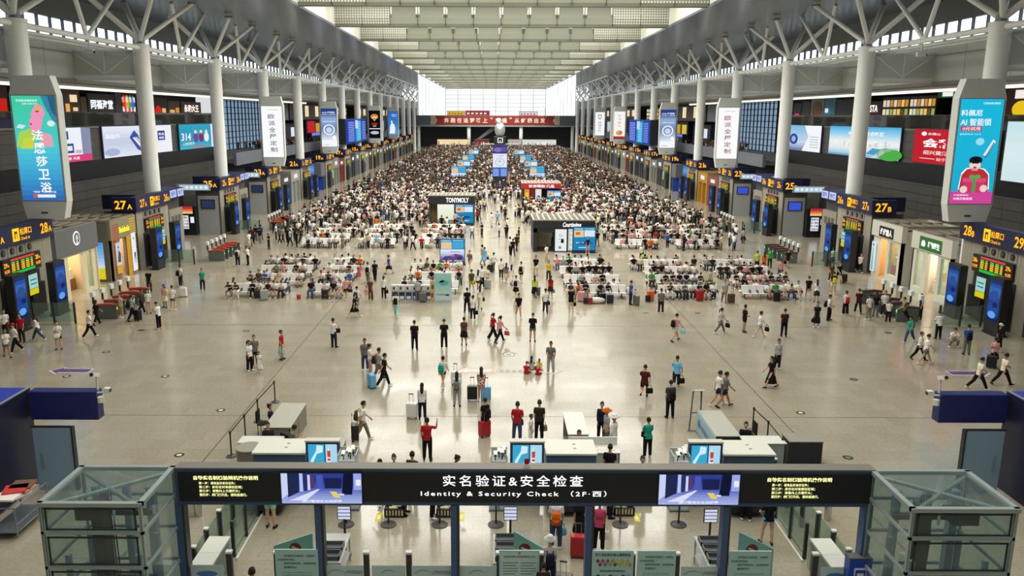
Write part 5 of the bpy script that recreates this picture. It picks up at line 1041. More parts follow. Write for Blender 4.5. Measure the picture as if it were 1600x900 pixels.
m = MB().use(PAINT, '#3a3a3a').tube([(-.2, -.6, .05), (.1, .2, 1.5)], .03, 8).tube([(.25, -.6, .05), (.45, .2, 1.5)], .03, 8).tube([(-.05, -.2, .7), (.35, -.2, .7)], .02, 8).tube([(-.25, -.6, .06), (.3, -.6, .06)], .02, 8); m.build('frame', t)
MB().use(PAINT, '#dad9d2').obox((.3, .3, 1.5), (.22, 0, 0), (0, .3, -.12), (0, .02, .03)).tube([(.45, .3, 1.5), (.42, .0, .1)], .03, 8).build('platform', t)
def office_chair(x, y, rz, label):
    t = thing('chair', label, 'chair', (x, y, 0), rz)
    MB().use(CLOTH, '#1d1b1c').box(-.24, .24, -.24, .24, .42, .48).build('seat', t, bevel=.02); MB().use(CLOTH, '#1d1b1c').box(-.24, .24, -.28, -.22, .5, 1.02).build('backrest', t, bevel=.02)
    for sx in (-.21, .21):
        for sy in (-.21, .21): MB().use(PAINT, '#2a2a2a').cyl(sx, sy, 0, .44, .018, 8).build('leg', t)
office_chair(-10.25, 31.3, R(-90), 'black chair under the officer at the long left desk')
office_chair(-8.6, 28.95, R(-40), 'black chair under the woman in grey beside the low slab bench')
office_chair(9.25, 30.2, R(90), 'empty looking black chair at the right checkpoint desk')
t = thing('round_bin', 'round grey bin left of the left scanner', 'bin', (-9.75, 27.6, 0)); MB().use(PAINT, '#7a7466').cyl(0, 0, 0, .95, .42, 24, .46).build('drum', t); MB().use(PAINT, '#8d887a').cyl(0, 0, .95, 1.0, .48, 24).build('lid', t)
t = thing('dark_box', 'large dark navy box standing right of the right checkpoint', 'box', (10.8, 28.7, 0)); MB().use(PAINT, '#1b232c').box(-.62, .62, -.4, .4, 0, .95).build('body', t); MB().use(PAINT, '#8e8b80').box(-.64, .64, -.42, .42, .95, .98).build('lid', t)
# blue sign frames at both sides seen from behind, with door panels
for sg in (-1, 1):
    S = SIDE[sg]
    t = thing('blue_sign_frame', 'big navy blue sign frame with cameras on its tip at the %s edge' % S, 'sign frame', (sg * 17, 26.5, 0))
    MB().use(PAINT, '#1a2260').box(-sg * .1, -sg * -2.45 * -1, 0, .45, 2.43, 3.46).build('sign_board', t, bevel=.03)
    m = MB().use(PAINT, '#2436a0').box(0, sg * 1.7, -2.2, .3, 0, 3.5); m.use(PAINT, '#0d1030').box(0, -sg * .02, -2.2, .3, 0, 3.5).use(PAINT, '#8d959c').box(0, sg * 1.7, -2.2, -2.15, 3.5, 3.54).box(-sg * .02, sg * .04, -2.2, .3, 3.5, 3.54); m.build('tower', t)
    x = -sg * 2.42
    m = MB().use(PAINT, '#dcdcd6').tube([(x, .2, 3.46), (x, .2, 4.0)], .035, 8).obox((x, .1, 4.05), (.075, 0, 0), (0, .2, -.07), (0, .03, .07)).use(PAINT, '#23252a').tube([(x, -.14, 4.13), (x, -.1, 4.12)], .06, 10); m.build('camera', t)
    m = MB().use(PAINT, '#dcdcd6').tube([(x, .1, 3.4), (x - sg * .35, .1, 3.42)], .03, 8).box(x - sg * .3, x - sg * .48, 0, .18, 3.42, 3.58).use(PAINT, '#23252a').box(x - sg * .46, x - sg * .5, .02, .16, 3.44, 3.54); m.build('camera', t)
    m = MB().use(PAINT, '#dcdcd6').tube([(x - sg * .12, .1, 3.05), (x - sg * .12, .1, 3.25)], .11, 12); m.build('camera', t)
    t = thing('door_panel', 'tall grey blue door panel standing under the navy sign board on the %s' % S, 'panel', (sg * 16.0, 26.1, 0))
    MB().use(PAINT, '#7f9aae').box(-.66, .66, 0, .1, 0, 2.3).build('leaf', t); MB().use(PAINT, '#23292e').box(-sg * .66, -sg * .72, -.03, .16, 0, 2.33).box(-.7, .7, .0, .1, 2.3, 2.35).build('edge', t); MB().use(SATIN, '#8f979a').tube([(sg * .4, -.06, .8), (sg * .4, -.06, 1.4)], .02, 8).build('handle', t)
t = thing('paper_trolley', 'steel trolley piled with flat boxes and papers at the left edge', 'trolley', (-15.9, 23.6, 0))
m = MB().use(SATIN, '#8a9096')
for sx in (-.45, .45):
    for sy in (-.9, .9): m.tube([(sx, sy, .08), (sx, sy, 1.05)], .025, 8)
    m.tube([(sx, -.9, 1.05), (sx, .9, 1.05)], .025, 8).tube([(sx, -.9, .5), (sx, .9, .5)], .02, 8)
for sy in (-.9, .9): m.tube([(-.45, sy, 1.05), (.45, sy, 1.05)], .025, 8).tube([(-.45, sy, .25), (.45, sy, .25)], .02, 8)
m.box(-.45, .45, -.9, .9, .23, .27); m.build('frame', t)
for i, (c, dx, dy, z) in enumerate((('#d8d0c4', 0, 0, 1.07), ('#b88a78', .06, .3, 1.13), ('#efe8e0', -.08, -.4, 1.13), ('#7a5a48', 0, .5, 1.19), ('#c8423a', -.05, .1, 1.19))):
    tag(MB().use(PAINT, c).box(-.33, .33, -.3, .3, 0, .06).build('flat_box', loc=(-15.9 + dx, 23.6 + dy * .8, z), rotz=.15 * (i - 2)), '%s flat box on the steel trolley at the left edge' % ('beige', 'tan', 'cream', 'brown', 'red')[i], 'box', 'flat boxes on the trolley')
t = thing('pictogram_box', 'blue upright box with a white pictogram beside the right lift', 'sign box', (fy(1347, 880, 19.3).x, 19.35, 0))
MB().use(PAINT, '#2f4f92').box(-.3, .3, 0, .3, 0, 1.42).use(PAINT, '#5a5a58').box(-.3, .3, 0, .3, 1.42, 1.45).build('case', t)
m = MB(); B = cam_board(m, -.28, .28, -.01, .2, 1.35, .004); B.rect(0, 0, 1, 1, '#2448c0', PAINT); B.lay().rect(.2, .35, .8, .85, '#e8ecf8', PAINT); B.lay().rect(.26, .4, .74, .8, '#2a48b4', PAINT); B.lay().rect(.34, .45, .66, .72, '#e8ecf8', PAINT); B.lay().rect(.44, .45, .56, .62, '#2a48b4', PAINT); m.build('pictogram', t)
# floor markings
def decal(px, py, build, label, sx=1, name='floor_marking', grp='floor markings'):
    p = fz(px, py); m = MB(); build(m); tag(m.build(name, loc=(p.x, p.y, 0)), label, 'floor marking', grp)
def arrow(c1, c2, w=1.3, fl=1):
    def f(m):
        m.use(PAINT, c2).prism([(-fl * w, 0, .001), (-fl * w * .4, .62, .001), (-fl * w * .4, .36, .001), (fl * w, .36, .001), (fl * w, -.36, .001), (-fl * w * .4, -.36, .001), (-fl * w * .4, -.62, .001)], (0, 0, .002))
        m.use(PAINT, c1).prism([(-fl * w * .86, 0, .003), (-fl * w * .42, .46, .003), (-fl * w * .42, .27, .003), (fl * w * .93, .27, .003), (fl * w * .93, -.27, .003), (-fl * w * .42, -.27, .003), (-fl * w * .42, -.46, .003)], (0, 0, .002))
    return f
decal(109, 579, arrow('#5a4478', '#d0c8d0', 1.1), 'violet arrow on the floor at the left pointing left')
decal(1515, 583, arrow('#5a4478', '#d0c8d0', 1.1, -1), 'violet arrow on the floor at the right under the man in cream')
decal(742, 579, arrow('#c3bfae', '#b8897c', .95), 'thin outlined arrow on the floor pointing left, left of the seated children')
decal(850, 580, arrow('#c3bfae', '#a29c8c', .95, -1), 'thin outlined arrow on the floor pointing right under the seated children')
def house(m): m.use(PAINT, '#77746a').prism([(-.5, 0, .001), (0, .5, .001), (.5, 0, .001), (.32, 0, .001), (.32, -.45, .001), (-.32, -.45, .001), (-.32, 0, .001)], (0, 0, .002)); m.use(PAINT, '#bdb8a6').prism([(-.26, 0, .003), (0, .3, .003), (.26, 0, .003), (.26, -.38, .003), (-.26, -.38, .003)], (0, 0, .002)).use(PAINT, '#77746a').box(-.12, .12, -.25, .0, .005, .006)
decal(795, 553, house, 'grey house shaped floor symbol in the middle of the hall')
def tablet(m):
    m.use(PAINT, '#77746a').box(-.7, .7, -.25, .25, .001, .003).use(PAINT, '#bdb8a6').box(-.66, .66, -.21, .21, .003, .004)
    for i in range(4): m.use(PAINT, '#77746a').box(-.58 + i * .32, -.36 + i * .32, -.13, .13, .004, .005)
decal(798, 580, tablet, 'grey framed lettering on the floor left of the seated children')
def disc(c): 
    def f(m): m.use(PAINT, '#2d2d2a').cyl(0, 0, .001, .004, .2, 18).use(PAINT, c).cyl(0, 0, .004, .006, .1, 14)
    return f
for i, (px, py, c, lab) in enumerate(((345, 641, '#d8d4c8', 'dark floor disc with a pale centre, left of the stanchions'), (258, 588, '#d8d4c8', 'dark floor disc with a pale centre, left middle of the floor'), (166, 550, '#a8a498', 'dark floor disc on the far left floor'), (385, 517, '#8a8678', 'dark floor disc below the left seat blocks'), (280, 711, '#d8d4c8', 'dark floor disc above the left lift'), (1334, 593, '#3c8a5a', 'dark floor disc with a green centre, right middle of the floor'), (1251, 645, '#d8d4c8', 'dark floor disc right of the checkpoint desk'), (1325, 715, '#3c8a5a', 'dark floor disc with a green centre above the right lift'), (1388, 520, '#4a4a44', 'dark floor disc before the right turnstiles'), (1009, 489, '#4a4a44', 'dark floor disc below the right seat blocks, left of two'), (1090, 489, '#4a4a44', 'dark floor disc below the right seat blocks, right of two'), (104, 588, '#d8d4c8', 'pale floor disc under the violet arrow'), (221, 516, '#4a4a44', 'dark floor disc beside the man in white at the left'))):
    decal(px, py, disc(c), lab, name='floor_disc', grp='floor discs')
# hanging cameras under the soffit
for sg, px, py, Yc, lab in ((-1, 148, 84, 63.5, 'left'), (1, 1425, 84, 63.5, 'right')):
    x = sg * 31.4; t = thing('hanging_camera', 'white security camera hanging below the roof pipe at the upper %s' % lab, 'camera', (x, Yc, 17.4)); MB().use(PAINT, '#d8d8d4').tube([(0, 0, 1.0), (0, 0, .15)], .06, 8).box(-.35, .3, -.15, .15, -.1, .2).use(PAINT, '#1d1f22').box(.3, .4, -.1, .1, -.08, .1).build('body', t)
# ================================================================ PEOPLE
CLR = dict(white='#e6e4de', black='#151518', grey='#6b6b69', silver='#a9aaa6', dark='#2b2a28', navy='#1b2236', denim='#3c4c68', red='#b01f26', maroon='#4a171c', teal='#1c9882', blue='#2b58a4',
           sky='#68b0dc', pink='#d89a98', olive='#4a4836', khaki='#867b5c', cream='#e2dbbe', beige='#c5b294', orange='#d8641c', yellow='#d8c02a', green='#3d9a48', mint='#9cd6ca', brown='#5a3e2e', lime='#b4cf3a', rose='#c84a68')
def special(n):
    if n in _mats: return _mats[n]
    m = bpy.data.materials.new(n); m.use_nodes = True; t = m.node_tree; bs = t.nodes['Principled BSDF']; bs.inputs['Roughness'].default_value = .85
    tc = t.nodes.new('ShaderNodeTexCoord'); rp = t.nodes.new('ShaderNodeValToRGB'); rp.color_ramp.interpolation = 'CONSTANT'
    if 'floral' in n:
        x = t.nodes.new('ShaderNodeTexNoise'); x.inputs['Scale'].default_value = 16; out = 'Fac'
    else:
        x = t.nodes.new('ShaderNodeTexWave'); x.bands_direction = 'Z'; x.inputs['Scale'].default_value = 5; out = 'Fac'
    t.links.new(tc.outputs['Object'], x.inputs['Vector']); t.links.new(x.outputs[out], rp.inputs[0]); t.links.new(rp.outputs[0], bs.inputs['Base Color'])
    cs = {'red floral': ('#e8dcd8', '#b8303a', '#2a2430'), 'green floral': ('#d8d4c0', '#7a9a6a', '#b05040'), 'striped': ('#4a4a44', '#1a1a1a', '#1a1a1a'), 'plaid': ('#e0e8e4', '#4a9a94', '#4a9a94')}[n]
    e = rp.color_ramp.elements; e[0].color = lin(cs[0]); e[0].position = 0; e[1].color = lin(cs[1]); e[1].position = .5; q = e.new(.6); q.color = lin(cs[2]); _mats[n] = m; return m
def cloth(n):
    if n in ('red floral', 'green floral', 'striped', 'plaid'): return special(n)
    return mat('cloth_' + n, CLR[n], .85, spec=.2)
SKIN = mat('skin', '#b98a6c', .55, spec=.3); HAIRM = mat('hair_black', '#12100f', .5); EYE = mat('eye_dark', '#1a1210', .4); LIP = mat('lip', '#8a4a42', .5)
V = Vector
POSES = {  # legs: (thigh, knee, spread, foot pitch) left/right; arms: (swing, spread, elbow, inward) left/right; lean; head pitch
 'stand': dict(l=[(0, 2, 3, 0), (-2, 3, 4, 0)], a=[(2, 6, 12, 5), (-2, 6, 14, 5)], lean=1, head=2),
 'ease': dict(l=[(10, 14, 7, 0), (-2, 2, 4, 0)], a=[(0, 12, 22, 8), (8, 10, 60, 30)], lean=0, head=4),
 'phone': dict(l=[(0, 2, 4, 0), (3, 6, 4, 0)], a=[(14, 8, 95, 34), (16, 8, 98, 34)], lean=3, head=24),
 'walk': dict(l=[(24, 4, 1, 12), (-20, 16, 1, -28)], a=[(-22, 7, 14, 2), (22, 7, 24, 4)], lean=4, head=2),
 'stride': dict(l=[(-26, 20, 1, -32), (30, 6, 1, 16)], a=[(26, 8, 30, 6), (-24, 8, 16, 2)], lean=5, head=4),
 'pull': dict(l=[(22, 6, 1, 10), (-18, 16, 1, -26)], a=[(16, 7, 26, 4), (-34, 14, 4, 0)], lean=6, head=3),
 'run': dict(l=[(-30, 62, 1, -40), (38, 24, 1, 6)], a=[(38, 8, 70, 8), (-30, 16, 20, 0)], lean=12, head=4),
 'wave': dict(l=[(3, 3, 4, 0), (-4, 4, 4, 0)], a=[(0, 10, 16, 4), (60, 34, 118, -6)], lean=0, head=-4),
 'hold': dict(l=[(0, 2, 3, 0), (4, 6, 4, 0)], a=[(24, 10, 78, 40), (24, 10, 78, 40)], lean=-2, head=8),
 'hip': dict(l=[(6, 8, 9, 0), (-4, 2, 4, 0)], a=[(-12, 38, 78, 60), (6, 10, 24, 6)], lean=1, head=6),
 'bend': dict(l=[(16, 8, 6, 0), (-6, 10, 5, 0)], a=[(58, 8, 20, 6), (66, 8, 30, 8)], lean=38, head=14),
 'squat': dict(l=[(98, 128, 12, 0), (94, 126, 12, 0)], a=[(52, 10, 40, 20), (56, 10, 44, 20)], lean=24, head=10),
 'floorsit': dict(l=[(86, 66, 14, 0), (92, 100, 22, 0)], a=[(34, 12, 46, 24), (40, 12, 40, 20)], lean=10, head=12),
 'sit': dict(l=[(86, 84, 5, 0), (88, 88, 6, 0)], a=[(24, 8, 52, 22), (26, 8, 56, 22)], lean=-6, head=6),
 'sitphone': dict(l=[(86, 92, 7, 0), (84, 80, 6, 0)], a=[(22, 8, 92, 34), (24, 8, 92, 34)], lean=8, head=28),
 'sitlean': dict(l=[(80, 68, 9, 4), (84, 76, 5, 2)], a=[(16, 12, 40, 26), (22, 12, 60, 34)], lean=-16, head=12),
 'sitfwd': dict(l=[(84, 90, 12, 0), (86, 94, 11, 0)], a=[(52, 8, 40, 18), (54, 8, 44, 18)], lean=30, head=26),
 'sitcross': dict(l=[(86, 88, 2, 0), (98, 62, -7, 20)], a=[(28, 8, 50, 26), (30, 8, 46, 26)], lean=-4, head=10),
}
def joints(pose, sex):
    p = POSES[pose]; J = {}; f = sex == 'f'
    for i, sd in ((0, -1), (1, 1)):
        a, b, ab, fp = p['l'][i]; a, b_, ab = R(a), R(b), R(ab)
        hip = V((sd * .088, 0, -.02)); kn = hip + .43 * V((sd * math.sin(ab), math.sin(a) * math.cos(ab), -math.cos(a) * math.cos(ab)))
        an = kn + .43 * V((sd * math.sin(ab) * .4, math.sin(a - b_), -math.cos(a - b_))).normalized()
        J['hip', i], J['kn', i], J['an', i] = hip, kn, an
        fr = R(fp); J['toe', i] = an + V((sd * .03, .15 * math.cos(fr), -.045 + .15 * math.sin(fr))); J['heel', i] = an + V((0, -.05, -.05))
    ln = R(p['lean']); up = V((0, math.sin(ln), math.cos(ln))); fw = V((0, math.cos(ln), -math.sin(ln))); J['up'], J['fw'] = up, fw
    hp = ln * .6 + R(p['head']); hu = V((0, math.sin(hp), math.cos(hp))); hf = V((0, math.cos(hp), -math.sin(hp))); J['hu'], J['hf'] = hu, hf
    J['neck'] = up * .5; J['head'] = up * .53 + hu * .145
    sw = .15 if f else .172
    for i, sd in ((0, -1), (1, 1)):
        s_, ab, e, inn = p['a'][i]; s_, ab, e, inn = R(s_) + ln * .5, R(ab), R(e), R(inn)
        sh = up * .425 + V((sd * sw, 0, 0)); el = sh + .28 * V((sd * math.sin(ab), math.sin(s_) * math.cos(ab), -math.cos(s_) * math.cos(ab)))
        d = V((-sd * math.sin(inn), math.sin(s_ + e) * math.cos(inn), -math.cos(s_ + e) * math.cos(inn))); wr = el + .25 * d
        J['sh', i], J['el', i], J['wr', i], J['hd', i] = sh, el, wr, d
    z = min(min(J['an', i].z for i in (0, 1)) - .085, min(J['toe', i].z for i in (0, 1)) - .02)
    if pose == 'floorsit': z = -.12
    J['dz'] = -z; return J
def TORSO(sex): return [(-.12, .10, .085), (-.04, .158, .108), (.05, .152, .105), (.15, .135, .094), (.27, .152, .11), (.37, .165, .108), (.43, .15, .088), (.465, .105, .07), (.495, .06, .055)] if sex == 'm' else \
    [(-.12, .10, .09), (-.04, .162, .112), (.05, .148, .105), (.15, .116, .086), (.27, .135, .112), (.37, .145, .1), (.43, .132, .08), (.465, .09, .065), (.495, .055, .05)]
_pm = {}
def finish(mb, key, vox, ratio, extra=None):
    me = mb.mesh('tmp'); ob = bpy.data.objects.new('tmp', me); COL.objects.link(ob)
    r = ob.modifiers.new('r', 'REMESH'); r.mode = 'VOXEL'; r.voxel_size = vox; r.use_smooth_shade = True
    s = ob.modifiers.new('s', 'SMOOTH'); s.factor = .5; s.iterations = 2
    d = ob.modifiers.new('d', 'DECIMATE'); d.ratio = ratio
    bpy.context.view_layer.update(); out = bpy.data.meshes.new_from_object(ob.evaluated_get(DG()))
    bpy.data.objects.remove(ob); bpy.data.meshes.remove(me)
    out.name = key; out.polygons.foreach_set('use_smooth', [True] * len(out.polygons)); out.materials.clear(); return out
def trings(mb, J, rows, sex, inf=0.0, lo=-9, hi=9):
    X = V((1, 0, 0)); mb.loft([mb.ring(J['up'] * h, X * (a + inf), J['fw'] * (b + inf), 16) for h, a, b in rows if lo <= h <= hi])
def shiftz(me, dz):
    v = np.zeros(len(me.vertices) * 3, dtype=np.float32); me.vertices.foreach_get('co', v); v[2::3] += dz; me.vertices.foreach_set('co', v); me.update(); return me
HS = 1.1
def headpt(J, x, y, z):
    x, y, z = x * HS, y * HS, z * HS; return J['head'] + V((x, 0, 0)) + J['hf'] * y + J['hu'] * z
def hell(mb, J, c, rx, ry, rz, n=12, m=8):
    i0 = len(mb.v); mb.ell((0, 0, 0), rx, ry, rz, n, m)
    for i in range(i0, len(mb.v)): q = mb.v[i]; mb.v[i] = tuple(headpt(J, c[0] + q[0], c[1] + q[1], c[2] + q[2]))
def body_mesh(pose, sex):
    k = ('body', pose, sex)
    if k in _pm: return _pm[k]
    J = joints(pose, sex); m = MB().use(SKIN); trings(m, J, TORSO(sex), sex); s = 1 if sex == 'm' else .88
    m.tube([J['up'] * .46, J['neck'] + J['up'] * .01, J['head'] - J['hu'] * .05], [.062 * s, .052 * s, .05 * s], 12)
    hell(m, J, (0, 0, .01), .074, .094, .108, 16, 12); hell(m, J, (0, .03, -.06), .05, .055, .05); hell(m, J, (0, .096, -.012), .012, .016, .022, 8, 6)
    for sd in (-1, 1): hell(m, J, (sd * .075, -.005, -.005), .012, .02, .032, 8, 6)
    for i, sd in ((0, -1), (1, 1)):
        h, kn, an, to, he = (J[q, i] for q in ('hip', 'kn', 'an', 'toe', 'heel'))
        m.tube([h + (h - kn) * .08, h.lerp(kn, .25), h.lerp(kn, .7), kn, kn.lerp(an, .3), kn.lerp(an, .7), an], [.09, .09, .07, .058 * s, .062, .046 * s, .037 * s], 14)
        m.tube([he, an + V((0, .02, -.03)), an.lerp(to, .6) + V((0, 0, -.012)), to], [.03, .036, .034, .022], 10)
        sh, el, wr, d = (J[q, i] for q in ('sh', 'el', 'wr', 'hd'))
        m.ell(sh, .055 * s, .055 * s, .055 * s, 12, 8); m.tube([sh, sh.lerp(el, .4), el, el.lerp(wr, .3), wr], [.05 * s, .046 * s, .037 * s, .037 * s, .025 * s], 12)
        # hand: palm, four unequal curled fingers and a thumb off the side of the palm
        nrm = V((-sd, 0, 0)); nrm = (nrm - d * nrm.dot(d)).normalized(); sdv = d.cross(nrm).normalized()
        if sdv.y < 0: sdv = -sdv
        pc = wr + d * .05; m.obox(pc, d * .048, sdv * .036, nrm * .014)
        for q, (off, Lf) in enumerate(((.027, .072), (.009, .08), (-.009, .075), (-.027, .058))):
            b0 = wr + d * .095 + sdv * off; b1 = b0 + (d * .9 + nrm * .42).normalized() * Lf * .55; b2 = b1 + (d * .55 + nrm * .83).normalized() * Lf * .5
            m.tube([b0 - d * .015, b0, b1, b2], [.0095, .0095, .009, .0075], 6)
        t0 = wr + d * .035 + sdv * .03; t1 = t0 + (d * .6 + sdv * .7 + nrm * .3).normalized() * .04; t2 = t1 + (d * .85 + sdv * .2 + nrm * .4).normalized() * .032
        m.tube([t0 - sdv * .01, t0, t1, t2], [.012, .0115, .0105, .008], 6)
    me = finish(m, 'body', .0085, .13)
    # eyes, brows and mouth set into the face
    e = MB()
    for sd in (-1, 1): e.use(EYE); hell(e, J, (sd * .03, .084, .012), .011, .008, .006, 8, 5); hell(e, J, (sd * .031, .084, .03), .016, .007, .0035, 8, 5)
    e.use(LIP); hell(e, J, (0, .086, -.052), .02, .007, .006, 8, 5)
    em = e.mesh('face'); bm = bmesh.new(); bm.from_mesh(me); n0 = len(bm.faces)
    bm.from_mesh(em); bm.faces.ensure_lookup_table(); 
    for f in bm.faces[n0:]: f.material_index += 1; f.smooth = True
    bm.to_mesh(me); bm.free(); bpy.data.meshes.remove(em)
    for q in (SKIN, EYE, LIP): me.materials.append(q)
    _pm[k] = shiftz(me, J['dz']); return me
def top_mesh(pose, sex, kind):
    k = ('top', pose, sex, kind)
    if k in _pm: return _pm[k]
    J = joints(pose, sex); m = MB(); T = TORSO(sex); sit = pose.startswith('sit') or pose in ('squat', 'floorsit')
    lo = -.1 if not sit else -.05
    rows = [(lo, T[1][1] + .014, T[1][2] + .014)] + [r_ for r_ in T[1:8] if r_[0] > lo and r_[0] < .47] + [(.485, .062, .05)]
    trings(m, J, rows, sex, .022)
    for i in (0, 1):
        sh, el, wr = J['sh', i], J['el', i], J['wr', i]
        m.ell(sh, .06, .062, .056, 12, 8)
        if kind == 'long': m.tube([sh, sh.lerp(el, .5), el, el.lerp(wr, .9)], [.06, .056, .05, .042], 12)
        elif kind == 'tank': pass
        else: m.tube([sh, sh.lerp(el, .35), sh.lerp(el, .72)], [.06, .06, .062], 12)
    me = finish(m, 'shirt', .013, .3); me.materials.append(SKIN); _pm[k] = shiftz(me, J['dz']); return me
def bottom_mesh(pose, sex, kind):
    k = ('bot', pose, sex, kind)
    if k in _pm: return _pm[k]
    J = joints(pose, sex); m = MB(); T = TORSO(sex); trings(m, J, [(-.13, .11, .095)] + T[1:3] + [(.1, T[3][1] + .012, T[3][2] + .01)], sex, .012)
    sit = pose.startswith('sit') or pose in ('squat', 'floorsit')
    if kind in ('skirt', 'dress') and not sit:
        c0 = (J['kn', 0] + J['kn', 1]) / 2; w = abs(J['kn', 1].y - J['kn', 0].y) / 2; L_ = 1.0 if kind == 'skirt' else 1.45
        b = V((0, c0.y * .8, -.02 - .42 * L_))
        m.loft([m.ring(V((0, 0, .05)), V((.16, 0, 0)), V((0, .12, 0)), 16), m.ring(V((0, 0, -.1)), V((.19, 0, 0)), V((0, .15, 0)), 16), m.ring(b.lerp(V((0, 0, 0)), .4), V((.22, 0, 0)), V((0, .17 + w * .5, 0)), 16), m.ring(b, V((.25, 0, 0)), V((0, .19 + w * .8, 0)), 16)])
    else:
        for i in (0, 1):
            h, kn, an = (J[q, i] for q in ('hip', 'kn', 'an')); s0 = h + (h - kn) * .05
            if kind in ('shorts', 'skirt', 'dress'): e_ = .62 if kind == 'shorts' else .95; m.tube([s0, h.lerp(kn, .3), h.lerp(kn, e_)], [.1, .1, .088], 14)
            elif kind == 'hot': m.tube([s0, h.lerp(kn, .15), h.lerp(kn, .32)], [.1, .1, .096], 14)
            elif kind == 'wide': m.tube([s0, h.lerp(kn, .4), kn, kn.lerp(an, .95)], [.1, .1, .095, .11], 14)
            else: m.tube([s0, h.lerp(kn, .3), h.lerp(kn, .8), kn, kn.lerp(an, .4), kn.lerp(an, .96)], [.104, .102, .088, .082, .074, .066], 14)
    me = finish(m, 'trousers', .013, .3); me.materials.append(SKIN); _pm[k] = shiftz(me, J['dz']); return me
def shoe_mesh(pose, sex):
    k = ('shoe', pose, sex)
    if k in _pm: return _pm[k]
    J = joints(pose, sex); m = MB()
    for i in (0, 1):
        an, to, he = J['an', i], J['toe', i], J['heel', i]; X = V((1, 0, 0)); f = (to - he).normalized(); u = X.cross(f).normalized()
        if u.z < 0: u = -u
        m.loft([m.ring(he - f * .02 + u * .012, X * .03, u * .03, 10), m.ring(he + f * .02 + u * .022, X * .042, u * .048, 10), m.ring(he.lerp(to, .5) + u * .016, X * .045, u * .044, 10), m.ring(to - f * .03 + u * .004, X * .048, u * .032, 10), m.ring(to + f * .03, X * .028, u * .02, 10)])
    me = m.mesh('shoes', True); me.materials.clear(); me.materials.append(SKIN); _pm[k] = shiftz(me, J['dz']); return me
def hair_mesh(pose, sex, kind):
    k = ('hair', pose, sex, kind)
    if k in _pm: return _pm[k]
    J = joints(pose, sex); m = MB(); n, mm = 18, 12; keep = []
    def pt(t, a, s): return (.074 * s * math.cos(t) * math.cos(a), .094 * s * math.cos(t) * math.sin(a) - .004, .108 * s * math.sin(t) + .016)
    low = {'short': -.25, 'long': -.55, 'bun': -.4, 'pony': -.4, 'cap': -.1}.get(kind, -.25)
    for s in (1.13,):
        for q in range(mm):
            t0, t1 = math.pi * (q / mm - .5), math.pi * ((q + 1) / mm - .5)
            for i in range(n):
                a0, a1 = 2 * math.pi * i / n, 2 * math.pi * (i + 1) / n; tc_, ac = (t0 + t1) / 2, (a0 + a1) / 2
                zz, yy = math.sin(tc_), math.cos(tc_) * math.sin(ac)
                if zz > .48 or (yy < .30 and zz > low): m.add([headpt(J, *pt(*u, s)) for u in ((t0, a0), (t0, a1), (t1, a1), (t1, a0))], [(0, 1, 2, 3)])
    if kind == 'long':
        m.loft([m.ring(headpt(J, 0, -.05, .02), V((.075, 0, 0)), J['hf'] * .05, 12), m.ring(headpt(J, 0, -.075, -.1), V((.082, 0, 0)), J['hf'] * .04, 12), m.ring(headpt(J, 0, -.1, -.22), V((.078, 0, 0)), J['hf'] * .035, 12), m.ring(headpt(J, 0, -.12, -.33), V((.045, 0, 0)), J['hf'] * .02, 12)])
    if kind == 'bun': hell(m, J, (0, -.085, .085), .045, .045, .042)
    if kind == 'pony': m.tube([headpt(J, 0, -.09, .05), headpt(J, 0, -.15, .02), headpt(J, 0, -.155, -.1), headpt(J, 0, -.14, -.2)], [.025, .034, .03, .01], 10)
    me = m.mesh('hair', True); me.materials.clear(); me.materials.append(HAIRM)
    bm = bmesh.new(); bm.from_mesh(me); bmesh.ops.remove_doubles(bm, verts=bm.verts, dist=.0005); bm.to_mesh(me); bm.free(); _pm[k] = shiftz(me, J['dz']); return me
def hat_mesh(pose, sex, brim):
    k = ('hat', pose, sex, brim)
    if k in _pm: return _pm[k]
    J = joints(pose, sex); m = MB()
    def rg(r, z, f=1.2): return [headpt(J, r * math.cos(2 * math.pi * i / 20), r * f * math.sin(2 * math.pi * i / 20), z) for i in range(20)]
    if brim: m.loft([rg(.17, .03), rg(.175, .04), rg(.095, .06), rg(.09, .12), rg(.06, .15), rg(.02, .157)])
    else: m.loft([rg(.088, .04), rg(.09, .07), rg(.085, .11), rg(.05, .14), rg(.01, .147)]); m.add([headpt(J, x, y, z) for z in (.045, .057) for x, y in ((-.07, .07), (.07, .07), (.05, .18), (-.05, .18))], [(0, 1, 2, 3), (4, 5, 6, 7), (0, 1, 5, 4), (1, 2, 6, 5), (2, 3, 7, 6), (3, 0, 4, 7)])
    me = m.mesh('hat', True); me.materials.clear(); me.materials.append(SKIN); _pm[k] = shiftz(me, J['dz']); return me
SKINS = [mat('skin_a', '#c39a7c', .55, spec=.3), mat('skin_b', '#b0805f', .55, spec=.3), mat('skin_c', '#d0a88c', .55, spec=.3)]
_np = [0]
def child(name, me, par, m):
    o = bpy.data.objects.new(name, me); COL.objects.link(o); o.parent = par
    if m is not None: o.material_slots[0].link = 'OBJECT'; o.material_slots[0].material = m
    return o
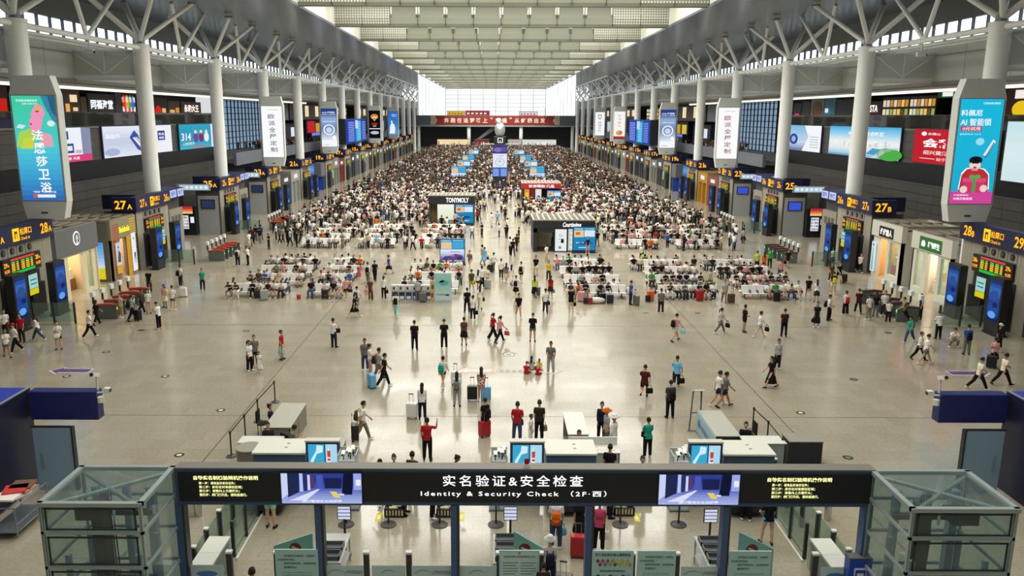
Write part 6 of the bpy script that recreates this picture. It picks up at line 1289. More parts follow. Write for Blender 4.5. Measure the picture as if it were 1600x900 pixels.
def person(x, y, h, pose, sex, label, top, bottom, hair='short', scale=1.0, z=0.0, shoes=None, hat=None, skin=None, group=None):
    tc, tk = (top.split(':') + ['tee'])[:2]; bc, bk = (bottom.split(':') + ['trousers'])[:2]
    o = bpy.data.objects.new('person', body_mesh(pose, sex)); COL.objects.link(o)
    o.location = (x, y, z); o.rotation_euler.z = -R(h); s = scale * (1.0 if sex == 'm' else .955); o.scale = (s, s, s); tag(o, label, 'person', group)
    o.material_slots[0].link = 'OBJECT'; o.material_slots[0].material = SKINS[_np[0] % 3 if skin is None else skin]; _np[0] += 1
    child('shirt', top_mesh(pose, sex, tk), o, cloth(tc))
    child({'trousers': 'trousers', 'wide': 'trousers', 'shorts': 'shorts', 'hot': 'shorts', 'skirt': 'skirt', 'dress': 'skirt'}[bk], bottom_mesh(pose, sex, bk), o, cloth(bc))
    child('shoes', shoe_mesh(pose, sex), o, cloth(shoes or ('white' if _np[0] % 2 else 'black')))
    if hair != 'bald': child('hair', hair_mesh(pose, sex, hair), o, None)
    if hat: child('hat', hat_mesh(pose, sex, hat[1]), o, cloth(hat[0]))
    return o
def local(o, dx, dy): 
    a = o.rotation_euler.z; return (o.location.x + dx * math.cos(a) - dy * math.sin(a), o.location.y + dx * math.sin(a) + dy * math.cos(a))
# ---------------------------------------------------------------- luggage
_lug = {}
def suitcase(x, y, rz, col, label, s=1.0, handle=True, lean=0):
    t = thing('suitcase', label, 'suitcase', (x, y, 0), rz, 'suitcases'); t.scale = (s, s, s); t.rotation_euler.x = lean
    if 'suit' not in _lug:
        m = MB(); m.loft([[(sx * .21 * a, sy * .13 * b_, z) for sx, sy in ((1, .8), (.9, 1), (-.9, 1), (-1, .8), (-1, -.8), (-.9, -1), (.9, -1), (1, -.8))] for z, a, b_ in ((.06, .9, .85), (.09, 1, 1), (.58, 1, 1), (.62, .92, .86))])
        for i in range(-3, 4): m.box(i * .05 - .008, i * .05 + .008, -.137, .137, .12, .56)
        me = m.mesh('shell'); me.materials.clear(); me.materials.append(PAINT); _lug['suit'] = me
        m = MB().use(PAINT, '#1b1b1c')
        for sx in (-.16, .16):
            for sy in (-.09, .09): m.tube([(sx - .012, sy, .032), (sx + .012, sy, .032)], .032, 10).box(sx - .015, sx + .015, sy - .015, sy + .015, .03, .08)
        _lug['wheel'] = m.mesh('wheels')
        m = MB().use(SATIN, '#9a9c9c').box(-.08, -.065, -.1, -.085, .6, 1.0).box(.065, .08, -.1, -.085, .6, 1.0).use(PAINT, '#1c1c1e').box(-.09, .09, -.11, -.075, .99, 1.025); _lug['hand'] = m.mesh('handle')
    child('shell', _lug['suit'], t, mat('case_' + col, CLR[col], .35)); child('wheels', _lug['wheel'], t, None)
    if handle: child('handle', _lug['hand'], t, None)
    return t
def backpack(o, col, label, s=1.0, dy=-.2, z=None, front=False):
    """worn on a person's back, hanging from the shoulders"""
    x, y = local(o, 0, (dy if not front else -dy) * o.scale.x); z = (1.12 if z is None else z) * o.scale.x
    t = thing('backpack', label, 'backpack', (x, y, o.location.z + z), o.rotation_euler.z + (math.pi if front else 0), 'backpacks'); t.scale = (s * o.scale.x,) * 3
    if 'bp' not in _lug:
        m = MB()
        m.loft([[(sx * .15 * a, sy * .085 * b_ + c_, z_) for sx, sy in ((1, .6), (.7, 1), (-.7, 1), (-1, .6), (-1, -.6), (-.7, -1), (.7, -1), (1, -.6))] for z_, a, b_, c_ in ((-.24, .85, .8, 0), (-.2, 1, 1, 0), (0, 1, 1, -.01), (.16, .92, .9, 0), (.22, .7, .55, .02))]); m.box(-.1, .1, -.125, -.07, -.2, -.02)
        me = m.mesh('bag', True); me.materials.clear(); me.materials.append(PAINT); _lug['bp'] = me
        m = MB()
        for sx in (-.1, .1): m.tube([(sx, .07, -.16), (sx * 1.25, .16, -.12), (sx * 1.2, .335, .05), (sx * 1.1, .33, .2), (sx, .2, .275), (sx, .08, .2)], .016, 6)
        me = m.mesh('strap', True); me.materials.clear(); me.materials.append(PAINT); _lug['bps'] = me
    child('bag', _lug['bp'], t, cloth(col)); child('strap', _lug['bps'], t, cloth(col)); return t
def handbag(x, y, z, rz, col, label, s=1.0, name='handbag', cat='bag'):
    t = thing(name, label, cat, (x, y, z), rz, 'hand carried bags'); t.scale = (s, s, s)
    if 'hb' not in _lug:
        m = MB(); m.loft([[(sx * .16 * a, sy * .06 * b_, z_) for sx, sy in ((1, .7), (.8, 1), (-.8, 1), (-1, .7), (-1, -.7), (-.8, -1), (.8, -1), (1, -.7))] for z_, a, b_ in ((0, .9, .9), (.03, 1, 1), (.2, .95, .8), (.25, .85, .5))])
        me = m.mesh('bag', True); me.materials.clear(); me.materials.append(PAINT); _lug['hb'] = me
        m = MB().tube([(-.09, 0, .24), (-.08, 0, .36), (0, 0, .41), (.08, 0, .36), (.09, 0, .24)], .012, 6); me = m.mesh('grip', True); me.materials.clear(); me.materials.append(PAINT); _lug['hbs'] = me
    child('bag', _lug['hb'], t, cloth(col)); child('grip', _lug['hbs'], t, cloth('black' if col != 'white' else 'silver')); return t
def in_hand(o, pose, side=1, drop=.36):
    J = joints(pose, 'm'); w = J['wr', side] + J['hd', side] * .1; x, y = local(o, w.x * o.scale.x, w.y * o.scale.x); return x, y, o.location.z + (w.z + J['dz']) * o.scale.x - drop
# ================================================================ WHO IS WHERE
ACT = dict(stand='standing', ease='standing at ease', phone='looking at a phone', walk='walking', stride='striding', pull='walking', run='running', wave='waving one arm', hold='holding something', hip='hand on hip', bend='bending over', squat='squatting', floorsit='sitting on the floor', sit='sitting', sitfwd='sitting bent forward')
TOPW = dict(tee='tee', long='long sleeves', tank='vest'); BOTW = dict(trousers='trousers', wide='wide trousers', shorts='shorts', hot='short shorts', skirt='skirt', dress='dress')
TABLE = '''
10,528,150,walk,m,white,dark,short|at the far left edge below the ticket gate|bp=black
12,560,140,walk,f,white,grey:shorts,pony|half out of frame at the left edge|bp=navy
26,553,215,walk,m,white,black,short|in a red cap near the left edge|hat=red
35,537,180,stand,m,red,dark,short|behind the person in the red cap|bp=black
60,534,270,stride,f,white:tank,denim,long|leaning left beside the red jacket|hb=beige
93,548,165,hold,f,white,black:shorts,pony|left of the violet floor arrow|hb=cream
141,530,60,walk,m,white,black,short|left of the turnstile queue|
152,510,20,walk,f,black,black,long|just behind the first person in white by the turnstiles|
190,499,200,stand,f,beige,khaki:shorts,bun|beside the red topped turnstiles|hb=orange
207,503,30,walk,m,silver,black,short|beside the turnstiles with a black case|bp=black,sc=black@216,503
223,491,120,stride,m,olive,black,short|passing the turnstiles|
233,492,170,stand,f,white,denim:hot,bun|right of the turnstile queue|
249,516,285,phone,m,white,black,short|alone right of the left turnstiles|
258,483,200,stand,f,pink,cream:skirt,long|behind the person with a phone at left|bp=lime
271,487,0,ease,m,white,grey:shorts,short|beside a white suitcase at left|sc=white@287,466
317,455,160,stand,f,teal,black,bun|before the poster of the striped shop|
283,450,30,stand,m,white,dark,short|beyond the striped clothes shop|bp=black
234,458,180,stand,m,black,dark,short|alone before the striped clothes shop|
372,418,0,stand,m,white,black,short|behind the leftmost seat block|bp=black
388,416,270,phone,m,white,black,short|right beside another behind the leftmost seats|
328,408,200,walk,f,white,black:shorts,short|by the second turnstile group|
441,564,95,stand,f,red,green floral:dress,bun|beside a pale blue bag at left centre|hb=sky
391,582,120,stand,f,white,black,pony|of the family group at left centre|
399,575,170,stand,m,grey,dark,short|at the back of the family group|
406,584,185,stand,f,white,white:dress,short|small child of the family group|k=.68
522,545,30,hold,m,white,navy,short|holding a dark jacket|hb=black
554,498,60,stride,f,black,black:skirt,short|below the second seat block from left|
558,487,10,walk,m,white,grey,short|behind the striding person in black|bp=black
619,497,0,walk,m,white,mint,short|walking toward the brochure racks|bp=black
648,549,0,stand,m,black,black,short|left one of two in all black|
694,547,0,phone,m,black,black,short|right one of two in all black|
725,541,0,stand,f,brown,black:skirt,short|with a white bag, centre of the hall|hb=white
770,532,60,walk,f,red,black:wide,pony|left of the pink shirted companion|
781,537,60,walk,f,pink,black,pony|right of the red shirted companion|hb=rose
571,581,170,stand,m,grey,denim,short|behind the one holding an orange bag|
579,588,80,hold,f,white,pink,bun|holding an orange bag|hb=orange
600,606,75,pull,m,black,black,short|pulling a blue suitcase|sc=sky@581,608
592,596,70,walk,m,silver,grey,short|just behind the one in black with blue case|bp=dark
692,608,20,walk,f,white,black:hot,bun|with a teal backpack beside a white case|bp=teal,sc=white@713,604
714,637,0,stand,f,white,silver,long|with a grey backpack, facing away|bp=grey
752,629,0,stand,f,red floral,orange:hot,long|between a black and a blue case|sc=black@738,627,sc2=sky@759,628
660,657,0,stand,f,white:long,navy,long|beside a white case carrying a black bag|sc=white@644,655
567,690,80,pull,m,white,khaki,short|with an olive backpack pulling a black case|bp=olive,sc=black@555,690
668,721,5,wave,m,red,black,short|just beyond the security gate|
758,683,330,stand,f,black,black:dress,short|beside a red suitcase|bp=black,sc=red@757,684
730,491,350,ease,m,black,black,short|in the centre aisle below the car screen|
739,502,10,stand,f,white,black,bun|beside the one in black, centre aisle|hb=black
750,484,0,walk,f,white,cream,long|in the centre aisle below the seats|hb=dark
810,499,170,walk,m,black,beige:shorts,short|right of the centre aisle|
852,491,0,walk,m,white,dark,short|carrying a dark bag before the luggage pile|hb=black
892,489,20,stand,m,black,black:shorts,short|with a black bag before the luggage pile|hb=black
832,536,10,phone,m,black,grey:shorts,short|alone in the middle of the floor|
860,586,190,ease,m,grey,silver,short|beside the children on the floor|
822,586,20,floorsit,m,red,red:shorts,short|left child in red on the floor|k=.72
830,580,10,floorsit,f,silver,grey,long|behind the left child in red|k=.85
842,579,170,floorsit,f,yellow,pink,bun|child in yellow with a pink backpack|k=.7,bp=pink
840,588,10,floorsit,f,red,red,bald|front child in red, right of the first|k=.62
985,478,80,stand,m,blue,navy,short|with a steel case before the right seats|sc=grey@994,479
1032,492,5,stand,m,grey,black,short|facing the orange case|
1055,535,60,walk,m,pink,plaid:shorts,short|carrying a mint bag|bp=black,hb=mint
1125,523,85,walk,f,silver,grey,pony|left of the one in all black at right|hb=black
1162,521,80,ease,m,black,black:shorts,short|stout side view at right centre|
1186,529,90,walk,f,white,sky:hot,bun|holding a small black bag, right centre|hb=black
1006,625,15,run,m,maroon,black:shorts,short|carrying a black bag|hb=black
1056,609,15,run,m,sky,black,short|carrying a black bag|hb=black
1046,655,350,stand,m,striped,black,short|with a black backpack, right of centre|bp=black
1121,636,85,walk,m,white,navy:shorts,short|partly behind the step trolley|
1131,638,85,walk,m,grey,navy:shorts,short|just right of the step trolley|
842,690,10,stand,m,dark,black,short|carrying a paper bag by the middle checkpoint|hb=khaki
808,693,10,ease,m,red,denim,short|left one behind the middle monitor|hb=black
829,699,100,stand,f,white,white,short|between the red and dark tees at the checkpoint|k=.82
939,690,200,stand,f,navy:long,black,bun|officer at the middle checkpoint|
947,702,250,stand,f,silver,grey,short|in an orange hat|hat=orange+
958,716,300,ease,m,white:long,white,short|in a white sun hat by the checkpoint|hat=white+
1011,717,350,hold,f,teal,black,bun|carrying a small child|hb=black
1204,608,265,walk,f,black,black:dress,pony|alone right of the checkpoint|
1214,579,170,stand,f,silver:long,navy,bun|behind the one in the black dress|hb=black
1224,528,10,stand,m,maroon,black,short|facing away right of the seats|bp=black
1275,514,200,stand,f,black,black:dress,long|left one before the right turnstiles|hb=black
1294,503,120,ease,m,white,black,short|with a black backpack before the turnstiles|bp=black
1320,494,0,stand,f,white,black:wide,bun|with a red backpack before the turnstiles|bp=red
1340,491,10,walk,m,maroon,black,short|right beside the one with the red backpack|
1356,502,340,stand,m,white,khaki,short|at the belt of the right turnstiles|
1367,497,20,stand,f,black,grey,long|between two white shirts at the right turnstiles|
1380,496,190,stand,m,white,dark,short|facing out at the right turnstiles|
1387,505,10,stand,m,white,black,short|shorter one at the right turnstiles|k=.85
1411,505,280,stride,m,khaki,black,short|leaning past the right turnstiles|
1436,501,255,stand,m,white,black,short|staff member at the right turnstile end|
1420,537,230,stride,f,teal,denim,short|with a teal backpack at right|bp=teal
1435,565,140,walk,f,white,black,bun|behind the one in grey shorts at right|hb=black
1445,571,100,walk,m,white,grey:shorts,short|front one of a pair at right|
1465,532,0,phone,m,white,black,short|facing the glass fence at right|
1487,543,190,squat,m,white,khaki,short|perched on dark luggage at right|
1509,556,10,stand,m,blue,grey,short|with a black backpack at right|bp=black
1558,552,160,stand,f,dark,black:dress,short|in a cream hat near the right edge|hat=cream
1551,576,20,stand,f,pink,black:skirt,bun|beside a black case near the right edge|sc=black@1548,577
1527,611,90,stride,m,cream,black,short|left one of two in cream at right|
1565,604,85,stride,m,cream,black,short|right one of two in cream at right|
617,782,170,stand,f,black,black,bun|officer, left of three heads behind the gate beam|
645,781,20,stand,m,dark,black,short|second head behind the gate beam|
711,783,90,phone,f,black,black,bun|third head behind the gate beam|
1001,785,180,stand,f,black,black,bun|head behind the gate beam at right|
951,768,20,stand,m,black,black,short|just right of the middle scanner|
633,806,90,stand,m,black,black,short|guard, only dark legs seen under the beam, left|
677,811,90,stand,m,black,black,short|guard, only dark legs seen under the beam, right|
953,810,80,stand,m,black,black,short|guard, dark legs seen right of the fourth post|
596,787,200,walk,f,pink,beige:shorts,long|bare legs seen under the gate beam|
424,826,10,stand,m,white,mint:shorts,short|mint shorts seen under the beam at left|
868,858,5,stand,m,white,denim,short|with an orange backpack under the gate|bp=orange,hb=sky
905,852,0,walk,f,black,black:skirt,short|beside a red suitcase under the gate|sc=red@903,872,hb=beige
858,925,0,stand,f,white,denim,short|in a white hat with a navy backpack|hat=white+,bp=navy
848,955,0,stand,m,dark,black,short|only dark hair seen at the bottom centre|k=.8,sc=brown@880,935
935,862,10,stand,f,rose,black,short|in a white cap beside the fourth gate post|hat=white,hb=white
1198,852,0,hip,f,black,sky:hot,pony|under the right gate bay|
1165,815,20,stand,m,black,black,short|dark figure under the beam at right|
399,985,5,stand,m,red floral,dark,short|in a floral shirt at the bottom left|
734,423,200,walk,m,grey,pink:shorts,short|right of the car screen|bp=black
757,416,10,walk,f,sky,sky:skirt,bun|with reddish hair beyond the car screen|hb=black
771,427,30,walk,m,white,grey,short|beside a black case in the aisle|sc=black@767,428
783,438,0,walk,m,white,dark,short|carrying a bag up the aisle|hb=black
791,444,10,walk,f,grey,beige:skirt,long|beside the one in a white dress|
799,447,10,walk,f,white,white:dress,long|in a long white dress in the aisle|
814,443,10,walk,m,white,black:shorts,short|with a black backpack in the aisle|bp=black
837,432,180,walk,m,black,white:shorts,short|coming down the aisle|
737,457,350,walk,m,olive,yellow:shorts,short|with a teal bag at the aisle's left|hb=teal
747,456,10,walk,f,white,dark:shorts,long|following the olive tee|hb=black
753,452,340,stand,m,white,black,short|beyond the olive tee|
761,450,30,pull,f,cream,cream,short|with a silver case and a red bag|sc=silver@762,453,hb=red
806,466,10,walk,f,white,black:skirt,short|with a black backpack, lower aisle|bp=black
835,466,0,pull,f,lime,black:dress,long|with a grey case|sc=grey@839,465
860,467,20,stand,f,red,dark:skirt,long|at the left end of the right seats|hb=sky
857,440,180,stand,f,yellow,dark,long|in yellow at the left end of the right seats|
575,444,0,walk,m,white,grey,short|right of the second seat block|bp=black
586,441,0,walk,m,black,black,short|in a long black coat right of the second block|
561,438,170,stand,f,rose,rose:dress,bun|child in a pink dress right of the second block|k=.75
608,430,260,walk,f,blue,black:skirt,bun|between the second and third seat blocks|
541,470,10,walk,m,pink,dark:shorts,short|below the second seat block|hb=dark
579,471,180,stand,f,brown,brown:wide,bun|with a child carrying a pink bag|bp=dark
573,474,180,stand,f,pink,cream,bun|child with a pink bag|k=.72,bp=pink
600,468,10,stand,f,white:long,black,pony|left of the brochure racks|hb=black
653,474,10,stand,m,silver,grey,short|at the brochure racks beside a grey case|sc=grey@661,474
1182,425,10,stand,m,lime,black,short|in lime at the right turnstile queue|
1193,425,10,stand,f,orange,orange:skirt,long|in orange at the right turnstile queue|
1202,421,20,stand,m,green,dark,short|in green at the right turnstile queue|
1218,439,0,stand,m,pink,denim,short|behind the rightmost seat block|
1230,420,170,stride,m,black,black:shorts,short|with a black bag by the right turnstiles|hb=black
1262,469,10,walk,m,black,khaki:shorts,short|right of the rightmost seat block|hb=white
1275,474,20,stand,f,white,dark:skirt,long|in a loose white top beside khaki shorts|
1298,443,190,walk,f,brown,brown,short|in a brown hood at right|
1310,444,170,walk,m,black,black:shorts,short|pulling a black case at right|sc=black@1318,444
1301,462,10,stand,m,black,white:shorts,short|with a yellow backpack at right|bp=yellow
1300,418,0,stand,f,white,black:skirt,short|beside a black case near gate 27B|sc=black@1293,418
1343,428,190,walk,m,white:tank,black,short|before the white clothes shop|
1131,475,190,walk,m,silver,khaki,short|strolling before the rightmost seat block|
1109,455,330,walk,m,beige,khaki,short|walking between the two right seat blocks|
1083,433,10,stand,m,dark,black,short|dark figure at the left of the rightmost block|
845,375,0,stand,m,silver,dark,short|at the left door of the black kiosk|
878,395,0,stand,m,grey,black,short|before the white kiosk poster|bp=black
918,398,180,stand,f,navy,pink,short|passing the blue kiosk screen|
1002,410,180,walk,f,white,navy,long|with a lime case right of the kiosk|sc=lime@1007,412
1015,399,190,walk,m,orange,black:shorts,short|in orange right of the kiosk|
'''
random.seed(11)
PEOPLE = 0
CN = dict(sky='light blue', lime='yellow green', rose='deep pink', silver='light grey', mint='pale green', dark='dark grey', denim='blue denim')
cn = lambda c: CN.get(c, c)
for row in TABLE.strip().split('\n'):
    a, where, ex = row.split('|'); px, py, h, pose, sex, top, bot, hair = a.split(',')
    toks = [q for q in ex.split(',') if q]; ex = {}; i = 0   # suitcase pixels hold a comma
    while i < len(toks):
        k_, v_ = toks[i].split('=')
        if '@' in v_: v_ += ',' + toks[i + 1]; i += 1
        ex[k_] = v_; i += 1
    ex = ex or {}
    sc = float(ex.get('k', 1)) * .97; p = fz(float(px), float(py) - 2)
    tc, tk = (top.split(':') + ['tee'])[:2]; bc, bk = (bot.split(':') + ['trousers'])[:2]
    who = 'child' if sc < .75 and 'child' not in where else 'person'
    dress = cn(tc) + (' dress' if bk == 'dress' and tc == bc else ' %s and %s %s' % (TOPW[tk], cn(bc), BOTW[bk]))
    lab = '%s in %s, %s, %s' % (who, dress, ACT[pose], where)
    if len(lab.split()) > 16: lab = '%s in %s, %s' % (who, dress, where)
    if len(lab.split()) > 16: lab = '%s in %s %s, %s' % (who, cn(tc), TOPW[tk], where)
    def fit(t_, n=16): q_ = t_.split(); return ' '.join(q_[:n]).rstrip(',')
    hat = ex.get('hat'); hat = (hat.rstrip('+'), hat.endswith('+')) if hat else None
    o = person(p.x, p.y, float(h), pose, sex, lab, top, bot, hair, sc, hat=hat); PEOPLE += 1
    short = where if len(where.split()) < 9 else ' '.join(where.split()[:8])
    if 'bp' in ex:
        zz = {'floorsit': .42}.get(pose, 1.12); backpack(o, ex['bp'], fit('%s backpack worn by the person in %s, %s' % (cn(ex['bp']), cn(tc), short)), .9, dy=-.24 if pose != 'run' else -.3, z=zz)
    if 'hb' in ex:
        side = 1; x, y, z = in_hand(o, pose, side); handbag(x, y, max(z, .02), o.rotation_euler.z + .4, ex['hb'], fit('%s bag held by the person in %s, %s' % (cn(ex['hb']), cn(tc), short)))
    for kk in ('sc', 'sc2'):
        if kk in ex:
            c, q = ex[kk].split('@'); qx, qy = map(float, q.split(',')); q = fz(qx, qy - 2)
            suitcase(q.x, q.y, -R(float(h)) + random.uniform(-.3, .3), c, fit('%s suitcase with the person in %s, %s' % (cn(c), cn(tc), short)), 1.12)
# officers at the desks
person(-9.95, 31.35, 85, 'sit', 'f', 'officer in dark uniform seated at the long left desk', 'navy', 'black', 'bun', .97); person(-8.55, 28.95, 50, 'sitphone', 'f', 'person in grey vest and white skirt seated at the low slab bench', 'grey:tank', 'white:shorts', 'bun', .97)
person(2.35, 28.45, 180, 'sit', 'm', 'officer in black seated behind the middle console', 'black:long', 'black', 'short', .97); person(8.85, 29.35, 200, 'sit', 'm', 'officer in black seated at the right checkpoint desk', 'black:long', 'black', 'short', .97)
person(-9.5, 29.2, 170, 'sit', 'm', 'officer in dark shirt seated behind the pale teal cabinet', 'dark', 'black', 'short', .95)
PEOPLE += 5
# ---------------------------------------------------------------- benches
SEATM = mat('seat_white', '#f0eee8', .4); SEATD = mat('seat_frame_dark', '#242424', .45)
def seat_meshes():
    m = MB().use(SEATM); m.prism([(-.25, -.13, .47), (-.25, -.17, .45), (-.25, -.06, .93), (-.25, -.02, .95)], (.5, 0, 0)); m.prism([(-.25, -.62, .43), (-.25, -.6, .46), (-.25, -.16, .43), (-.25, -.16, .40), (-.25, -.6, .40)], (.5, 0, 0)); m.use(SEATD).box(.25, .27, -.6, -.02, .38, .66)
    s = m.mesh('seat'); m = MB().use(SEATM); m.prism([(-.25, .13, .47), (-.25, .17, .45), (-.25, .06, .93), (-.25, .02, .95)], (.5, 0, 0)); m.prism([(-.25, .62, .43), (-.25, .6, .46), (-.25, .16, .43), (-.25, .16, .40), (-.25, .6, .40)], (.5, 0, 0)); m.use(SEATD).box(.25, .27, .02, .6, .38, .66)
    return s, m.mesh('seat')
SA, SB = seat_meshes(); SP = .53
_bf = {}
def bench(x0, y, n, label, detail=True, grp='white seat benches'):
    t = thing('seat_bench', label, 'bench', (x0, y, 0), 0, grp)
    if n not in _bf:
        m = MB().use(SEATD).box(0, n * SP, -.2, -.14, .34, .4).box(0, n * SP, .14, .2, .34, .4); a = m.mesh('beam')
        m = MB().use(SEATD).box(-.03, .03, -.5, .5, 0, .05).box(-.03, .03, -.06, .06, .05, .36).box(-.03, .03, -.3, .3, .3, .36); b_ = m.mesh('leg')
        m = MB(); 
        _bf[n] = (a, b_)
    child('beam', _bf[n][0], t, None)
    for i in range(3): child('leg', _bf[n][1], t, None).location.x = (.5 + i * (n - 1) / 2) * SP
    for i in range(n):
        for me in (SA, SB): child('seat', me, t, None).location.x = (i + .5) * SP
    return t
_fm = {}
def far_bench(x0, y, n, label):
    if n not in _fm:
        m = MB().use(SEATM)
        for i in range(n):
            for s in (-1, 1): m.box(i * SP + .02, i * SP + .5, s * .05, s * .16, .45, .95).box(i * SP + .02, i * SP + .5, s * .16, s * .6, .4, .46)
        m.use(SEATD).box(0, n * SP, -.2, .2, .3, .36).box(.4, .5, -.4, .4, 0, .3).box(n * SP - .5, n * SP - .4, -.4, .4, 0, .3); _fm[n] = m.mesh('seat_bench')
    o = bpy.data.objects.new('seat_bench', _fm[n]); COL.objects.link(o); o.location = (x0, y, 0); tag(o, label, 'bench', 'white seat benches'); return o
BLOCKS = [('leftmost block', -19.8, 8, (57.1, 60.9, 64.5, 67.8)), ('second block', -14.2, 5, (57.1, 60.9, 64.5, 67.8)), ('third block, behind the brochure racks', -7.4, 8, (58.4, 61.9, 65.6)),
          ('fourth block, before the black kiosk', 4.45, 8, (57.1, 60.9, 64.5, 67.8)), ('fifth block', 11.15, 8, (57.1, 60.9, 64.5, 67.8)), ('rightmost block', 17.15, 8, (57.1, 60.9, 64.5, 67.8))]
RN = ['front', 'second', 'third', 'back']; NTH = ['first', 'second', 'third', 'fourth', 'fifth', 'sixth', 'seventh', 'eighth']
TOPS = ['white'] * 11 + ['black'] * 8 + ['silver', 'silver', 'grey', 'red', 'maroon', 'navy', 'pink', 'dark', 'dark', 'cream', 'beige', 'orange', 'green', 'brown', 'blue']
random.seed(21)
EXTRA = []
for r_ in range(4):
    for bn, bx, n, rows in BLOCKS:
        if r_ >= len(rows): continue
        y = rows[r_]; off = random.uniform(-.25, .25) - (.35 if r_ == 3 else 0)
        bench(bx + off, y, n, 'white back to back seats, %s row of the %s, nearest tier' % (RN[r_], bn.split(',')[0]))
        for i in range(n):
            for sd in (-1, 1):
                if random.random() > (.74 if sd < 0 else .55): continue
                if PEOPLE >= 298: EXTRA.append((bx + off + (i + .5) * SP, y + sd * .34, sd)); continue
                tp, bt = random.choice(TOPS), random.choice(['black', 'black', 'dark', 'denim', 'navy', 'grey', 'white', 'khaki', 'beige']); sx = random.choice('mf')
                bk = random.choice(['trousers', 'trousers', 'shorts', 'shorts', 'hot']) if sx == 'f' else random.choice(['trousers', 'shorts'])
                person(bx + off + (i + .5) * SP, y + sd * .34, (180 if sd < 0 else 0) + random.uniform(-14, 14), random.choice(['sit', 'sitphone', 'sitphone', 'sitlean', 'sitfwd', 'sitcross']), sx,
                       'person in %s and %s, %s seat, %s row %s side, %s' % (cn(tp), cn(bt), NTH[i], RN[r_], 'near' if sd < 0 else 'far', bn.split(',')[0]), tp, bt + ':' + bk, 'short' if sx == 'm' else random.choice(['long', 'bun', 'pony']), random.uniform(.92, 1.0)); PEOPLE += 1
print('PEOPLE', PEOPLE)
# luggage standing along the front rows
for px, py, c, lab, s in ((908, 471, 'pink', 'dusty pink suitcase at the left of the luggage pile, fourth block', 1.15), (915, 475, 'navy', 'dark blue bag in the luggage pile, fourth block', .75), (922, 475, 'red', 'dark red bag in the luggage pile, fourth block', .75), (941, 473, 'black', 'black suitcase right of the white bundle, fourth block', 1.1), (953, 475, 'navy', 'navy suitcase before the child with a red bag, fourth block', 1.1),
                          (1016, 470, 'orange', 'orange suitcase at the left end of the fifth block', 1.15), (1093, 470, 'red', 'bright red suitcase before the fifth block', 1.2), (1213, 471, 'black', 'black suitcase before the rightmost block', 1.1), (1142, 474, 'brown', 'dark brown suitcase behind the stroller, rightmost block', 1.1), (413, 469, 'silver', 'round white and black suitcase before the leftmost block', 1.2), (508, 467, 'dark', 'dark suitcase before the second block', 1.1), (403, 466, 'dark', 'dark suitcase beside the white one, leftmost block', 1.0),
                          (1012, 472, 'black', 'black bag left of the orange suitcase', .8), (983, 460, 'white', 'white bundle case at the left of the fifth block', .8)):
    p = fz(px, py); suitcase(p.x, p.y, random.uniform(-.3, .3), c, lab, s, handle=s > 1)
p = fz(932, 474); tag(MB().use(CLOTH, '#d9d6cc').ell((0, 0, .22), .62, .26, .22, 14, 9).build('duffel_bundle', loc=(p.x, p.y, 0), smooth=True), 'long white cloth bundle lying in the luggage pile, fourth block', 'bundle', 'luggage')
p = fz(467, 467); t = thing('bucket', 'orange red bucket by the left end of the second block', 'bucket', (p.x, p.y, 0)); MB().use(PAINT, '#b8402a').cyl(0, 0, 0, .32, .13, 18, .17).build('pail', t); MB().use(PAINT, '#e8e4da').tube([(-.16, 0, .31), (0, 0, .42), (.16, 0, .31)], .012, 6).build('handle', t)
# brochure rack and the teal poster stand
t = thing('brochure_rack', 'white brochure rack with dark framed panels before the third seat block', 'rack', (-6.55, 55.6, 0))
MB().use(PAINT, '#b9bec4').box(-1.5, 1.5, 0, .3, .05, 1.15).box(-1.5, 1.5, -.02, .32, 0, .06).build('frame', t)
for i in range(6):
    m = MB(); x = -1.42 + i * .48; m.use(PAINT, ('#23252c', '#23252c', '#27315c', '#27315c', '#27315c', '#5a3440')[i]).box(x, x + .4, -.03, 0, .12, .66).use(PAINT, '#e6e6e2').box(x + .06, x + .34, -.035, -.03, .16, .38).use(PAINT, '#dadad4').box(x, x + .4, -.03, 0, .78, 1.1).use(PAINT, '#33353a').box(x + .05, x + .2, -.035, -.03, .84, 1.04); m.build('panel', t)
t = thing('poster_stand', 'pale teal poster stand before the third seat block', 'poster stand', (-4.4, 55.5, 0))
MB().use(PAINT, '#b9cfd0').box(-.6, .6, 0, .12, 0, 2.05).build('board', t)
m = MB(); B = cam_board(m, -.56, .56, -.01, .1, 2.0, .003); B.grad(0, 0, 1, 1, ['#cfe0e2', '#b8dcd8', '#8fcac6', '#a8d4d0'], 8, PAINT); B.lay().circ(.55, .66, .3, .1, '#4fb8a8', PAINT).circ(.4, .72, .18, .05, '#7fd0c4', PAINT).rect(.1, .2, .9, .24, '#6f9aa0', PAINT).circ(.78, .2, .14, .03, '#3f5a60', PAINT); m.build('poster', t)
t = thing('figure_cutout', 'narrow tan patterned standee between the brochure rack and the poster stand', 'standee', (-5.15, 55.55, 0)); MB().use(PAINT, '#c8aa70').box(-.13, .13, 0, .05, 0, 1.5).use(PAINT, '#6a4a30').box(-.08, .06, -.01, 0, .3, .6).box(-.05, .1, -.01, 0, .9, 1.2).build('board', t)
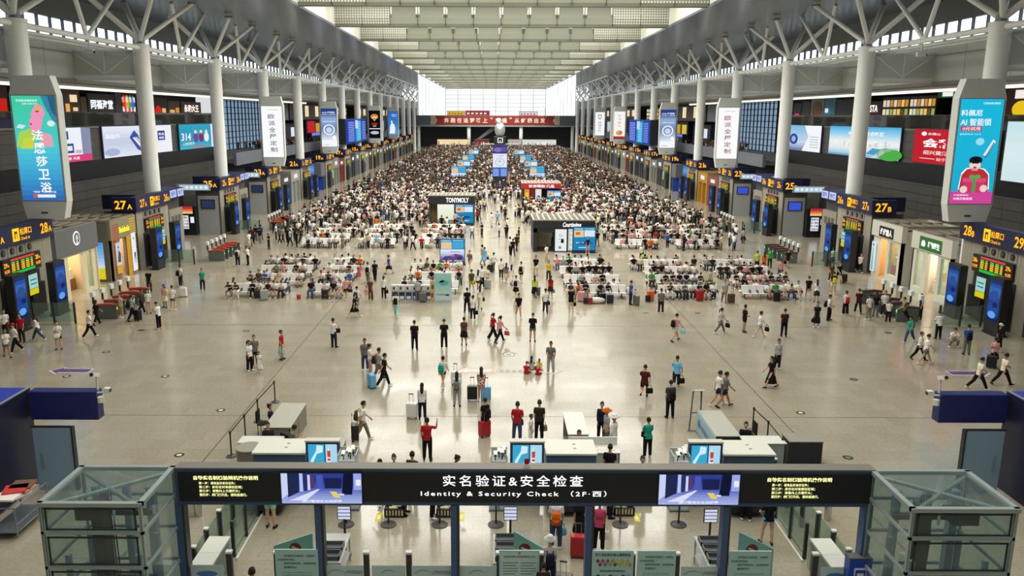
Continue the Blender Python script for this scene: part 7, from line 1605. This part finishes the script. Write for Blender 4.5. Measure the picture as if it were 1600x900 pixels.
# far benches
TB = [(-19.8, 8), (-14.2, 7), (-8.2, 8), (4.45, 8), (11.15, 8), (17.15, 8)]
for ti, ty in enumerate((79.3, 101.5, 123.5, 146, 168, 190)):
    for bi, (bx, n) in enumerate(TB):
        for r_ in range(4 if ti < 2 else 3):
            y = ty + 3.55 * r_
            if bi == 3 and (ti == 0 or (ti == 2 and r_ == 0)) and 76 < y < 123.5: 
                if ti == 0 and y < 90: continue
            if bi == 2 and 95 < y < 102.5: continue
            (bench if ti == 0 else far_bench)(bx + (.4 if ti % 2 else 0), y, n, 'white back to back seats, %s row of the %s block, %s seating tier' % (RN[r_], NTH[bi] + ' from left', NTH[ti + 1]))
# ---------------------------------------------------------------- the dense far crowd: nobody could count it
def tmpl(kind, rich):
    m = MB(); n = 8 if rich else 5; part = []
    def add(p, f): a = len(m.f); f(); part.extend([p] * (len(m.f) - a))
    if kind == 'sit':
        z0 = .45
        for sx in (-.1, .1): add('b', lambda: m.tube([(sx, 0, z0 + .04), (sx, .44, z0 + .02), (sx, .46, .3), (sx, .42, .06)], [.1, .075, .06, .045], n)); add('o', lambda: m.ell((sx, .48, .04), .045, .11, .04, 6, 4))
        bz = z0 - .02
    else:
        d = .22 if kind == 'walk' else .03
        for sx, s in ((-.09, 1), (.09, -1)): add('b', lambda: m.tube([(sx, 0, .92), (sx, s * d * .5, .5), (sx, s * d * (1 if s > 0 else 1.3), .09)], [.1, .075, .05], n)); add('o', lambda: m.ell((sx, s * d + .05, .045), .045, .12, .045, 6, 4))
        bz = .86
    add('t', lambda: m.loft([m.ring((0, 0, bz + h), (a, 0, 0), (0, b_, 0), n + 2) for h, a, b_ in ((0, .175, .125), (.2, .155, .11), (.4, .19, .125), (.56, .19, .105), (.6, .08, .06))]))
    for sx in (-1, 1):
        hx = (.3, .2) if kind == 'sit' or (kind == 'stand' and sx > 0) else (.05, -.1)
        add('t', lambda: m.tube([(sx * .2, 0, bz + .55), (sx * .25, .0, bz + .36)], [.062, .06], n)); add('s', lambda: m.tube([(sx * .25, 0, bz + .38), (sx * .26, hx[0] * .3, bz + .26), (sx * .18, hx[0], bz + (.1 if hx[0] < .1 else .22))], [.042, .038, .032], n))
    add('s', lambda: m.tube([(0, 0, bz + .56), (0, .01, bz + .68)], .05, n)); add('s', lambda: m.ell((0, .02, bz + .76), .075, .095, .115, n + 1, 6 if rich else 4)); add('h', lambda: m.ell((0, -.018, bz + .79), .09, .108, .112, n + 1, 6 if rich else 4))
    nv = np.array(m.v, dtype=np.float32); ln = np.array([len(f) for f in m.f]); ix = np.concatenate([np.array(f) for f in m.f]); return nv, ln, ix, np.array(['btsho'.index(c) for c in part])
TM = {(k, r_): tmpl(k, r_) for k in ('stand', 'walk', 'sit') for r_ in (True, False)}
CT = [lin(CLR[c]) for c in ['white'] * 22 + ['black'] * 32 + ['silver'] * 5 + ['grey'] * 6 + ['dark'] * 12 + ['navy', 'navy', 'navy', 'cream', 'cream', 'cream', 'beige', 'beige', 'red', 'red', 'pink', 'sky', 'orange', 'green', 'maroon', 'blue', 'brown', 'olive']]
CB = [lin(CLR[c]) for c in ['black'] * 8 + ['dark'] * 3 + ['navy'] * 2 + ['denim'] * 2 + ['grey', 'silver', 'white', 'white', 'khaki', 'beige']]
CW = [lin(CLR[c]) for c in ('white', 'white', 'white', 'cream', 'pink', 'silver')]; CK = [lin(CLR[c]) for c in ('black', 'black', 'dark', 'navy')]
def pick(y):
    u = rng.random()
    if y < 135 and u < .3: return CW[rng.integers(6)]
    if y >= 135 and u < .35: return CK[rng.integers(4)]
    return CT[rng.integers(len(CT))]
rng = np.random.default_rng(5); VV, LN, IX, CC = [], [], [], []; base = 0; count = 0
def put(x, y, h, kind, z=0.0):
    global base, count
    v, ln, ix, pt = TM[(kind, y < 125)]; s = rng.uniform(.9, 1.02); c, sn = math.cos(h), math.sin(h); w = v * s; o = np.empty_like(w)
    o[:, 0] = w[:, 0] * c - w[:, 1] * sn + x; o[:, 1] = w[:, 0] * sn + w[:, 1] * c + y; o[:, 2] = w[:, 2] + z
    pal = np.array([CB[rng.integers(len(CB))], pick(y), lin(('#c39a7c', '#b0805f', '#d0a88c')[rng.integers(3)]), lin('#14110f'), lin(('#dddad2', '#1b1b1b', '#5a5a58')[rng.integers(3)])], dtype=np.float32)
    VV.append(o); LN.append(ln); IX.append(ix + base); CC.append(np.repeat(pal[pt], ln, axis=0)); base += len(v); count += 1
def blocked(x, y):
    return (2.6 < x < 9.4 and (75.5 < y < 82.6 or 116.5 < y < 123.6)) or (-9 < x < -2.8 and 95.8 < y < 101) or (-5.9 < x < -3 and 69 < y < 70.5) or (-1.6 < x < 2.2 and 148 < y < 152)
def inblock(x):
    return any(bx - .2 < x < bx + n * SP + .6 for bx, n in TB)
# seated people of the farther tiers
for x, y, sd in EXTRA: put(x, y, (math.pi if sd < 0 else 0) + rng.uniform(-.25, .25), 'sit')
for ti, ty in enumerate((79.3, 101.5, 123.5, 146, 168, 190)):
    for bi, (bx, n) in enumerate(TB):
        for r_ in range(4 if ti < 2 else 3):
            y = ty + 3.55 * r_
            if bi == 3 and ti == 0 and y < 90: continue
            if bi == 2 and 95 < y < 102.5: continue
            for i in range(n):
                for sd in (-1, 1):
                    if rng.random() < (.62 if ti < 1 else .75): put(bx + (.4 if ti % 2 else 0) + (i + .5) * SP, y + sd * .34, (math.pi if sd < 0 else 0) + rng.uniform(-.25, .25), 'sit')
for _ in range(90000):
    y = 70 + 260 * rng.random(); x = rng.uniform(-25.5, 25.5)
    if blocked(x, y) or y > 329: continue
    ax = abs(x - .2); aisle = ax < 2.9; blk = inblock(x)
    if y < 77: ds = .035 if aisle else (.01 if not blk and ax < 21 else 0)
    elif y < 96: ds = .05 if aisle else (.16 if blk else .3)
    elif y < 125: ds = .13 if aisle else .72
    elif y < 200: ds = .4 if ax < 2.5 else 1.0
    else: ds = .9
    if 77 < y < 105 and ax > 14: ds += .2 if y > 82 else .08
    if ax > 23.5: ds *= .5
    if rng.random() < ds * 51 * 260 / 90000:
        put(x, y, rng.normal(0, .9) if rng.random() < .7 else rng.uniform(0, 6.28), 'walk' if rng.random() < .35 else 'stand')
for sg in (-1, 1):
    for _ in range(90): put(sg * rng.uniform(39.5, 48.5), rng.uniform(150, 180), rng.uniform(0, 6.28), 'walk' if rng.random() < .3 else 'stand', 6.4)
    for _ in range(40): put(sg * rng.uniform(39, 43), rng.uniform(184, 300), rng.uniform(0, 6.28), 'stand', 6.4)
print('CROWD', count, len(EXTRA))
V_ = np.concatenate(VV); L_ = np.concatenate(LN).astype(np.int32); I_ = np.concatenate(IX).astype(np.int32); C_ = np.concatenate(CC).astype(np.float32)
me = bpy.data.meshes.new('crowd'); me.vertices.add(len(V_)); me.vertices.foreach_set('co', V_.ravel()); me.loops.add(len(I_)); me.loops.foreach_set('vertex_index', I_)
me.polygons.add(len(L_)); st_ = np.concatenate([[0], np.cumsum(L_)[:-1]]).astype(np.int32); me.polygons.foreach_set('loop_start', st_)
try: me.polygons.foreach_set('loop_total', L_)
except Exception: pass
me.polygons.foreach_set('use_smooth', np.ones(len(L_), dtype=bool)); me.update(calc_edges=True); me.validate()
ca = me.color_attributes.new('Col', 'FLOAT_COLOR', 'CORNER'); ca.data.foreach_set('color', C_.ravel()); me.materials.append(CLOTH)
cr = bpy.data.objects.new('crowd', me); COL.objects.link(cr); tag(cr, 'dense crowd of waiting travellers filling the far half of the hall', 'crowd', kind='stuff')
